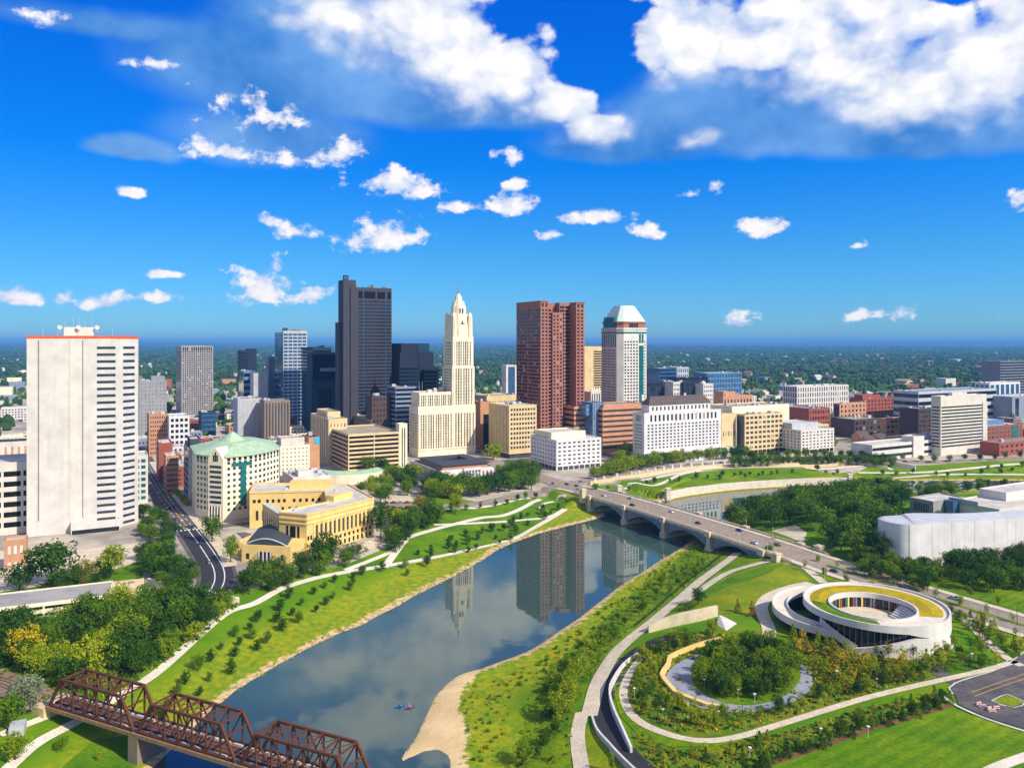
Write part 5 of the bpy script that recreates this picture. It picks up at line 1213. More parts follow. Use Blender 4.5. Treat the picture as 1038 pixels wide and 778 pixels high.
simple('brick_building', 'dark-windowed loft block with a cream roof left of the orange brick block', 'building', 866, 950, None, 893, 425, 'dark_brown', 'roof_tan', (7, 3, .6, .6), None, a=34, un=3)
simple('brick_building', 'sunlit orange brick block with square windows', 'building', 898, 930, 892, 931, 424, 'brick_orange', 'roof_tan', (8, 4, .6, .5), None, un=4)
for i, (px, D, w, dd, lab) in enumerate(((872, 905, 18, 12, 'leftmost gabled brick warehouse below the loft block'), (893, 880, 16, 20, 'gabled brick warehouse in the middle of its row'), (905, 862, 24, 12, 'gabled orange warehouse with its end wall in the sun'), (880, 860, 14, 12, 'small gabled warehouse in front of its row'), (922, 880, 20, 12, 'rightmost gabled warehouse beside the white slab'))):
    X = (px - CX) * D / F; wr = tag(empty('brick_warehouse', (X, D, 8.8), GA), lab, 'warehouse', 'gabled warehouses'); OCC.append((X, D, 20)); hh = 8
    mb = MB(); mb.box(0, w, 0, dd, 0, hh, bottom=False); mb.poly([(0, 0, hh), (0, dd, hh), (0, dd / 2, hh + 5)]); mb.poly([(w, 0, hh), (w, dd, hh), (w, dd / 2, hh + 5)]); mb.build('wall', 'brick_orange', wr)
    mb = MB(); mb.strip([(-.4, -.5, hh - .1), (w + .4, -.5, hh - .1)], [(-.4, dd / 2, hh + 5.2), (w + .4, dd / 2, hh + 5.2)]); mb.strip([(-.4, dd / 2, hh + 5.2), (w + .4, dd / 2, hh + 5.2)], [(-.4, dd + .5, hh - .1), (w + .4, dd + .5, hh - .1)]); mb.build('gable_roof', 'roof_brown', wr)
o = Bld('office_tower', 'white concrete slab with black window bands on the right', 'tower', 954, 803, 944, 1000, 401.5)
b, a, h = o.b, o.a, o.h
o.block(0, b, 0, a, 0, h, 'pale_concrete', 'roof_white'); o.bands('F', .6, b * .90, 8, h - 10, 13, .46, 'glass_dark', .4); o.bands('L', .6, a - .6, 8, h - 10, 13, .46, 'glass_dark', .4); o.done(60)
mb = MB(); mb.box(-.6, -.02, a * .0, a * .14, 0, h); mb.box(b * .905, b + .4, -.6, -.02, 0, h - 8); mb.build('wall_pier', 'pale_concrete', o.root); o.block(b * .3, b * .62, a * .3, a * .7, h - .9, h + 3, 'pale_concrete', 'roof_white', 'penthouse')
o = Bld('low_office', 'low white banded podium in front of the white concrete slab', 'building', 884, 768, None, 990, 451, a=30)
o.block(0, o.b, 0, 24, 0, o.h, 'white_wall', 'roof_white'); o.bands('F', .5, o.b - .5, 2, o.h - 1, 2, .4, 'glass_dark'); o.done(20)
o.block(o.b * .36, o.b * .46, -1.5, 12, 0, o.h + 5, 'white_wall', 'roof_white', 'stair_tower'); o.block(o.b * .5, o.b * .85, 6, 22, o.h - .9, o.h + 3, 'light_grey', 'roof_white', 'penthouse'); o.units(o.b * .5, o.b, 4, 24, o.h + 2, 6)
simple('office_building', 'long pale blue-striped block behind the white concrete slab', 'office building', 931, 1120, 929, 1010, 397, 'light_grey', 'blue_grey', ('b', 4, .5), ('b', 4, .5), a=40, wm='glass_navy', un=4)
simple('office_building', 'dark grid-windowed block left of the white concrete slab', 'office building', 931, 900, 928, 946, 414, 'dark_brown', 'roof_grey', (6, 7, .6, .6), None, a=24)
o = simple('office_tower', 'white and blue glass hospital block at the right edge', 'hospital', 1003, 1300, 988, 1034, 388, 'marble_white', 'roof_white', (6, 1, .7, .9), (3, 1, .7, .9), wm='glass_blue', un=4, alt=None)
simple('office_tower', 'dark grey office slab on the horizon at the right edge', 'tower', 1014, 1700, None, 1100, 366, 'mid_grey', 'roof_dark', ('b', 12, .5), None, a=40, wm='glass_navy')
simple('office_building', 'lavender-grey blank annex at the right edge', 'office building', 1026, 1180, 1024, 1080, 402, 'blue_grey', 'roof_white', (6, 1, .4, .9), None, a=40)
o = simple('brick_building', 'red brick office with green-glass arch at the right edge', 'building', 1000, 855, 999, 1037, 432, 'brick_red', 'roof_white', (9, 5, .5, .5), None, a=30, wm='glass_teal', pent=(.0, .7, .3, .9, 5, 'glass_sky'))
mb = MB(); mb.box(o.b * .68, o.b * .86, -.4, .3, 4, o.h - 2); mb.build('glass_strip', 'glass_teal', o.root)
simple('brick_building', 'low red brick wing in front of the brick office at the right edge', 'building', 1013, 800, 1012, 1080, 449, 'brick_red', 'roof_grey', (14, 2, .5, .5), None, a=20)
# far hospital cluster behind the marble building
simple('office_building', 'blue glass block left in the far cluster behind the marble building', 'office building', 668, 1620, 666, 685, 373, 'glass_blue', 'roof_white', ('b', 8, .4), None, a=40, wm='glass_navy')
simple('office_building', 'pale blue taller block right beside the far blue glass block', 'office building', 686, 1650, None, 698, 372, 'light_grey', 'roof_white', (6, 5, .5, .6), None, a=40, wm='glass_blue')
simple('office_building', 'long light blue glass block right in the far cluster', 'office building', 717, 1580, 715, 752, 378, 'glass_sky', 'roof_white', (12, 5, .75, .7), None, a=40, wm='glass_blue')
simple('office_building', 'low dark blue connecting block in the far cluster', 'office building', 686, 1520, None, 718, 383, 'glass_navy', 'roof_dark', ('b', 5, .4), None, a=30, wm='navy_panel')
simple('apartment_block', 'black panelled block with a white checkered stripe right of the copper-topped tower', 'apartments', 656, 1180, None, 682, 387, 'navy_panel', 'roof_dark', (10, 8, .4, .5), None, a=30, wm='glass_navy', lim=40)
simple('apartment_block', 'white checkered stair block between two black panelled blocks', 'apartments', 682.5, 1178, None, 692, 387, 'white_wall', 'roof_white', (6, 8, .5, .5), None, a=26, wm='slate_dark', lim=50)
simple('apartment_block', 'second black panelled block right of the white checkered stair block', 'apartments', 693, 1180, None, 713, 387, 'navy_panel', 'roof_dark', (10, 8, .4, .5), None, a=30, wm='glass_navy', lim=40)
o = simple('apartment_block', 'white checkered block with a round roof dome', 'apartments', 713, 1175, None, 723, 389, 'white_wall', 'roof_white', (5, 8, .5, .5), None, a=26, wm='slate_dark', lim=40)
mb = MB()
for k in range(5): r0, r1 = 4.2 * math.cos(k * .3), 4.2 * math.cos((k + 1) * .3); mb.cyl(5, 6, o.h + 4.2 * math.sin(k * .3), o.h + 4.2 * math.sin((k + 1) * .3), r0, 12, r1)
mb.build('dome', 'white_wall', o.root)
simple('brick_building', 'orange brick low block with stepped roof in front of the far cluster', 'building', 733, 1180, None, 763, 401, 'brick_orange', 'roof_tan', (9, 2, .4, .4), None, a=30, pent=(.1, .5, .2, .8, 6, 'brick_orange'))
simple('office_building', 'cream-roofed wide block behind the tan offices', 'office building', 742, 930, 735, 800, 412, 'cream_stone', 'roof_tan', None, None, a=40, un=8)
# street fronts left of the copper-roofed building
simple('office_building', 'orange corner block with white window grid on the left street', 'office building', 151, 800, 146.5, 171, 420, 'brick_orange', 'roof_tan', (8, 9, .5, .5), (8, 9, .6, .5), a=36, wm='glass_warm')
simple('office_building', 'white block with big arched dark windows next to the orange corner block', 'office building', 171.5, 790, None, 192, 422, 'marble_white', 'roof_white', (4, 7, .66, .55), None, a=36, alt=None)
simple('brick_building', 'dark red brick block with white roof on the left street', 'building', 161, 650, 154, 175, 449, 'brick_red', 'roof_white', (1, 1, .0, .0), (5, 7, .5, .5), a=30, wm='glass_mid')
simple('brick_building', 'orange balconied brick block on the left street', 'building', 168, 600, 164, 181, 462, 'brick_orange', 'roof_white', (5, 7, .66, .5), (4, 7, .7, .5), a=22, wm='glass_warm')
simple('office_building', 'blue-grey office with glass street side left of the copper-roofed building', 'office building', 191, 560, 180, 207, 455, 'light_grey', 'roof_white', (3, 8, .3, .2), (7, 8, .86, .8), a=34, wm='glass_blue', pent=(.2, .9, .3, .9, 6, 'slate_dark'), alt=None)
simple('office_building', 'pale flat block with curtain-like ribs behind the copper roof', 'office building', 241, 900, 239, 265, 404, 'light_grey', 'roof_grey', (16, 1, .12, .94), None, a=34, wm='grey_concrete')
simple('office_building', 'tan pier-fronted block right of the pale ribbed block', 'office building', 268, 880, None, 294, 406, 'taupe', 'roof_grey', (8, 1, .5, .94), None, a=30, wm='slate_dark')
simple('office_building', 'teal glass low office behind the white arched block', 'office building', 204, 960, 202, 219, 418, 'teal_panel', 'roof_dark', ('b', 5, .6), None, a=30, wm='glass_blue')

# ------------------------------------------------------------------ science museum: long curved white wall and older block behind
pts = [garr([q])[0] for q in ((1110, 561), (1038, 567), (985, 571), (945, 574), (922, 576))]
g0 = pts[-1]; cs_ = tag(empty('science_museum', (g0[0], g0[1], 8.7)), 'huge windowless museum wing with a long curved white metal wall', 'museum')
front = [np.array(q) - g0 for q in pts][::-1]
front = [(-9.0, 16.0), (-9.3, 11.5), (-8.6, 7.6), (-6.8, 4.2), (-3.8, 1.6)] + [tuple(q) for q in front]
FP = resample(front, 2.2); n_ = len(FP); hz = 23.0
mb = MB(); mb.strip(np.column_stack([FP, np.full(n_, hz)]), np.column_stack([FP, np.full(n_, -1)])); mb.build('curved_wall', 'marble_white', cs_, smooth=True)
for k in range(0, n_, 2): 
    pass
N_ = normals(FP); inn = FP + N_ * 3
mb = MB()
Bk = np.column_stack([np.clip(FP[:, 0] * .95 + 3, -9, 500), np.where(FP[:, 0] < 2, np.maximum(FP[:, 1] + .6, 16 + (FP[:, 0] + 9) * .25), FP[:, 1] + 9 + 8.0 * np.exp(-((FP[:, 0] - 4) / 22) ** 2)), np.full(n_, hz) + np.where(FP[:, 0] < 2, 1.0, 2.0)])
mb.strip(Bk, np.column_stack([FP, np.full(n_, hz)])); mb.build('roof', 'light_grey', cs_)
mb = MB(); mb.strip(Bk, np.column_stack([Bk[:, 0], Bk[:, 1], np.full(n_, -1)])); mb.build('rear_wall', 'white_wall', cs_)
mb = MB()
for k in range(6, n_, 6): q = FP[k] - N_[k] * .03; mb.bar((q[0], q[1], -1), (q[0], q[1], hz), .12, .12)
mb.build('wall_seam', 'pale_concrete', cs_); OCC.append((g0[0] + 50, g0[1] + 20, 60))
o = Bld('museum_hall', 'older grey stone hall with tall windows and a white roof behind the curved museum wall', 'museum', 946, 520, 922, 955, 508, ang=GA)
o.block(0, 34, 0, o.a, 0, o.h, 'grey_concrete', 'roof_white'); o.win('L', 3, o.a - 3, 3, o.h - 2, 9, 1, .5, .85, 'glass_dark'); o.done(20)
o = Bld('museum_hall', 'big flat white-roofed museum block at the right edge', 'museum', 1013, 500, 962, 1120, 516, ang=GA)
A9 = o.a
o.block(0, 130, 0, A9, 0, o.h, 'pale_concrete', 'roof_white'); o.block(34, 130, A9 * .45, A9, o.h - .9, o.h + 5, 'white_wall', 'roof_white', 'penthouse')
for i in range(10): mb = MB(); mb.box(-.5, 1.2, A9 * (.4 + .058 * i), A9 * (.4 + .058 * i) + 2.6, o.h - .95, o.h + 2.2); mb.build('roof_screen', 'light_grey', o.root)
mb = MB(); mb.box(-7, -.1, A9 * .78, A9 * .97, 0, o.h + 1); mb.build('glass_bay', 'glass_blue', o.root); o.done(10)
# ------------------------------------------------------------------ spiral memorial building
MC = np.array([147.7, 317.5]); IC = np.array([145.2, 314.0]); RI = 17.4; ZG = 8.8
me_ = tag(empty('memorial_building', (MC[0], MC[1], 0)), 'round white memorial with interlocking ring bands and a planted yellow roof', 'museum')
def pt(th, r, z, c=MC): return (c[0] - MC[0] + r * math.cos(th), c[1] - MC[1] + r * math.sin(th), z)
TH = np.linspace(0, 2 * math.pi, 121)
def zi(xs, ys): return lambda p_: float(np.interp(p_, xs, ys))
ZR = 21.0
mb = MB()                                            # roof deck between outer and inner circle
mb.strip([pt(q, 29.3, ZR) for q in TH], [pt(q, RI, ZR, IC) for q in TH]); mb.build('roof_deck', 'paving_pale', me_)
zA = zi([-180, -120, -90, -60, -30, 0, 8, 45, 55, 80, 95, 180], [19.0, 19.0, 19.0, 19.1, 19.1, 18.8, 17.8, 14.2, 15.2, 18.0, 18.4, 17.5])
phis = np.linspace(-180, 180, 145)
def pf(ph, r, z): a_ = math.radians(270 + ph); return pt(a_, r, z)
mb = MB()
mb.strip([pf(q, 30, 21.9) for q in phis], [pf(q, 30.15, zA(q)) for q in phis]); mb.strip([pf(q, 29.3, 21.9) for q in phis], [pf(q, 30, 21.9) for q in phis]); mb.strip([pf(q, 29.3, ZR - .3) for q in phis], [pf(q, 29.3, 21.9) for q in phis])
mb.strip([pf(q, 30.15, zA(q)) for q in phis], [pf(q, 28.6, zA(q)) for q in phis]); mb.build('outer_ring_band', 'white_wall', me_)
ph2 = np.linspace(-48, 63, 90)
zU = zi([-48, 6, 38, 45, 62, 63], [9.4, 16.9, 16.4, 14.6, 11.2, 10.0]); zL = zi([-48, 10, 27, 47, 63], [8.0, 8.0, 12.6, 8.4, 9.4])
mb = MB(); mb.strip([pf(q, 30.4, max(zU(q), zL(q) + .05)) for q in ph2], [pf(q, 30.8, zL(q)) for q in ph2]); mb.strip([pf(q, 28.6, max(zU(q), zL(q) + .05)) for q in ph2], [pf(q, 30.4, max(zU(q), zL(q) + .05)) for q in ph2]); mb.strip([pf(q, 30.8, zL(q)) for q in ph2], [pf(q, 28.6, zL(q)) for q in ph2])
mb.build('arch_band', 'white_wall', me_)
ph3 = np.linspace(-74, -38, 20); mb = MB(); zz3 = zi([-74, -38], [15.4, 8.6]); mb.strip([pf(q, 28.8, zz3(q) + 3.2) for q in ph3], [pf(q, 28.9, zz3(q) - .4) for q in ph3]); mb.build('arch_band', 'white_wall', me_)
ph3 = np.linspace(76, 100, 12); mb = MB(); zz3 = zi([76, 84, 100], [8.2, 8.2, 8.2]); mb.strip([pf(q, 30.2, 18.6) for q in ph3], [pf(q, 30.4, 8.0) for q in ph3]); mb.strip([pf(q, 28.8, 18.6) for q in ph3], [pf(q, 28.8, 8.0) for q in ph3]); mb.strip([pf(76, 30.2, 18.6), pf(76, 30.4, 8)], [pf(76, 28.8, 18.6), pf(76, 28.8, 8)]); mb.build('arch_band', 'white_wall', me_)
mb = MB(); mb.strip([pt(q, 27.4, ZR - .4) for q in TH], [pt(q, 27.4, 7) for q in TH]); mb.build('glass_drum', 'glass_dark', me_)
mb = MB()
for q in np.linspace(0, 2 * math.pi, 73)[:-1]: a_ = pt(q, 27.6, 7); mb.bar(a_, (a_[0], a_[1], ZR - .5), .18, .18)
mb.build('mullion', 'metal_grey', me_)
mb = MB(); mb.strip([pt(q, RI, ZR + .9, IC) for q in TH], [pt(q, RI + .9, ZR + .9, IC) for q in TH]); mb.strip([pt(q, RI + .9, ZR + .9, IC) for q in TH], [pt(q, RI + .9, ZR - .02, IC) for q in TH]); mb.strip([pt(q, RI, ZR - 1.3, IC) for q in TH], [pt(q, RI, ZR + .9, IC) for q in TH]); mb.build('inner_rim', 'white_wall', me_)
mb = MB(); mb.strip([pt(q, RI + .4, 15.0, IC) for q in TH], [pt(q, RI + .4, ZR - .1, IC) for q in TH]); mb.build('court_wall', 'glass_navy', me_)
mb = MB(); mb.poly([pt(q, RI + .35, 15.3, IC) for q in TH[:-1]]); mb.build('court_floor', 'paving', me_)
cols = ['glass_blue', 'sedum', 'brick_red', 'glass_sky', 'brick_orange', 'glass_navy', 'glass_teal', 'yellow_stone', 'slate_dark']
for k in range(30):
    a0 = math.radians(28 + k * 4.2); a1 = a0 + math.radians(2.7)
    mb = MB(); mb.strip([pt(a0, RI + .1, 15.4, IC), pt(a1, RI + .1, 15.4, IC)], [pt(a0, RI + .1, ZR - 1.2, IC), pt(a1, RI + .1, ZR - 1.2, IC)]); mb.build('colour_panel', cols[(k * 7 + k // 3) % 9] if k % 3 != 1 else 'glass_navy', me_)
for k in range(6):
    r1 = RI - .1 - k * 1.15; z = 19.4 - k * .68; q_ = np.radians(np.linspace(-62, 24, 26))
    mb = MB(); mb.strip([pt(q, r1, z, IC) for q in q_], [pt(q, r1 - 1.15, z, IC) for q in q_]); mb.strip([pt(q, r1 - 1.15, z, IC) for q in q_], [pt(q, r1 - 1.15, z - .7, IC) for q in q_]); mb.strip([pt(q_[0], r1, z, IC), pt(q_[0], r1 - 1.15, z, IC)], [pt(q_[0], r1, 15.3, IC), pt(q_[0], r1 - 1.15, 15.3, IC)]); mb.build('bleacher_step', 'white_wall', me_)
def crescent(name, m, a0, a1, dz):
    qs = np.radians(np.linspace(a0, a1, 60)); A, B, Cm = [], [], []
    for q in qs:
        o_ = np.array(pt(q, 27.0, 0)[:2]); i_ = np.array(pt(q, RI + 1.1, 0, IC)[:2])
        if (o_ - i_) @ np.array([math.cos(q), math.sin(q)]) < .4: i_ = o_ - .2 * np.array([math.cos(q), math.sin(q)])
        A.append((o_[0], o_[1], ZR + .1)); B.append((i_[0], i_[1], ZR + .12)); c_ = (o_ + i_) / 2; Cm.append((c_[0], c_[1], ZR + .1 + dz * min(1, 4 * math.sin(math.pi * (math.degrees(q) - a0) / (a1 - a0)) + .05)))
    mb = MB(); mb.strip(A, Cm); mb.strip(Cm, B); mb.build(name, m, me_)
crescent('planted_roof', 'sedum', -38, 168, .9); crescent('planted_roof', 'lawn', 169, 250, .6)
# outer ramp loop on the left
LC = np.array([131.2, 326.5]); qs = np.radians(np.linspace(70, 292, 90)); zq = zi([70, 120, 180, 230, 292], [18.6, 17.2, 15.4, 14.4, 13.2])
RZ = [zq(math.degrees(q)) for q in qs]
mb = MB(); mb.strip([pt(q, 24.6, z, LC) for q, z in zip(qs, RZ)], [pt(q, 18.6, z, LC) for q, z in zip(qs, RZ)]); mb.strip([pt(q, 18.6, z - .6, LC) for q, z in zip(qs, RZ)], [pt(q, 24.6, z - .6, LC) for q, z in zip(qs, RZ)]); mb.build('ramp_deck', 'paving_pale', me_)
for r, t_, lo in ((24.6, .5, 2.1), (18.6, -.4, 1.4)):
    mb = MB(); mb.strip([pt(q, r, z + 1.1, LC) for q, z in zip(qs, RZ)], [pt(q, r, z - lo, LC) for q, z in zip(qs, RZ)]); mb.strip([pt(q, r + t_, z + 1.1, LC) for q, z in zip(qs, RZ)], [pt(q, r, z + 1.1, LC) for q, z in zip(qs, RZ)]); mb.strip([pt(q, r + t_, z - lo, LC) for q, z in zip(qs, RZ)], [pt(q, r + t_, z + 1.1, LC) for q, z in zip(qs, RZ)]); mb.build('ramp_band', 'white_wall', me_)
qs2 = qs[::6]; mb = MB(); mb.strip([pt(q, 20.2, zq(math.degrees(q)) - .6, LC) for q in qs], [pt(q, 20.2, 7.0, LC) for q in qs]); mb.build('ramp_glazing', 'glass_dark', me_)
OCC.append((150, 322, 36)); me_.scale = (.91, .91, .92); me_.location = (MC[0], MC[1], .70)

# ------------------------------------------------------------------ trees
def crown_mesh(seed, shape, nc=64, nl=22, leaf=.05):
    r = np.random.RandomState(seed)
    V, Fc = [], []
    cs = []
    lob = r.rand(7) * 6.28
    while len(cs) < nc:
        d = r.randn(3); d /= np.linalg.norm(d); u = r.rand() ** .42
        if shape == 'round':
            k = 1 + .16 * math.sin(3 * math.atan2(d[1], d[0]) + lob[0]) + .12 * math.sin(2.3 * d[2] * 3 + lob[1]) + .1 * r.randn()
            q = d * u * np.array([.36, .36, .38]) * k + (0, 0, .55); rad = .085 + .05 * r.rand()
        elif shape == 'wide':
            k = 1 + .2 * math.sin(4 * math.atan2(d[1], d[0]) + lob[0]) + .12 * r.randn()
            q = d * u * np.array([.47, .47, .33]) * k + (0, 0, .60); rad = .09 + .06 * r.rand()
        elif shape == 'tall':
            k = 1 + .12 * r.randn(); q = d * u * np.array([.19, .19, .43]) * k + (0, 0, .52); rad = .06 + .03 * r.rand()
        elif shape == 'airy':
            k = 1 + .2 * r.randn(); q = d * u * np.array([.24, .24, .36]) * k + (0, 0, .60); rad = .045 + .03 * r.rand()
        elif shape == 'cone':
            z = r.rand() ** 1.4; ph = r.rand() * 6.28; rr = (1 - z) * .27 * (.5 + .5 * r.rand()) + .02; q = np.array([rr * math.cos(ph), rr * math.sin(ph), .1 + .84 * z]); rad = .05 + .04 * (1 - z)
        else:                                         # bush
            q = d * u * np.array([.48, .48, .42]) + (0, 0, .5); q[2] = max(q[2], .08); rad = .14
        cs.append((q, rad))
    for q, rad in cs:
        for _ in range(nl):
            d = r.randn(3); d[2] = d[2] * .8 + .25; d /= np.linalg.norm(d)
            p_ = q + d * rad * (.55 + .5 * r.rand())
            n_ = d + r.randn(3) * .45; n_ /= np.linalg.norm(n_)
            t_ = np.cross(n_, r.randn(3)); t_ /= np.linalg.norm(t_); b_ = np.cross(n_, t_)
            s = leaf * (.6 + .7 * r.rand()); i = len(V)
            V += [p_ + t_ * s * .5, p_ + b_ * s * .36, p_ - t_ * s * .5, p_ - b_ * s * .36]; Fc.append((i, i + 1, i + 2, i + 3))
    return V, Fc
CR = {}
for sh, nv, nc, nl, lf in (('round', 5, 84, 24, .054), ('wide', 4, 92, 26, .052), ('tall', 3, 50, 20, .05), ('airy', 4, 46, 14, .045), ('cone', 3, 60, 16, .05), ('bush', 3, 26, 20, .12)):
    for k in range(nv):
        V, Fc = crown_mesh(100 + k * 17 + len(sh), sh, nc, nl, lf)
        me = bpy.data.meshes.new('crown'); me.from_pydata([tuple(q) for q in V], [], Fc); me.materials.append(M['leaf_mid']); CR[sh, k] = me
CRN = {'round': 5, 'wide': 4, 'tall': 3, 'airy': 4, 'cone': 3, 'bush': 3}
TR = {}
for sh, r0, zt in (('round', .028, .5), ('wide', .03, .55), ('tall', .022, .5), ('airy', .016, .7), ('cone', .022, .5)):
    mb = MB(); mb.cyl(0, 0, -.04, .28, r0, 7, r0 * .75); mb.cyl(0, 0, .28, zt, r0 * .75, 7, r0 * .3)
    for k in range(5):
        a_ = k * 1.26 + .3; z_ = .24 + .05 * k; rr = .22 if sh in ('round', 'wide') else .1
        mb.bar((0, 0, z_), (rr * math.cos(a_), rr * math.sin(a_), z_ + .24), r0 * .7)
    TR[sh] = mb.mesh('trunk', 'bark')
CROWN_M = {}
def crown_with(sh, k, m):
    if (sh, k, m) not in CROWN_M:
        c = CR[sh, k].copy(); c.materials.clear(); c.materials.append(M[m]); CROWN_M[sh, k, m] = c
    return CROWN_M[sh, k, m]
TREES = []
def tree(x, y, z, h, w, sh, m, name, label, group=None, cat='tree'):
    """root empty with a trunk and a crown; w is the crown's width in metres"""
    base_w = {'round': .84, 'wide': 1.06, 'tall': .46, 'airy': .56, 'cone': .54, 'bush': 1.2}[sh]
    s = w / base_w
    if sh == 'bush':
        o = link(name, crown_with(sh, rnd.randrange(CRN[sh]), m), None, (x, y, z - .1), rnd.uniform(0, 6.28)); o.scale = (s, s, h); tag(o, label, cat, group); return o
    r = tag(empty(name, (x, y, z), rnd.uniform(0, 6.28)), label, cat, group); r.scale = (s, s, h)
    link('trunk', TR[sh], r); link('crown', crown_with(sh, rnd.randrange(CRN[sh]), m), r)
    TREES.append((x, y, w / 2)); return r
def tree_px(px, py, hpx, wpx, sh, m, label, name='tree', group=None, cat='tree'):
    x, y, z = G(px, py); return tree(x, y, z - .1, hpx * y / F, wpx * y / F, sh, m, name, label, group, cat)
def inside_px(poly, n, dmin, seed, pad=0):
    P = garr(poly); lo, hi = P.min(0), P.max(0); r = random.Random(seed); pts = []; tries = 0
    while len(pts) < n and tries < n * 60:
        tries += 1
        q = (r.uniform(lo[0], hi[0]), r.uniform(lo[1], hi[1]))
        if any((q[0] - a) ** 2 + (q[1] - b) ** 2 < dmin * dmin for a, b in pts): continue
        if sdist(np.array([q]), P)[0] > 0: continue
        pts.append(q)
    return pts
def cluster(poly, n, dmin, h, wr, shapes, mats, name, label, group, seed, cat='tree'):
    for (x, y) in inside_px(poly, n, dmin, seed):
        hh = rnd.uniform(*h); tree(x, y, T(x, y) - .15, hh, hh * rnd.uniform(*wr), rnd.choice(shapes), rnd.choice(mats), name, label, group, cat)
def along(px, step, h, wr, shapes, mats, name, label, group, jit=.8, cat='tree', shift=0.0):
    P = resample(garr(px), 1.0); N = normals(P); L = np.concatenate([[0], np.cumsum(np.linalg.norm(np.diff(P, axis=0), axis=1))])
    for s in np.arange(step * .5, L[-1], step):
        i = int(np.searchsorted(L, s)); q = P[min(i, len(P) - 1)] + N[min(i, len(P) - 1)] * (shift + rnd.uniform(-jit, jit)) + rnd.uniform(-jit, jit)
        hh = rnd.uniform(*h); tree(q[0], q[1], T(*q) - .15, hh, hh * rnd.uniform(*wr), rnd.choice(shapes), rnd.choice(mats), name, label, group, cat)
D_, MD, LT, LM, YL, OL = 'leaf_dark', 'leaf_mid', 'leaf_light', 'leaf_lime', 'leaf_yellow', 'leaf_olive'
# single trees one can point at
for a in ((52, 592, 50, 54, 'round', D_, 'big dark round tree at the foot of the white slab tower'), (112, 584, 36, 28, 'round', LM, 'bright lime tree at the foot of the white slab tower'), (85, 592, 26, 26, 'round', OL, 'olive-brown tree between the dark round tree and the lime tree'),
          (20, 598, 30, 34, 'round', D_, 'dark tree left of the big round tree by the brick lodge'), (68, 600, 28, 30, 'wide', D_, 'low dark spreading tree below the big round tree'), (28, 676, 46, 36, 'round', YL, 'bright yellow tree in the left foreground'),
          (24, 724, 42, 38, 'round', 'leaf_silver', 'silver-grey tree beside the rusty rail bridge'), (8, 740, 40, 34, 'round', MD, 'green tree at the left edge below the rail embankment'), (15, 770, 30, 30, 'round', LT, 'yellow-green tree in the bottom left corner'),
          (215, 549, 30, 26, 'round', MD, 'green street tree at the bend left of the annex'), (234, 570, 30, 18, 'round', LT, 'light green tree against the annex wall'), (330, 572, 34, 36, 'round', D_, 'dark round tree in front of the courthouse corner'),
          (357, 566, 16, 30, 'wide', D_, 'low dark tree along the courthouse front'), (386, 547, 42, 24, 'round', D_, 'dark tree at the right end of the courthouse'), (404, 538, 26, 20, 'round', LM, 'lime-yellow tree right of the courthouse'),
          (426, 520, 20, 17, 'round', OL, 'olive tree beside the car park'), (462, 521, 24, 17, 'round', LT, 'light green tree above the upper lawn'), (374, 478, 18, 20, 'round', MD, 'green tree in front of the parking garage'), (388, 482, 22, 18, 'round', D_, 'dark tree at the right corner of the parking garage'),
          (708, 612, 18, 15, 'round', D_, 'dark round tree standing on the dry lawn'), (698, 618, 10, 18, 'wide', MD, 'low spreading tree beside the dark round tree on the dry lawn'), (62, 760, 16, 14, 'round', MD, 'small tree beside the path under the rail bridge'),
          (620, 782, 24, 8, 'tall', LT, 'narrow columnar tree beside the sunken ramp'), (100, 771, 12, 8, 'airy', LM, 'lone lime sapling on the lawn below the rail bridge'), (530, 774, 24, 26, 'round', LT, 'light green tree near the bottom edge of the peninsula'),
          (748, 620, 14, 8, 'cone', OL, 'bronze sapling near the folded white wedge'), (762, 624, 16, 9, 'cone', 'leaf_rust', 'rusty sapling right of the bronze sapling'), (500, 466, 18, 22, 'round', LT, 'light tree at the museum corner by the tan office'), (466, 457, 14, 18, 'round', LT, 'light tree behind the museum roof')):
    tree_px(*a)
# groups
cluster([(0, 648), (50, 640), (100, 628), (135, 616), (200, 612), (243, 612), (243, 622), (205, 645), (172, 668), (140, 690), (95, 706), (62, 700), (55, 690), (40, 705), (0, 700)], 54, 6.4, (9, 16), (.85, 1.05), ['round', 'wide'], [D_, MD, MD, LT, LT, MD, D_, LM], 'shade_tree', 'leafy tree in the dense wood left of the riverside path', 'trees in the wood left of the riverside path', 3, 'shade tree')
cluster([(140, 560), (150, 552), (168, 556), (188, 576), (200, 594), (196, 604), (160, 604), (148, 590)], 24, 5.5, (8, 12), (.9, 1.1), ['round', 'wide'], [D_, D_, MD], 'tree', 'dark tree in the grove between the white slab tower and the curving street', 'trees in the grove beside the curving street', 4)
cluster([(250, 590), (300, 582), (345, 568), (352, 574), (300, 592), (255, 606), (243, 600)], 17, 5.5, (8, 13), (.85, 1.05), ['round', 'wide'], [D_, MD], 'tree', 'dark tree along the courthouse side of the riverside path', 'trees below the courthouse', 5)
cluster([(432, 502), (444, 492), (482, 496), (500, 500), (484, 505), (440, 508)], 20, 6, (13, 18), (.9, 1.05), ['round', 'wide'], [D_, MD, LT], 'tree', 'tree in the row in front of the white museum', 'trees in front of the white museum', 6)
cluster([(498, 496), (520, 480), (540, 480), (552, 488), (545, 496), (512, 502)], 20, 6, (13, 17), (.9, 1.05), ['round', 'wide'], [D_, MD], 'tree', 'dark tree in the clump between museum and bridgehead', 'trees between the museum and the bridgehead', 7)
cluster([(392, 545), (400, 530), (440, 524), (448, 530), (420, 545), (400, 560)], 20, 5, (9, 15), (.8, 1.0), ['round'], [D_, D_, MD], 'tree', 'dark tree between the car park and the lower lawn', 'trees between the car park and the lower lawn', 8)
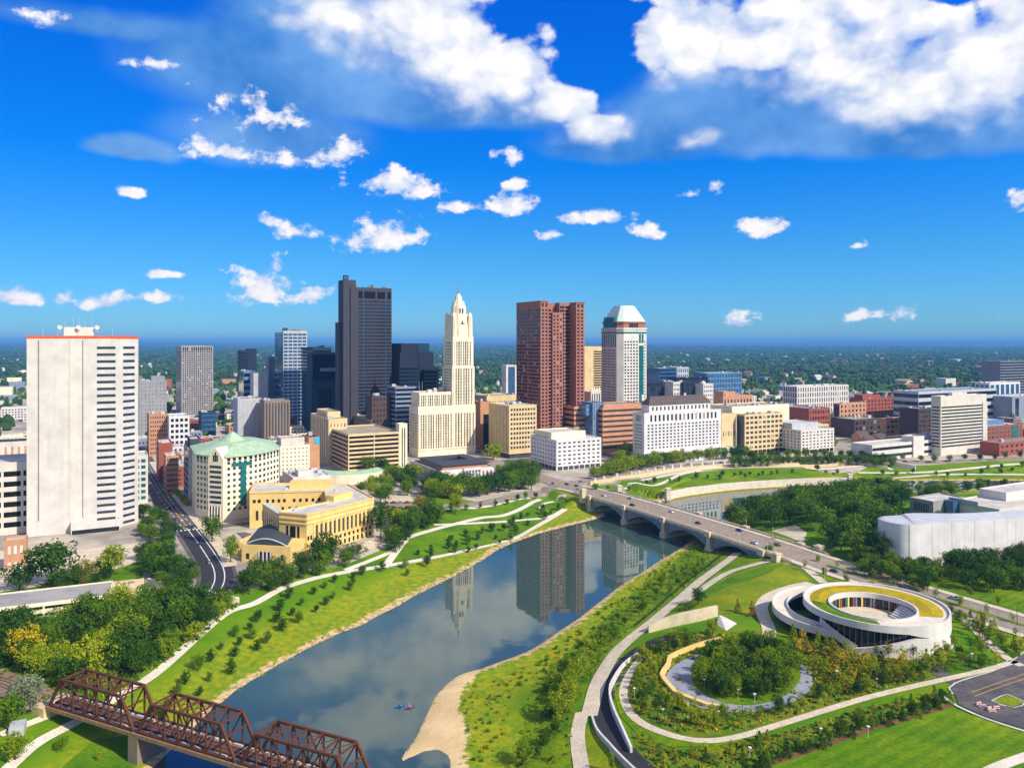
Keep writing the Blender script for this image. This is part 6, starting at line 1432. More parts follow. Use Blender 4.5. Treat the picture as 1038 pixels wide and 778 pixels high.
cluster([(365, 500), (395, 480), (432, 488), (430, 500), (395, 505), (385, 520)], 24, 6, (10, 16), (.85, 1.0), ['round', 'wide'], [D_, MD, LT], 'tree', 'tree round the car park beside the courthouse', 'trees round the car park', 9)
cluster([(215, 700), (160, 735), (140, 742), (190, 690), (230, 645), (290, 606), (350, 585), (392, 578), (350, 604), (290, 640)], 46, 7, (3.6, 7.0), (.65, .9), ['round', 'tall'], [D_, D_, MD], 'young_tree', 'small dark young tree on the grass slope between path and river', 'young trees on the left bank slope', 10, 'young tree')
cluster([(395, 575), (450, 548), (520, 530), (560, 512), (572, 516), (520, 548), (450, 568), (400, 590)], 34, 7, (3.6, 7), (.65, .9), ['round', 'tall'], [D_, D_, MD], 'young_tree', 'small dark young tree on the lawns between the crossing paths', 'young trees on the crossing-path lawns', 11, 'young tree')
along([(432, 520), (470, 517), (510, 512), (545, 505)], 12, (5, 7), (.6, .8), ['round', 'tall'], [D_, MD], 'street_tree', 'street tree on the river side of the street to the bridgehead', 'street trees before the bridgehead')
along([(602, 486), (650, 475), (700, 467), (737, 465)], 7.0, (11, 14), (.85, 1.05), ['round'], [MD, LT, MD, LT], 'street_tree', 'tree in the promenade row below the white marble building', 'promenade row below the marble building', 1.5)
along([(612, 481), (660, 470), (690, 468)], 8, (11, 14), (.85, 1.0), ['round'], [MD, LT], 'street_tree', 'tree in the promenade row below the white marble building', 'promenade row below the marble building', 1.5)
along([(738, 474), (790, 472), (850, 471), (905, 474)], 7.5, (10, 13), (.85, 1.05), ['round'], [D_, MD, MD], 'street_tree', 'tree in the long row below the tan and white offices', 'row below the tan and white offices', 1.5)
along([(745, 466), (800, 464), (870, 464)], 9, (7, 11), (.85, 1.05), ['round'], [D_, MD], 'street_tree', 'tree in the long row below the tan and white offices', 'row below the tan and white offices', 2)
cluster([(736, 462), (756, 459), (770, 466), (750, 468)], 8, 6, (10, 14), (.8, 1.0), ['round'], [D_, MD], 'tree', 'taller tree between the marble building and the tan office', 'taller trees by the tan office', 12)
cluster([(866, 466), (885, 462), (900, 470), (880, 472)], 8, 6, (8, 12), (.8, 1.0), ['round'], [D_], 'tree', 'dark tree left of the low white banded podium', 'dark trees by the low white podium', 13)
cluster([(625, 462), (640, 455), (640, 466), (622, 470)], 8, 6, (9, 13), (.8, 1.0), ['round'], [MD, LT], 'tree', 'tree between the white cube office and the marble building', 'trees beside the white cube office', 14)
along([(905, 466), (960, 468), (1038, 464)], 16, (6, 9), (.7, .9), ['round'], [D_, MD], 'street_tree', 'street tree in front of the low white podium', 'street trees by the low white podium', 3)
cluster([(600, 505), (640, 500), (676, 490), (700, 487), (740, 486), (860, 482), (860, 479), (740, 482), (640, 490), (598, 496)], 26, 7, (4, 7), (.6, .85), ['round', 'tall'], [D_, MD], 'young_tree', 'small dark tree on the promenade lawns', 'small trees on the promenade lawns', 15, 'young tree')
cluster([(895, 476), (960, 480), (1038, 470), (1038, 480), (960, 484), (890, 482)], 12, 9, (4, 7), (.6, .85), ['round'], [D_, MD], 'young_tree', 'small dark tree on the far right lawn', 'small trees on the far right lawn', 16, 'young tree')
cluster([(742, 536), (770, 520), (800, 514), (850, 508), (900, 504), (918, 510), (905, 530), (900, 560), (895, 575), (868, 572), (845, 556), (838, 545), (812, 530), (775, 541), (750, 542)], 74, 7, (14, 20), (.9, 1.1), ['round', 'wide'], [D_, D_, MD, MD], 'shade_tree', 'big dark tree in the grove left of the curved white museum wall', 'grove left of the curved museum wall', 17, 'shade tree')
cluster([(735, 527), (760, 518), (790, 512), (790, 517), (765, 526), (745, 534)], 18, 5, (3, 6), (.9, 1.1), ['round'], [MD, LT, D_], 'shrub', 'riverside bush at the far end of the arch bridge', 'bushes at the end of the arch bridge', 18, 'bush')
cluster([(868, 572), (905, 572), (945, 577), (956, 590), (935, 600), (900, 590), (875, 584)], 28, 5.5, (6.5, 9.5), (.9, 1.1), ['round'], [D_, MD], 'tree', 'tree along the road below the curved museum wall', 'trees below the curved museum wall', 19)
cluster([(960, 590), (965, 572), (985, 566), (1030, 562), (1110, 560), (1110, 592), (1040, 600), (985, 602)], 58, 7, (9, 13), (.9, 1.15), ['round', 'wide'], [D_, D_, MD], 'shade_tree', 'big dark tree in the wood at the right edge below the museum', 'wood at the right edge', 20, 'shade tree')
cluster([(905, 502), (930, 500), (1000, 492), (1000, 496), (960, 503), (925, 512)], 18, 9, (7, 11), (.85, 1.05), ['round'], [D_, MD, LT], 'tree', 'tree between the lagoon and the old museum hall', 'trees between the lagoon and the museum hall', 21)
cluster([(985, 492), (1038, 490), (1100, 490), (1100, 497), (1000, 497)], 10, 9, (6, 9), (.85, 1.05), ['round'], [D_, MD], 'tree', 'tree on the lagoon shore at the right edge', 'lagoon trees at the right edge', 22)
cluster([(905, 528), (938, 522), (955, 520), (965, 528), (940, 532)], 6, 5, (5, 8), (.9, 1.1), ['round'], [D_], 'tree', 'low tree between the curved wall and the old museum hall', 'trees in the museum court', 23)
# peninsula
along([(640, 645), (622, 664), (605, 686), (594, 710), (592, 726)], 6.2, (7, 10), (.8, 1.0), ['round'], [LT, LT, MD], 'tree', 'light green tree in the row beside the promenade path', 'row beside the promenade path', 1.2, shift=-7)
cluster([(640, 632), (672, 606), (690, 596), (712, 578), (720, 572), (700, 568), (672, 586), (640, 612), (615, 640), (590, 660), (586, 680), (600, 672), (620, 650)], 42, 5, (3.0, 5.5), (.6, .9), ['round', 'airy'], [D_, MD, LT], 'young_tree', 'young tree on the planted river slope below the arch bridge', 'young trees on the river slope', 24, 'young tree')
cluster([(560, 680), (590, 660), (580, 700), (572, 740), (570, 780), (540, 780), (548, 720)], 22, 6, (3, 6), (.7, 1.0), ['round', 'airy'], [LT, MD, D_], 'young_tree', 'young tree on the rough grass near the sandbar', 'young trees near the sandbar', 25, 'young tree')
cluster([(508, 690), (560, 660), (600, 628), (640, 596), (690, 560), (716, 550), (716, 556), (680, 578), (640, 604), (600, 640), (560, 672), (520, 704)], 90, 2.6, (1.0, 2.4), (.9, 1.5), ['bush'], [LT, MD, LM, YL, MD], 'shrub', 'low green and yellow shrub on the river edge of the peninsula', 'shrubs along the river edge of the peninsula', 26, 'shrub')
cluster([(478, 696), (500, 690), (520, 700), (515, 740), (500, 775), (478, 770), (474, 740), (468, 715)], 60, 2.2, (.6, 1.6), (.9, 1.6), ['bush'], [LT, OL, LM, MD], 'shrub', 'scrubby plant at the back of the sandbar', 'scrub at the back of the sandbar', 27, 'shrub')
cluster(oval_px(757, 683, 52, 28), 52, 3.6, (6.5, 9.5), (.75, .95), ['round'], [D_, MD, D_, MD, LT], 'tree', 'tree in the round grove inside the grey plaza', 'round grove inside the grey plaza', 28)
cluster([(655, 655), (690, 645), (730, 642), (700, 655), (668, 672), (664, 700), (690, 716), (740, 730), (800, 720), (850, 700), (900, 690), (955, 668), (960, 682), (900, 698), (830, 716), (745, 742), (690, 742), (650, 722), (640, 700), (646, 672)], 86, 3.0, (4, 7), (.55, .8), ['airy', 'airy', 'round'], [LM, LT, LT, MD, D_], 'young_tree', 'young light green tree in the memorial garden beds', 'young trees in the memorial garden', 29, 'young tree')
cluster([(800, 645), (822, 650), (860, 662), (930, 668), (960, 680), (925, 692), (860, 704), (835, 700), (815, 668)], 52, 3.2, (4.5, 7.5), (.5, .75), ['airy', 'cone', 'airy'], [LM, LT, D_, OL, YL, LT], 'young_tree', 'young tree on the orange planting below the white memorial', 'young trees below the white memorial', 30, 'young tree')
cluster([(655, 660), (700, 646), (780, 650), (860, 668), (930, 672), (950, 682), (840, 716), (745, 744), (690, 744), (645, 715)], 120, 1.8, (.8, 1.8), (1.0, 1.6), ['bush'], [LM, MD, YL, LT, 'leaf_rust', OL, D_], 'shrub', 'low mixed shrub in the memorial garden beds', 'shrubs in the memorial garden', 31, 'shrub')
along([(762, 786), (785, 773), (835, 754), (880, 738), (930, 724), (962, 713)], 2.6, (3, 6.5), (.5, .8), ['cone', 'round', 'cone'], [D_, D_, MD], 'conifer', 'dark evergreen in the hedge row above the bright lawn', 'evergreen hedge row', 1.0)
cluster([(645, 745), (680, 762), (740, 760), (800, 744), (900, 714), (955, 704), (940, 716), (840, 742), (770, 772), (660, 778)], 40, 3.0, (2, 4.5), (.5, .9), ['airy', 'cone'], [LM, D_, MD, OL], 'young_tree', 'small tree in the bed below the curved garden path', 'small trees below the garden path', 32, 'young tree')
cluster([(965, 628), (985, 625), (1020, 645), (1050, 665), (1030, 668), (990, 655)], 22, 3.6, (4, 8), (.5, .75), ['airy', 'cone', 'round'], [LT, LM, MD, D_], 'young_tree', 'young tree on the slope between the memorial and the avenue', 'young trees right of the memorial', 33, 'young tree')
cluster([(938, 655), (960, 650), (1015, 668), (1010, 676), (965, 684)], 24, 3.2, (4, 7), (.5, .8), ['airy', 'round'], [D_, LM, MD, LT], 'young_tree', 'young tree between the memorial ramp and the museum car park', 'young trees by the memorial ramp', 34, 'young tree')
for s0, s1, sh, lab, grp in ((135, 330, 0, 'small street tree in the median of the avenue', 'median trees of the avenue'), (128, 330, 17, 'street tree on the grove side of the avenue', 'street trees on the grove side of the avenue'), (140, 330, -17, 'street tree on the memorial side of the avenue', 'street trees on the memorial side of the avenue')):
    for s in np.arange(s0, s1, 11 if sh == 0 else 13):
        q = onb(s + rnd.uniform(-1, 1), sh); h_ = rnd.uniform(4, 6.5); tree(q[0], q[1], 9.1, h_, h_ * rnd.uniform(.55, .75), rnd.choice(['airy', 'round']), rnd.choice([MD, LT, OL]), 'street_tree', lab, grp)
cluster([(765, 555), (776, 546), (790, 548), (788, 562), (770, 566)], 12, 3.5, (3, 6), (.8, 1.1), ['round'], [D_, MD], 'tree', 'dark tree at the near end of the arch bridge', 'trees at the near end of the arch bridge', 35)
cluster([(120, 600), (150, 606), (145, 614), (120, 618)], 6, 5, (7, 10), (.8, 1.0), ['round'], [D_, MD], 'tree', 'tree below the ramp of the low parking deck', 'trees below the low parking deck', 36)
along([(172, 492), (180, 503), (190, 514)], 5, (4, 6), (.8, 1.0), ['round'], [LT, LM], 'street_tree', 'light street tree along the left street', 'light trees along the left street')

cluster([(141, 522), (152, 520), (168, 530), (184, 548), (176, 556), (150, 552), (141, 545)], 16, 5, (8, 11), (.85, 1.05), ['round', 'wide'], [D_, D_, MD], 'tree', 'dark tree beside the right base of the white slab tower', 'trees beside the base of the white slab tower', 40)
cluster([(30, 588), (60, 600), (108, 596), (126, 580), (120, 572), (60, 590)], 9, 5, (4, 8), (.9, 1.1), ['round', 'wide'], [D_, OL, MD], 'tree', 'lower tree in front of the white slab tower', 'lower trees in front of the white slab tower', 41)
sheet('lawn', [(40, 592), (120, 576), (150, 566), (140, 596), (100, 598), (60, 606)], 'lawn', 0.2)
# ------------------------------------------------------------------ low ground cover: stuff nobody could count
def cover(name, label, poly, n, size, m, seed, avoid=()):
    P = garr(poly); lo, hi = P.min(0), P.max(0); r = np.random.RandomState(seed)
    q = lo + (hi - lo) * r.rand(int(n * 2.5), 2); q = q[sdist(q, P) < 0][:n]
    for av in avoid: q = q[sdist(q, garr(av)) > 0]
    z = Tarr(q); V, Fc = [], []
    for (x, y), zz in zip(q, z):
        s = size * r.uniform(.5, 1.4); h = s * r.uniform(.7, 1.3)
        for _ in range(9):
            d = r.randn(3); d[2] = abs(d[2]); d /= np.linalg.norm(d); p_ = np.array([x, y, zz]) + d * np.array([s, s, h]) * .6
            n_ = d + r.randn(3) * .4; n_ /= np.linalg.norm(n_); t_ = np.cross(n_, r.randn(3)); t_ /= np.linalg.norm(t_); b_ = np.cross(n_, t_); k = s * .5; i = len(V)
            V += [p_ + t_ * k, p_ + b_ * k * .7, p_ - t_ * k, p_ - b_ * k * .7]; Fc.append((i, i + 1, i + 2, i + 3))
    me = bpy.data.meshes.new(name); me.from_pydata([tuple(v) for v in V], [], Fc); me.materials.append(M[m]); tag(link(name, me), label, 'ground cover', kind='stuff')
GARDEN = [(655, 655), (690, 645), (730, 642), (775, 644), (800, 655), (850, 668), (930, 672), (958, 682), (900, 698), (830, 717), (745, 743), (690, 744), (645, 720), (638, 702), (644, 678)]
PLZ = [oval_px(749, 690, 75, 32)]
for k, (m, n, lab) in enumerate(((LT, 1100, 'light green planting in the memorial garden beds'), (LM, 500, 'yellow-green planting in the memorial garden beds'), (D_, 600, 'dark green planting in the memorial garden beds'), ('leaf_rust', 320, 'rust-brown planting in the memorial garden beds'), (YL, 160, 'yellow planting in the memorial garden beds'))):
    cover('garden_planting', lab, GARDEN, n, .75, m, 60 + k, PLZ)
for k, (m, n) in enumerate(((LT, 420), ('leaf_rust', 260), (YL, 200), (D_, 200))): cover('garden_planting', f'{("light green", "rust-brown", "yellow", "dark green")[k]} planting on the slope below the white memorial', [(800, 645), (822, 650), (860, 660), (915, 666), (925, 680), (880, 695), (850, 700), (830, 690), (822, 670), (808, 656)], n, .8, m, 70 + k)
for k, (m, n) in enumerate(((LT, 900), (MD, 900), (LM, 350))): cover('bank_planting', f'{("light green", "mid green", "yellow-green")[k]} planting on the river slope of the peninsula', [(712, 550), (736, 562), (700, 590), (668, 616), (640, 637), (612, 664), (600, 690), (588, 715), (582, 745), (578, 785), (522, 785), (530, 720), (545, 690), (575, 660), (610, 628), (640, 601), (672, 575)], n, .8, m, 80 + k)
for k, (m, n) in enumerate(((LT, 600), (D_, 600), (LM, 200))): cover('bed_planting', f'{("light green", "dark green", "yellow-green")[k]} planting between garden path and evergreen hedge', [(645, 742), (680, 760), (720, 760), (790, 744), (880, 717), (960, 704), (960, 713), (880, 734), (780, 768), (760, 783), (660, 783)], n, .7, m, 90 + k)
for k, (m, n) in enumerate(((LM, 900), (OL, 500), (LT, 700))): cover('meadow_tufts', f'{("yellow-green", "olive", "light green")[k]} rough grass tufts along the left river bank', [(225, 708), (270, 676), (320, 648), (384, 620), (430, 596), (476, 570), (520, 546), (520, 552), (478, 577), (420, 606), (346, 643), (290, 672), (230, 712)], n, .55, m, 100 + k)
for k, (m, n) in enumerate(((D_, 500), (LT, 420), (MD, 500))): cover('undergrowth', f'{("dark green", "light green", "mid green")[k]} undergrowth in the wood left of the riverside path', [(0, 640), (50, 636), (100, 624), (135, 614), (200, 610), (243, 612), (205, 645), (172, 668), (140, 690), (95, 712), (0, 720)], n, 1.3, m, 110 + k)

# ------------------------------------------------------------------ background city blocks
def clear(x, y, r): return all((x - a) ** 2 + (y - b) ** 2 > (r + c * .85) ** 2 for a, b, c in OCC)
WALLS = [('cream_stone', 'cream'), ('white_wall', 'white'), ('cream_stone', 'cream'), ('brick_red', 'red brick'), ('brick_orange', 'orange brick'), ('light_grey', 'pale grey'), ('tan_stone', 'tan'), ('white_wall', 'white'), ('grey_concrete', 'grey'), ('taupe', 'brown'), ('blue_grey', 'blue-grey')]
ROOFS = [('roof_white', 'white roof'), ('roof_white', 'white roof'), ('roof_grey', 'grey roof'), ('roof_tan', 'tan roof'), ('roof_dark', 'dark roof')]
def region(px):
    return ('beyond the white slab tower' if px < 178 else 'around the grey grid tower' if px < 245 else 'around the blue framed tower' if px < 345 else 'behind the cream spire tower' if px < 525 else 'behind the marble building' if px < 770 else 'beyond the white apartment block' if px < 900 else 'beyond the white concrete slab')
def filler(n, dlo, dhi, hlo, hhi, seed, wmax=40, pxlo=-40, pxhi=1080, win=True):
    r = random.Random(seed); made = 0; tries = 0
    while made < n and tries < n * 60:
        tries += 1
        D = math.exp(r.uniform(math.log(dlo), math.log(dhi))); px = r.uniform(pxlo, pxhi); X = (px - CX) * D / F
        w, d, h = r.uniform(14, wmax), r.uniform(12, wmax * .8), hlo + (hhi - hlo) * r.random() ** 1.8
        cx_ = X + VX * w / 2 + UX * d / 2; cy_ = D + VY * w / 2 + UY * d / 2
        if not clear(cx_, cy_, .5 * math.hypot(w, d)): continue
        if sdist(np.array([[cx_, cy_]]), RIV)[0] < 60: continue
        wm, wn = r.choice(WALLS); rm, rn = r.choice(ROOFS)
        made += 1; OCC.append((cx_, cy_, .5 * math.hypot(w, d)))
        lab = f'{"low" if h < 14 else "mid-height"} {wn} block with a {rn} {region(px)}'
        s = Bld('city_block', lab, 'building', px, D, None, None, 0, a=d, b=w, h=h, group=f'{wn} city blocks with {rn} {region(px)}', zg=8.8); OCC.pop()
        s.block(0, w, 0, d, 0, h, wm, rm)
        if win and D < 1500:
            nf = max(1, int(h / 4)); wmm = r.choice(['glass_dark', 'glass_mid', 'glass_warm'])
            s.win('F', 1, w - 1, 1.2, h - 1.4, max(2, int(w / 4)), nf, .5, .5, wmm); s.win('L', 1, d - 1, 1.2, h - 1.4, max(2, int(d / 4)), nf, .5, .5, wmm); s.done(0)
            s.units(0, w, 0, d, h - .9, r.randrange(1, 4))
filler(64, 620, 880, 7, 17, 21, 32, 165, 300)
filler(105, 860, 1250, 6, 18, 22, 40, 0, 1060)
filler(105, 1250, 2300, 7, 24, 23, 52)
filler(16, 560, 900, 6, 16, 24, 36, -30, 30)

# far houses among the trees
HM = []
for wm, rm in (('white_wall', 'roof_grey'), ('cream_stone', 'roof_brown'), ('brick_red', 'roof_dark'), ('tan_stone', 'roof_tan'), ('white_wall', 'roof_white'), ('light_grey', 'tile_red')):
    mb = MB(); mb.box(-.5, .5, -.4, .4, 0, .62, 0, False); mb.strip([(-.55, -.45, .6), (.55, -.45, .6)], [(-.55, 0, 1.0), (.55, 0, 1.0)], 1); mb.strip([(-.55, 0, 1.0), (.55, 0, 1.0)], [(-.55, .45, .6), (.55, .45, .6)], 1)
    for sx in (-.5, .5): mb.poly([(sx, -.4, .6), (sx, .4, .6), (sx, 0, .98)])
    HM.append((mb.mesh('house', [wm, rm]), {'roof_grey': 'white house with grey roof', 'roof_brown': 'cream house with brown roof', 'roof_dark': 'brick house with dark roof', 'roof_tan': 'tan house with tan roof', 'roof_white': 'white building with white roof', 'tile_red': 'pale house with red roof'}[rm]))
HOUSE = []
for k in range(295):
    D = math.exp(rnd.uniform(math.log(1500), math.log(7500))); px = rnd.uniform(-10, 1048); X = (px - CX) * D / F
    me, lab = rnd.choice(HM); sz = rnd.uniform(10, 17) if rnd.random() < .68 else rnd.uniform(22, 46)
    if not clear(X, D, sz * .7): continue
    o = link('house', me, None, (X, D, 8.9), rnd.uniform(0, 3.14)); o.scale = (sz, sz * rnd.uniform(.7, 1.1), rnd.uniform(9, 13) + D * .001); HOUSE.append((X, D, sz))
    reg = region(px); tag(o, f'small far {lab} among trees {reg}', 'house', f'far houses, {lab}, {reg}')

# ------------------------------------------------------------------ far woods: one mass of canopy clumps
def woods(name, label, rows, seed):
    r = np.random.RandomState(seed); V = []; Fc = []; n0 = 0
    ang = np.linspace(0, 2 * math.pi, 7)[:-1]
    prof = ((0.75, 0.05), (1.0, 0.45), (0.72, 0.82), (0.28, 1.0))
    for (D, step, wm, hm, dens) in rows:
        xs = np.arange(-0.80 * D, 0.80 * D, step)
        for x in xs:
            if r.rand() > dens: continue
            X = x + r.uniform(-.7, .7) * step; Y = D * (1 + r.uniform(-.035, .035))
            if Y < 2300 and not clear(X, Y, wm * .55): continue
            if Y < 900 and sdist(np.array([[X, Y]]), RIV)[0] < 40: continue
            if any(abs(X - a) < s_ * .55 and -s_ * .9 < Y - b < s_ * .4 for a, b, s_ in HOUSE): continue
            zb = 8.5 if Y < 9000 else T(X, Y) - 1
            w = wm * r.uniform(.6, 1.25); h = hm * r.uniform(.7, 1.25); b0 = r.rand() * 6; i = len(V)
            for (pr, pz) in prof:
                for a_ in ang:
                    k = 1 + .25 * r.randn()
                    V.append((X + w * .5 * pr * k * math.cos(a_ + b0), Y + w * .5 * pr * k * math.sin(a_ + b0), zb + h * pz * (1 + .1 * r.randn())))
            for q in range(3):
                for j in range(6): Fc.append((i + q * 6 + j, i + q * 6 + (j + 1) % 6, i + q * 6 + 6 + (j + 1) % 6, i + q * 6 + 6 + j))
            Fc.append(tuple(i + 18 + j for j in range(6)))
    me = bpy.data.meshes.new(name); me.from_pydata(V, [], Fc); me.materials.append(M['leaf_far'])
    tag(link(name, me), label, 'woodland', kind='stuff')
rows = []; D = 880.0
while D < 2200: rows.append((D, 15 + D * .004, 12, 11, .30 + .30 * min(1, (D - 880) / 900))); D *= 1.022
woods('street_trees', 'scattered street trees and garden trees between the blocks behind the towers', rows, 5)
rows = []
while D < 15000: rows.append((D, D * .0062, max(15, D * .0068), 10 + D * .0006, .70)); D *= 1.028
woods('far_woods', 'tree-covered suburbs stretching to the horizon', rows, 6)

# ------------------------------------------------------------------ vehicles
CARM = {}
for cn, rgb in (('white', (225, 225, 225)), ('black', (24, 24, 26)), ('red', (150, 26, 24)), ('silver', (150, 154, 160)), ('blue', (36, 60, 120)), ('grey', (80, 82, 86))):
    pm = mat('car_paint_' + cn, rgb, 0.25, 0.05, 1.0, 0.0, 0.6); mb = MB()
    prof = [(-2.2, .35), (-2.25, .8), (-1.5, .95), (1.2, .95), (2.2, .78), (2.25, .35)]
    for s, s2 in ((-.9, .9),):
        A = [(x, s, z) for x, z in prof]; B = [(x, s2, z) for x, z in prof]; mb.strip(A, B, 0, True); mb.poly(A, 0); mb.poly(B[::-1], 0)
    mb.taper([(-1.6, -.84), (1.1, -.84), (1.1, .84), (-1.6, .84)], .95, [(-1.2, -.68), (.35, -.68), (.35, .68), (-1.2, .68)], 1.42, 1)
    mb.box(-1.15, .3, -.66, .66, 1.42, 1.46, 0)
    for wx in (-1.4, 1.4):
        for wy in (-.92, .72):
            q = [(wx + .34 * math.cos(a_), .34 + .34 * math.sin(a_)) for a_ in np.linspace(0, 6.283, 11)[:-1]]
            A = [(x, wy, z) for x, z in q]; B = [(x, wy + .2, z) for x, z in q]; mb.strip(A, B, 2, True); mb.poly(A, 2); mb.poly(B, 2)
    CARM[cn] = mb.mesh('car', [pm, 'glass_dark', 'black_metal'])
def car(x, y, z, rz, cn, label, group=None): tag(link('car', CARM[cn], None, (x, y, z), rz), label, 'car', group)
AV = math.atan2(-UY, -UX)
q = onb(236, 5.0); 
x, y, z = G(968, 607); car(x, y, z + .2, AV, 'red', 'dark red car on the avenue behind the memorial')
cn_ = list(CARM)
for s, l, c in ((-95, -3, 'white'), (-110, 5, 'grey'), (-128, -6, 'silver'), (-120, 2, 'black'), (-40, 6.5, 'silver'), (150, -6.5, 'grey'), (205, 6.5, 'white')):
    q = onb(s, l); car(q[0], q[1], float(zdeck(q[None])[0]) + .1, AV, c, f'{c} car on the avenue ' + ('near the bridgehead crossing' if s < -60 else 'on the arch bridge' if s < 110 else 'beside the dark grove'))
for i in range(15):
    px, py = 392 + (i % 5) * 7, 510 + (i // 5) * 5; x, y, z = G(px, py); c = rnd.choice(cn_); car(x, y, z + .28, rnd.choice([.3, 1.9]), c, f'{c} car in the small car park right of the courthouse', 'cars parked right of the courthouse')
for s, l, c in ((-60, -3, 'white'), (-20, -6.5, 'black'), (10, 3.2, 'white'), (44, -3, 'red'), (70, 6.5, 'blue'), (95, -6.5, 'white'), (165, 3.2, 'silver'), (185, -3.2, 'black'), (262, -6.5, 'white'), (290, 3.2, 'grey')):
    q = onb(s, l); car(q[0], q[1], float(zdeck(q[None])[0]) + .1, AV, c, f'{c} car driving on the avenue ' + ('on the arch bridge' if s < 110 else 'between bridge and right edge'), 'moving cars on the avenue')
for k_, (px, py) in enumerate(((147, 470), (150, 482), (156, 484), (157, 494), (165, 510), (176, 514), (184, 528), (190, 544), (203, 552), (212, 571), (143, 458), (161, 488))):
    x, y, z = G(px, py); c = cn_[(k_ * 5) % 6]; car(x, y, z + .26, math.radians(118), c, f'{c} car in the traffic on the left street', 'traffic on the left street')
for px, py, c in ((172, 516, 'black'), (178, 527, 'grey'), (160, 500, 'white'), (186, 536, 'silver'), (168, 500, 'blue'), (232, 601, 'red')):
    x, y, z = G(px, py); car(x, y, z + .26, math.radians(118), c, f'{c} car on the left street ' + ('at the bend' if py > 580 else f'beside the {"nearer" if py > 520 else "farther"} kerb'))
for i in range(22):
    D = rnd.uniform(700, 760); px = 590 + i * 13; SP_ = resample(garr(STREETPX), 9.0); k_ = min(len(SP_) - 2, 2 + 2 * i); q = SP_[k_]; dv = SP_[k_ + 1] - q; c = rnd.choice(cn_); car(q[0] + rnd.choice([-2.5, 2.5]) * .5, q[1] + rnd.choice([-2.5, 2.5]), T(*q) + .22, math.atan2(dv[1], dv[0]), c, f'{c} car on the street behind the promenade trees', 'cars on the street behind the promenade')

# ------------------------------------------------------------------ street lamps, flagpole, garden lights
mb = MB(); mb.cyl(0, 0, 0, 5.2, .11, 6, .07); mb.cyl(0, 0, 5.2, 5.7, .28, 8, .2); mb.cyl(0, 0, 0, .6, .22, 6); LAMP = mb.mesh('street_lamp', 'white_wall')
for s in np.arange(-58, 118, 21.2):
    for l in (-13.2, 13.2):
        q = onb(s, l); tag(link('street_lamp', LAMP, None, (q[0], q[1], float(zdeck(q[None])[0]) + .15)), f'white lamp post on the {"viewer" if l < 0 else "far"} side pavement of the arch bridge', 'street lamp', f'lamp posts on the {"near" if l < 0 else "far"} side of the arch bridge')
mb = MB(); mb.cyl(0, 0, 0, 9, .12, 6, .08); mb.bar((0, 0, 8.8), (1.6, 0, 9.2), .1); mb.box(1.2, 2.0, -.15, .15, 9.1, 9.25); PL = mb.mesh('street_lamp', 'black_metal')
for px, py in ((1031, 634), (978, 592), (1004, 596), (940, 600)):
    x, y, z = G(px, py); tag(link('street_lamp', PL, None, (x, y, z), GA), 'black lamp pole beside the avenue behind the memorial', 'street lamp', 'black lamp poles beside the avenue')
x, y, z = G(836, 601); fp = tag(empty('flagpole', (x, y, z)), 'tall white flagpole behind the memorial loop', 'flagpole'); mb = MB(); mb.cyl(0, 0, 0, 17.5, .16, 8, .07); mb.build('pole', 'white_wall', fp); mb = MB(); mb.cyl(0, 0, 17.5, 17.9, .2, 8, .05); mb.build('finial', 'metal_grey', fp)
mb = MB(); mb.cyl(0, 0, 0, 3.6, .07, 6); mb.cyl(0, 0, 3.6, 3.75, .55, 10, .45); GL = mb.mesh('garden_light', 'white_wall')
for px, py in ((714, 699), (733, 706), (748, 709), (672, 730), (728, 732), (780, 702), (765, 714), (801, 691), (806, 670), (781, 660), (889, 698), (643, 708), (848, 690), (760, 770), (832, 750), (880, 748), (1003, 661), (985, 672)):
    x, y, z = G(px, py); tag(link('garden_light', GL, None, (x, y, z)), 'white disc-topped light on a thin post in the memorial gardens', 'light post', 'disc lights in the memorial gardens')
mb = MB(); mb.box(-1.0, 1.0, -.12, .12, .2, 1.0, 0); mb.box(-1.0, -.8, -.35, .35, 0, .2, 0); mb.box(.8, 1.0, -.35, .35, 0, .2, 0); mb.box(-1.0, 1.0, -.14, .14, .5, .75, 1); BAR = mb.mesh('barrier', ['white_wall', 'red_trim'])
for px, py in ((992, 715), (996, 717), (999, 719), (1003, 720), (1006, 722), (1010, 719), (1016, 718)):
    x, y, z = G(px, py); tag(link('barrier', BAR, None, (x, y, z + .28), rnd.uniform(-.6, .6)), 'white and orange barrier in the museum car park', 'barrier', 'barriers in the car park')
# guard fence beside the promenade path
P = resample(garr([(742, 560), (725, 574), (708, 587), (690, 602), (668, 622), (650, 637)]), 2.0); z = Tarr(P)
gf = tag(empty('guard_fence', (P[0][0], P[0][1], 0)), 'dark railing along the river side of the promenade path', 'fence'); mb = MB(); mb2 = MB(); O_ = np.array([P[0][0], P[0][1]])
N_ = normals(P); sgn = -1 if (N_[3][0] > 0) else 1; P = P + N_ * sgn * 3.2
for k in range(len(P)):
    a_ = P[k] - O_; mb.box(a_[0] - .08, a_[0] + .08, a_[1] - .08, a_[1] + .08, z[k], z[k] + 1.3)
    if k:
        b_ = P[k - 1] - O_
        for zz in (.4, .8, 1.25): mb2.bar((b_[0], b_[1], z[k - 1] + zz), (a_[0], a_[1], z[k] + zz), .1)
mb.build('post', 'black_metal', gf)['kind'] = 'stuff'; mb2.build('rail', 'black_metal', gf)
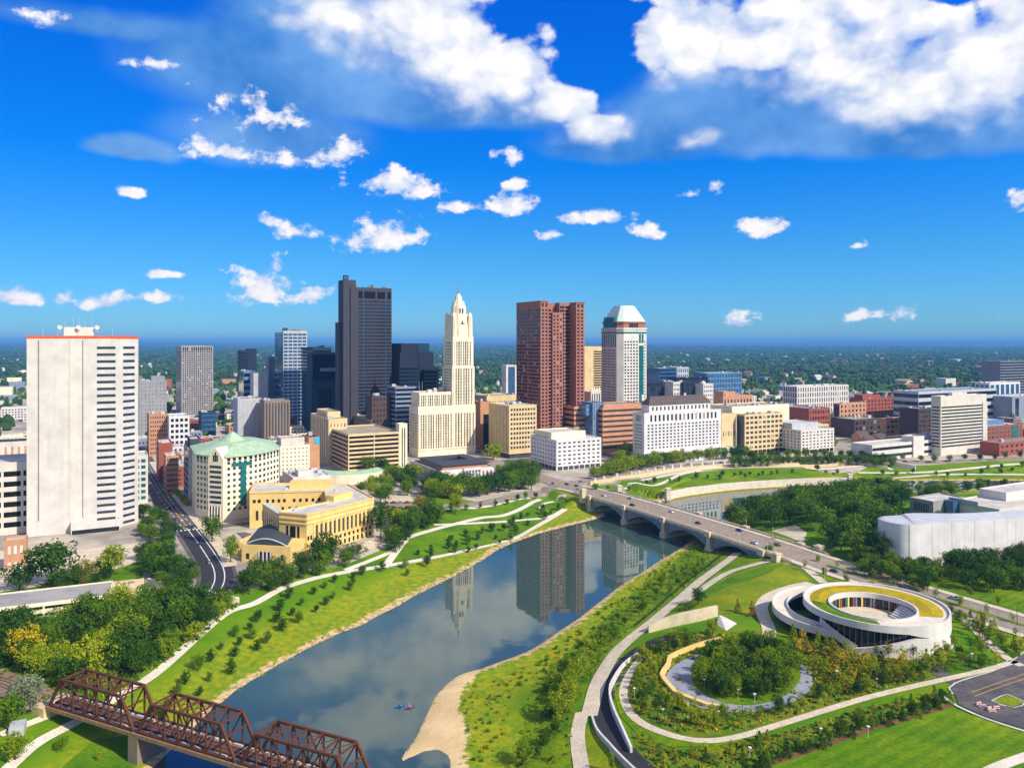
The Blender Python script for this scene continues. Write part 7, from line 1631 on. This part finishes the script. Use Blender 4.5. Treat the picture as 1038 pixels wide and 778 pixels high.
# promenade columns below the tree row
mb = MB(); mb.box(-.8, .8, -.8, .8, 0, 4.2); mb.box(-1, 1, -1, 1, 4.2, 4.6); PC = mb.mesh('promenade_pier', 'marble_white')
P = resample(garr([(603, 490), (640, 483), (690, 475), (745, 471), (800, 470), (862, 468)]), 11.0)
for q in P: tag(link('promenade_pier', PC, None, (q[0], q[1], T(*q)), .3), 'white stone pier on the promenade terrace below the tree row', 'pier', 'white piers along the promenade terrace')
x, y, z = G(677, 507); mb = MB(); mb.box(-1.8, 1.8, -1.8, 1.8, -2, 9); mb.box(-2.2, 2.2, -2.2, 2.2, 9, 9.8); tag(mb.build('wall_pylon', 'paving_pale', None, (x, y, 0), .2), 'pale stone pylon at the bridge end of the promenade wall', 'pylon')
x, y, z = G(861, 491); mb = MB(); mb.box(-1.8, 1.8, -1.8, 1.8, -2, 9); mb.box(-2.2, 2.2, -2.2, 2.2, 9, 9.8); tag(mb.build('wall_pylon', 'paving_pale', None, (x, y, 0), .2), 'pale stone pylon at the far end of the promenade wall', 'pylon')
# rowers
km = {}
for nm, px, py, rgb, lab in (('blue', 405, 716, (20, 120, 200), 'blue'), ('purple', 415, 717, (150, 60, 150), 'purple')):
    x, y = flat(px, py, 0); m_ = mat('hull_' + nm, rgb, .4)
    hull = [(2.1 * t_, .38 * (1 - t_ * t_)) for t_ in np.linspace(-1, 1, 11)]
    mb = MB(); A = [(q[0], q[1], .32) for q in hull]; B = [(q[0], -q[1], .32) for q in hull]; K = [(q[0] * .92, 0, -.05) for q in hull]; mb.strip(A, K); mb.strip(K, B); mb.strip(B, A)
    tag(mb.build('kayak', m_, None, (x, y, .02), .5), f'{lab} kayak on the river above the sandbar', 'kayak')
    mb = MB(); pr = [(.20, .0), (.24, .15), (.2, .3), (.25, .5), (.22, .62), (.08, .68), (.09, .72), (.12, .8), (.11, .92), (.02, .98)]; ring = [[(r_ * math.cos(a_), r_ * .8 * math.sin(a_), z_) for a_ in np.linspace(0, 6.283, 9)[:-1]] for r_, z_ in pr]
    for k in range(len(ring) - 1): mb.strip(ring[k], ring[k + 1], 0, True)
    for sy in (-1, 1): mb.bar((0, sy * .2, .55), (.3, sy * .38, .4), .1)
    pe = tag(mb.build('person', 'glass_teal' if nm == 'blue' else 'brick_orange', None, (x, y, .2), .5), f'person paddling, seated in the {lab} kayak', 'person')
    mb = MB(); mb.bar((-.1, -1.1, .5), (.1, 1.1, .75), .05); mb.box(-.16, -.04, -1.35, -1.05, .4, .6); mb.box(.04, .16, 1.05, 1.35, .65, .85); tag(mb.build('paddle', 'yellow_stone', None, (x + .3, y, .2), .5), f'paddle held by the person in the {lab} kayak', 'paddle')

# ------------------------------------------------------------------ air
hm = bpy.data.materials.new('haze'); hm.use_nodes = True; t = hm.node_tree; t.nodes.clear()
pv = nd(t, 'ShaderNodeVolumePrincipled'); pv.inputs['Color'].default_value = (0.19, 0.53, 1.0, 1); pv.inputs['Density'].default_value = 0.000065; pv.inputs['Anisotropy'].default_value = 0.0
ot = nd(t, 'ShaderNodeOutputMaterial'); t.links.new(pv.outputs[0], ot.inputs['Volume'])
mb = MB(); mb.box(-52000, 52000, -4000, 52000, -4.0, 214); tag(mb.build('haze', hm), 'thin blue air between the city and the horizon', 'haze', kind='stuff')
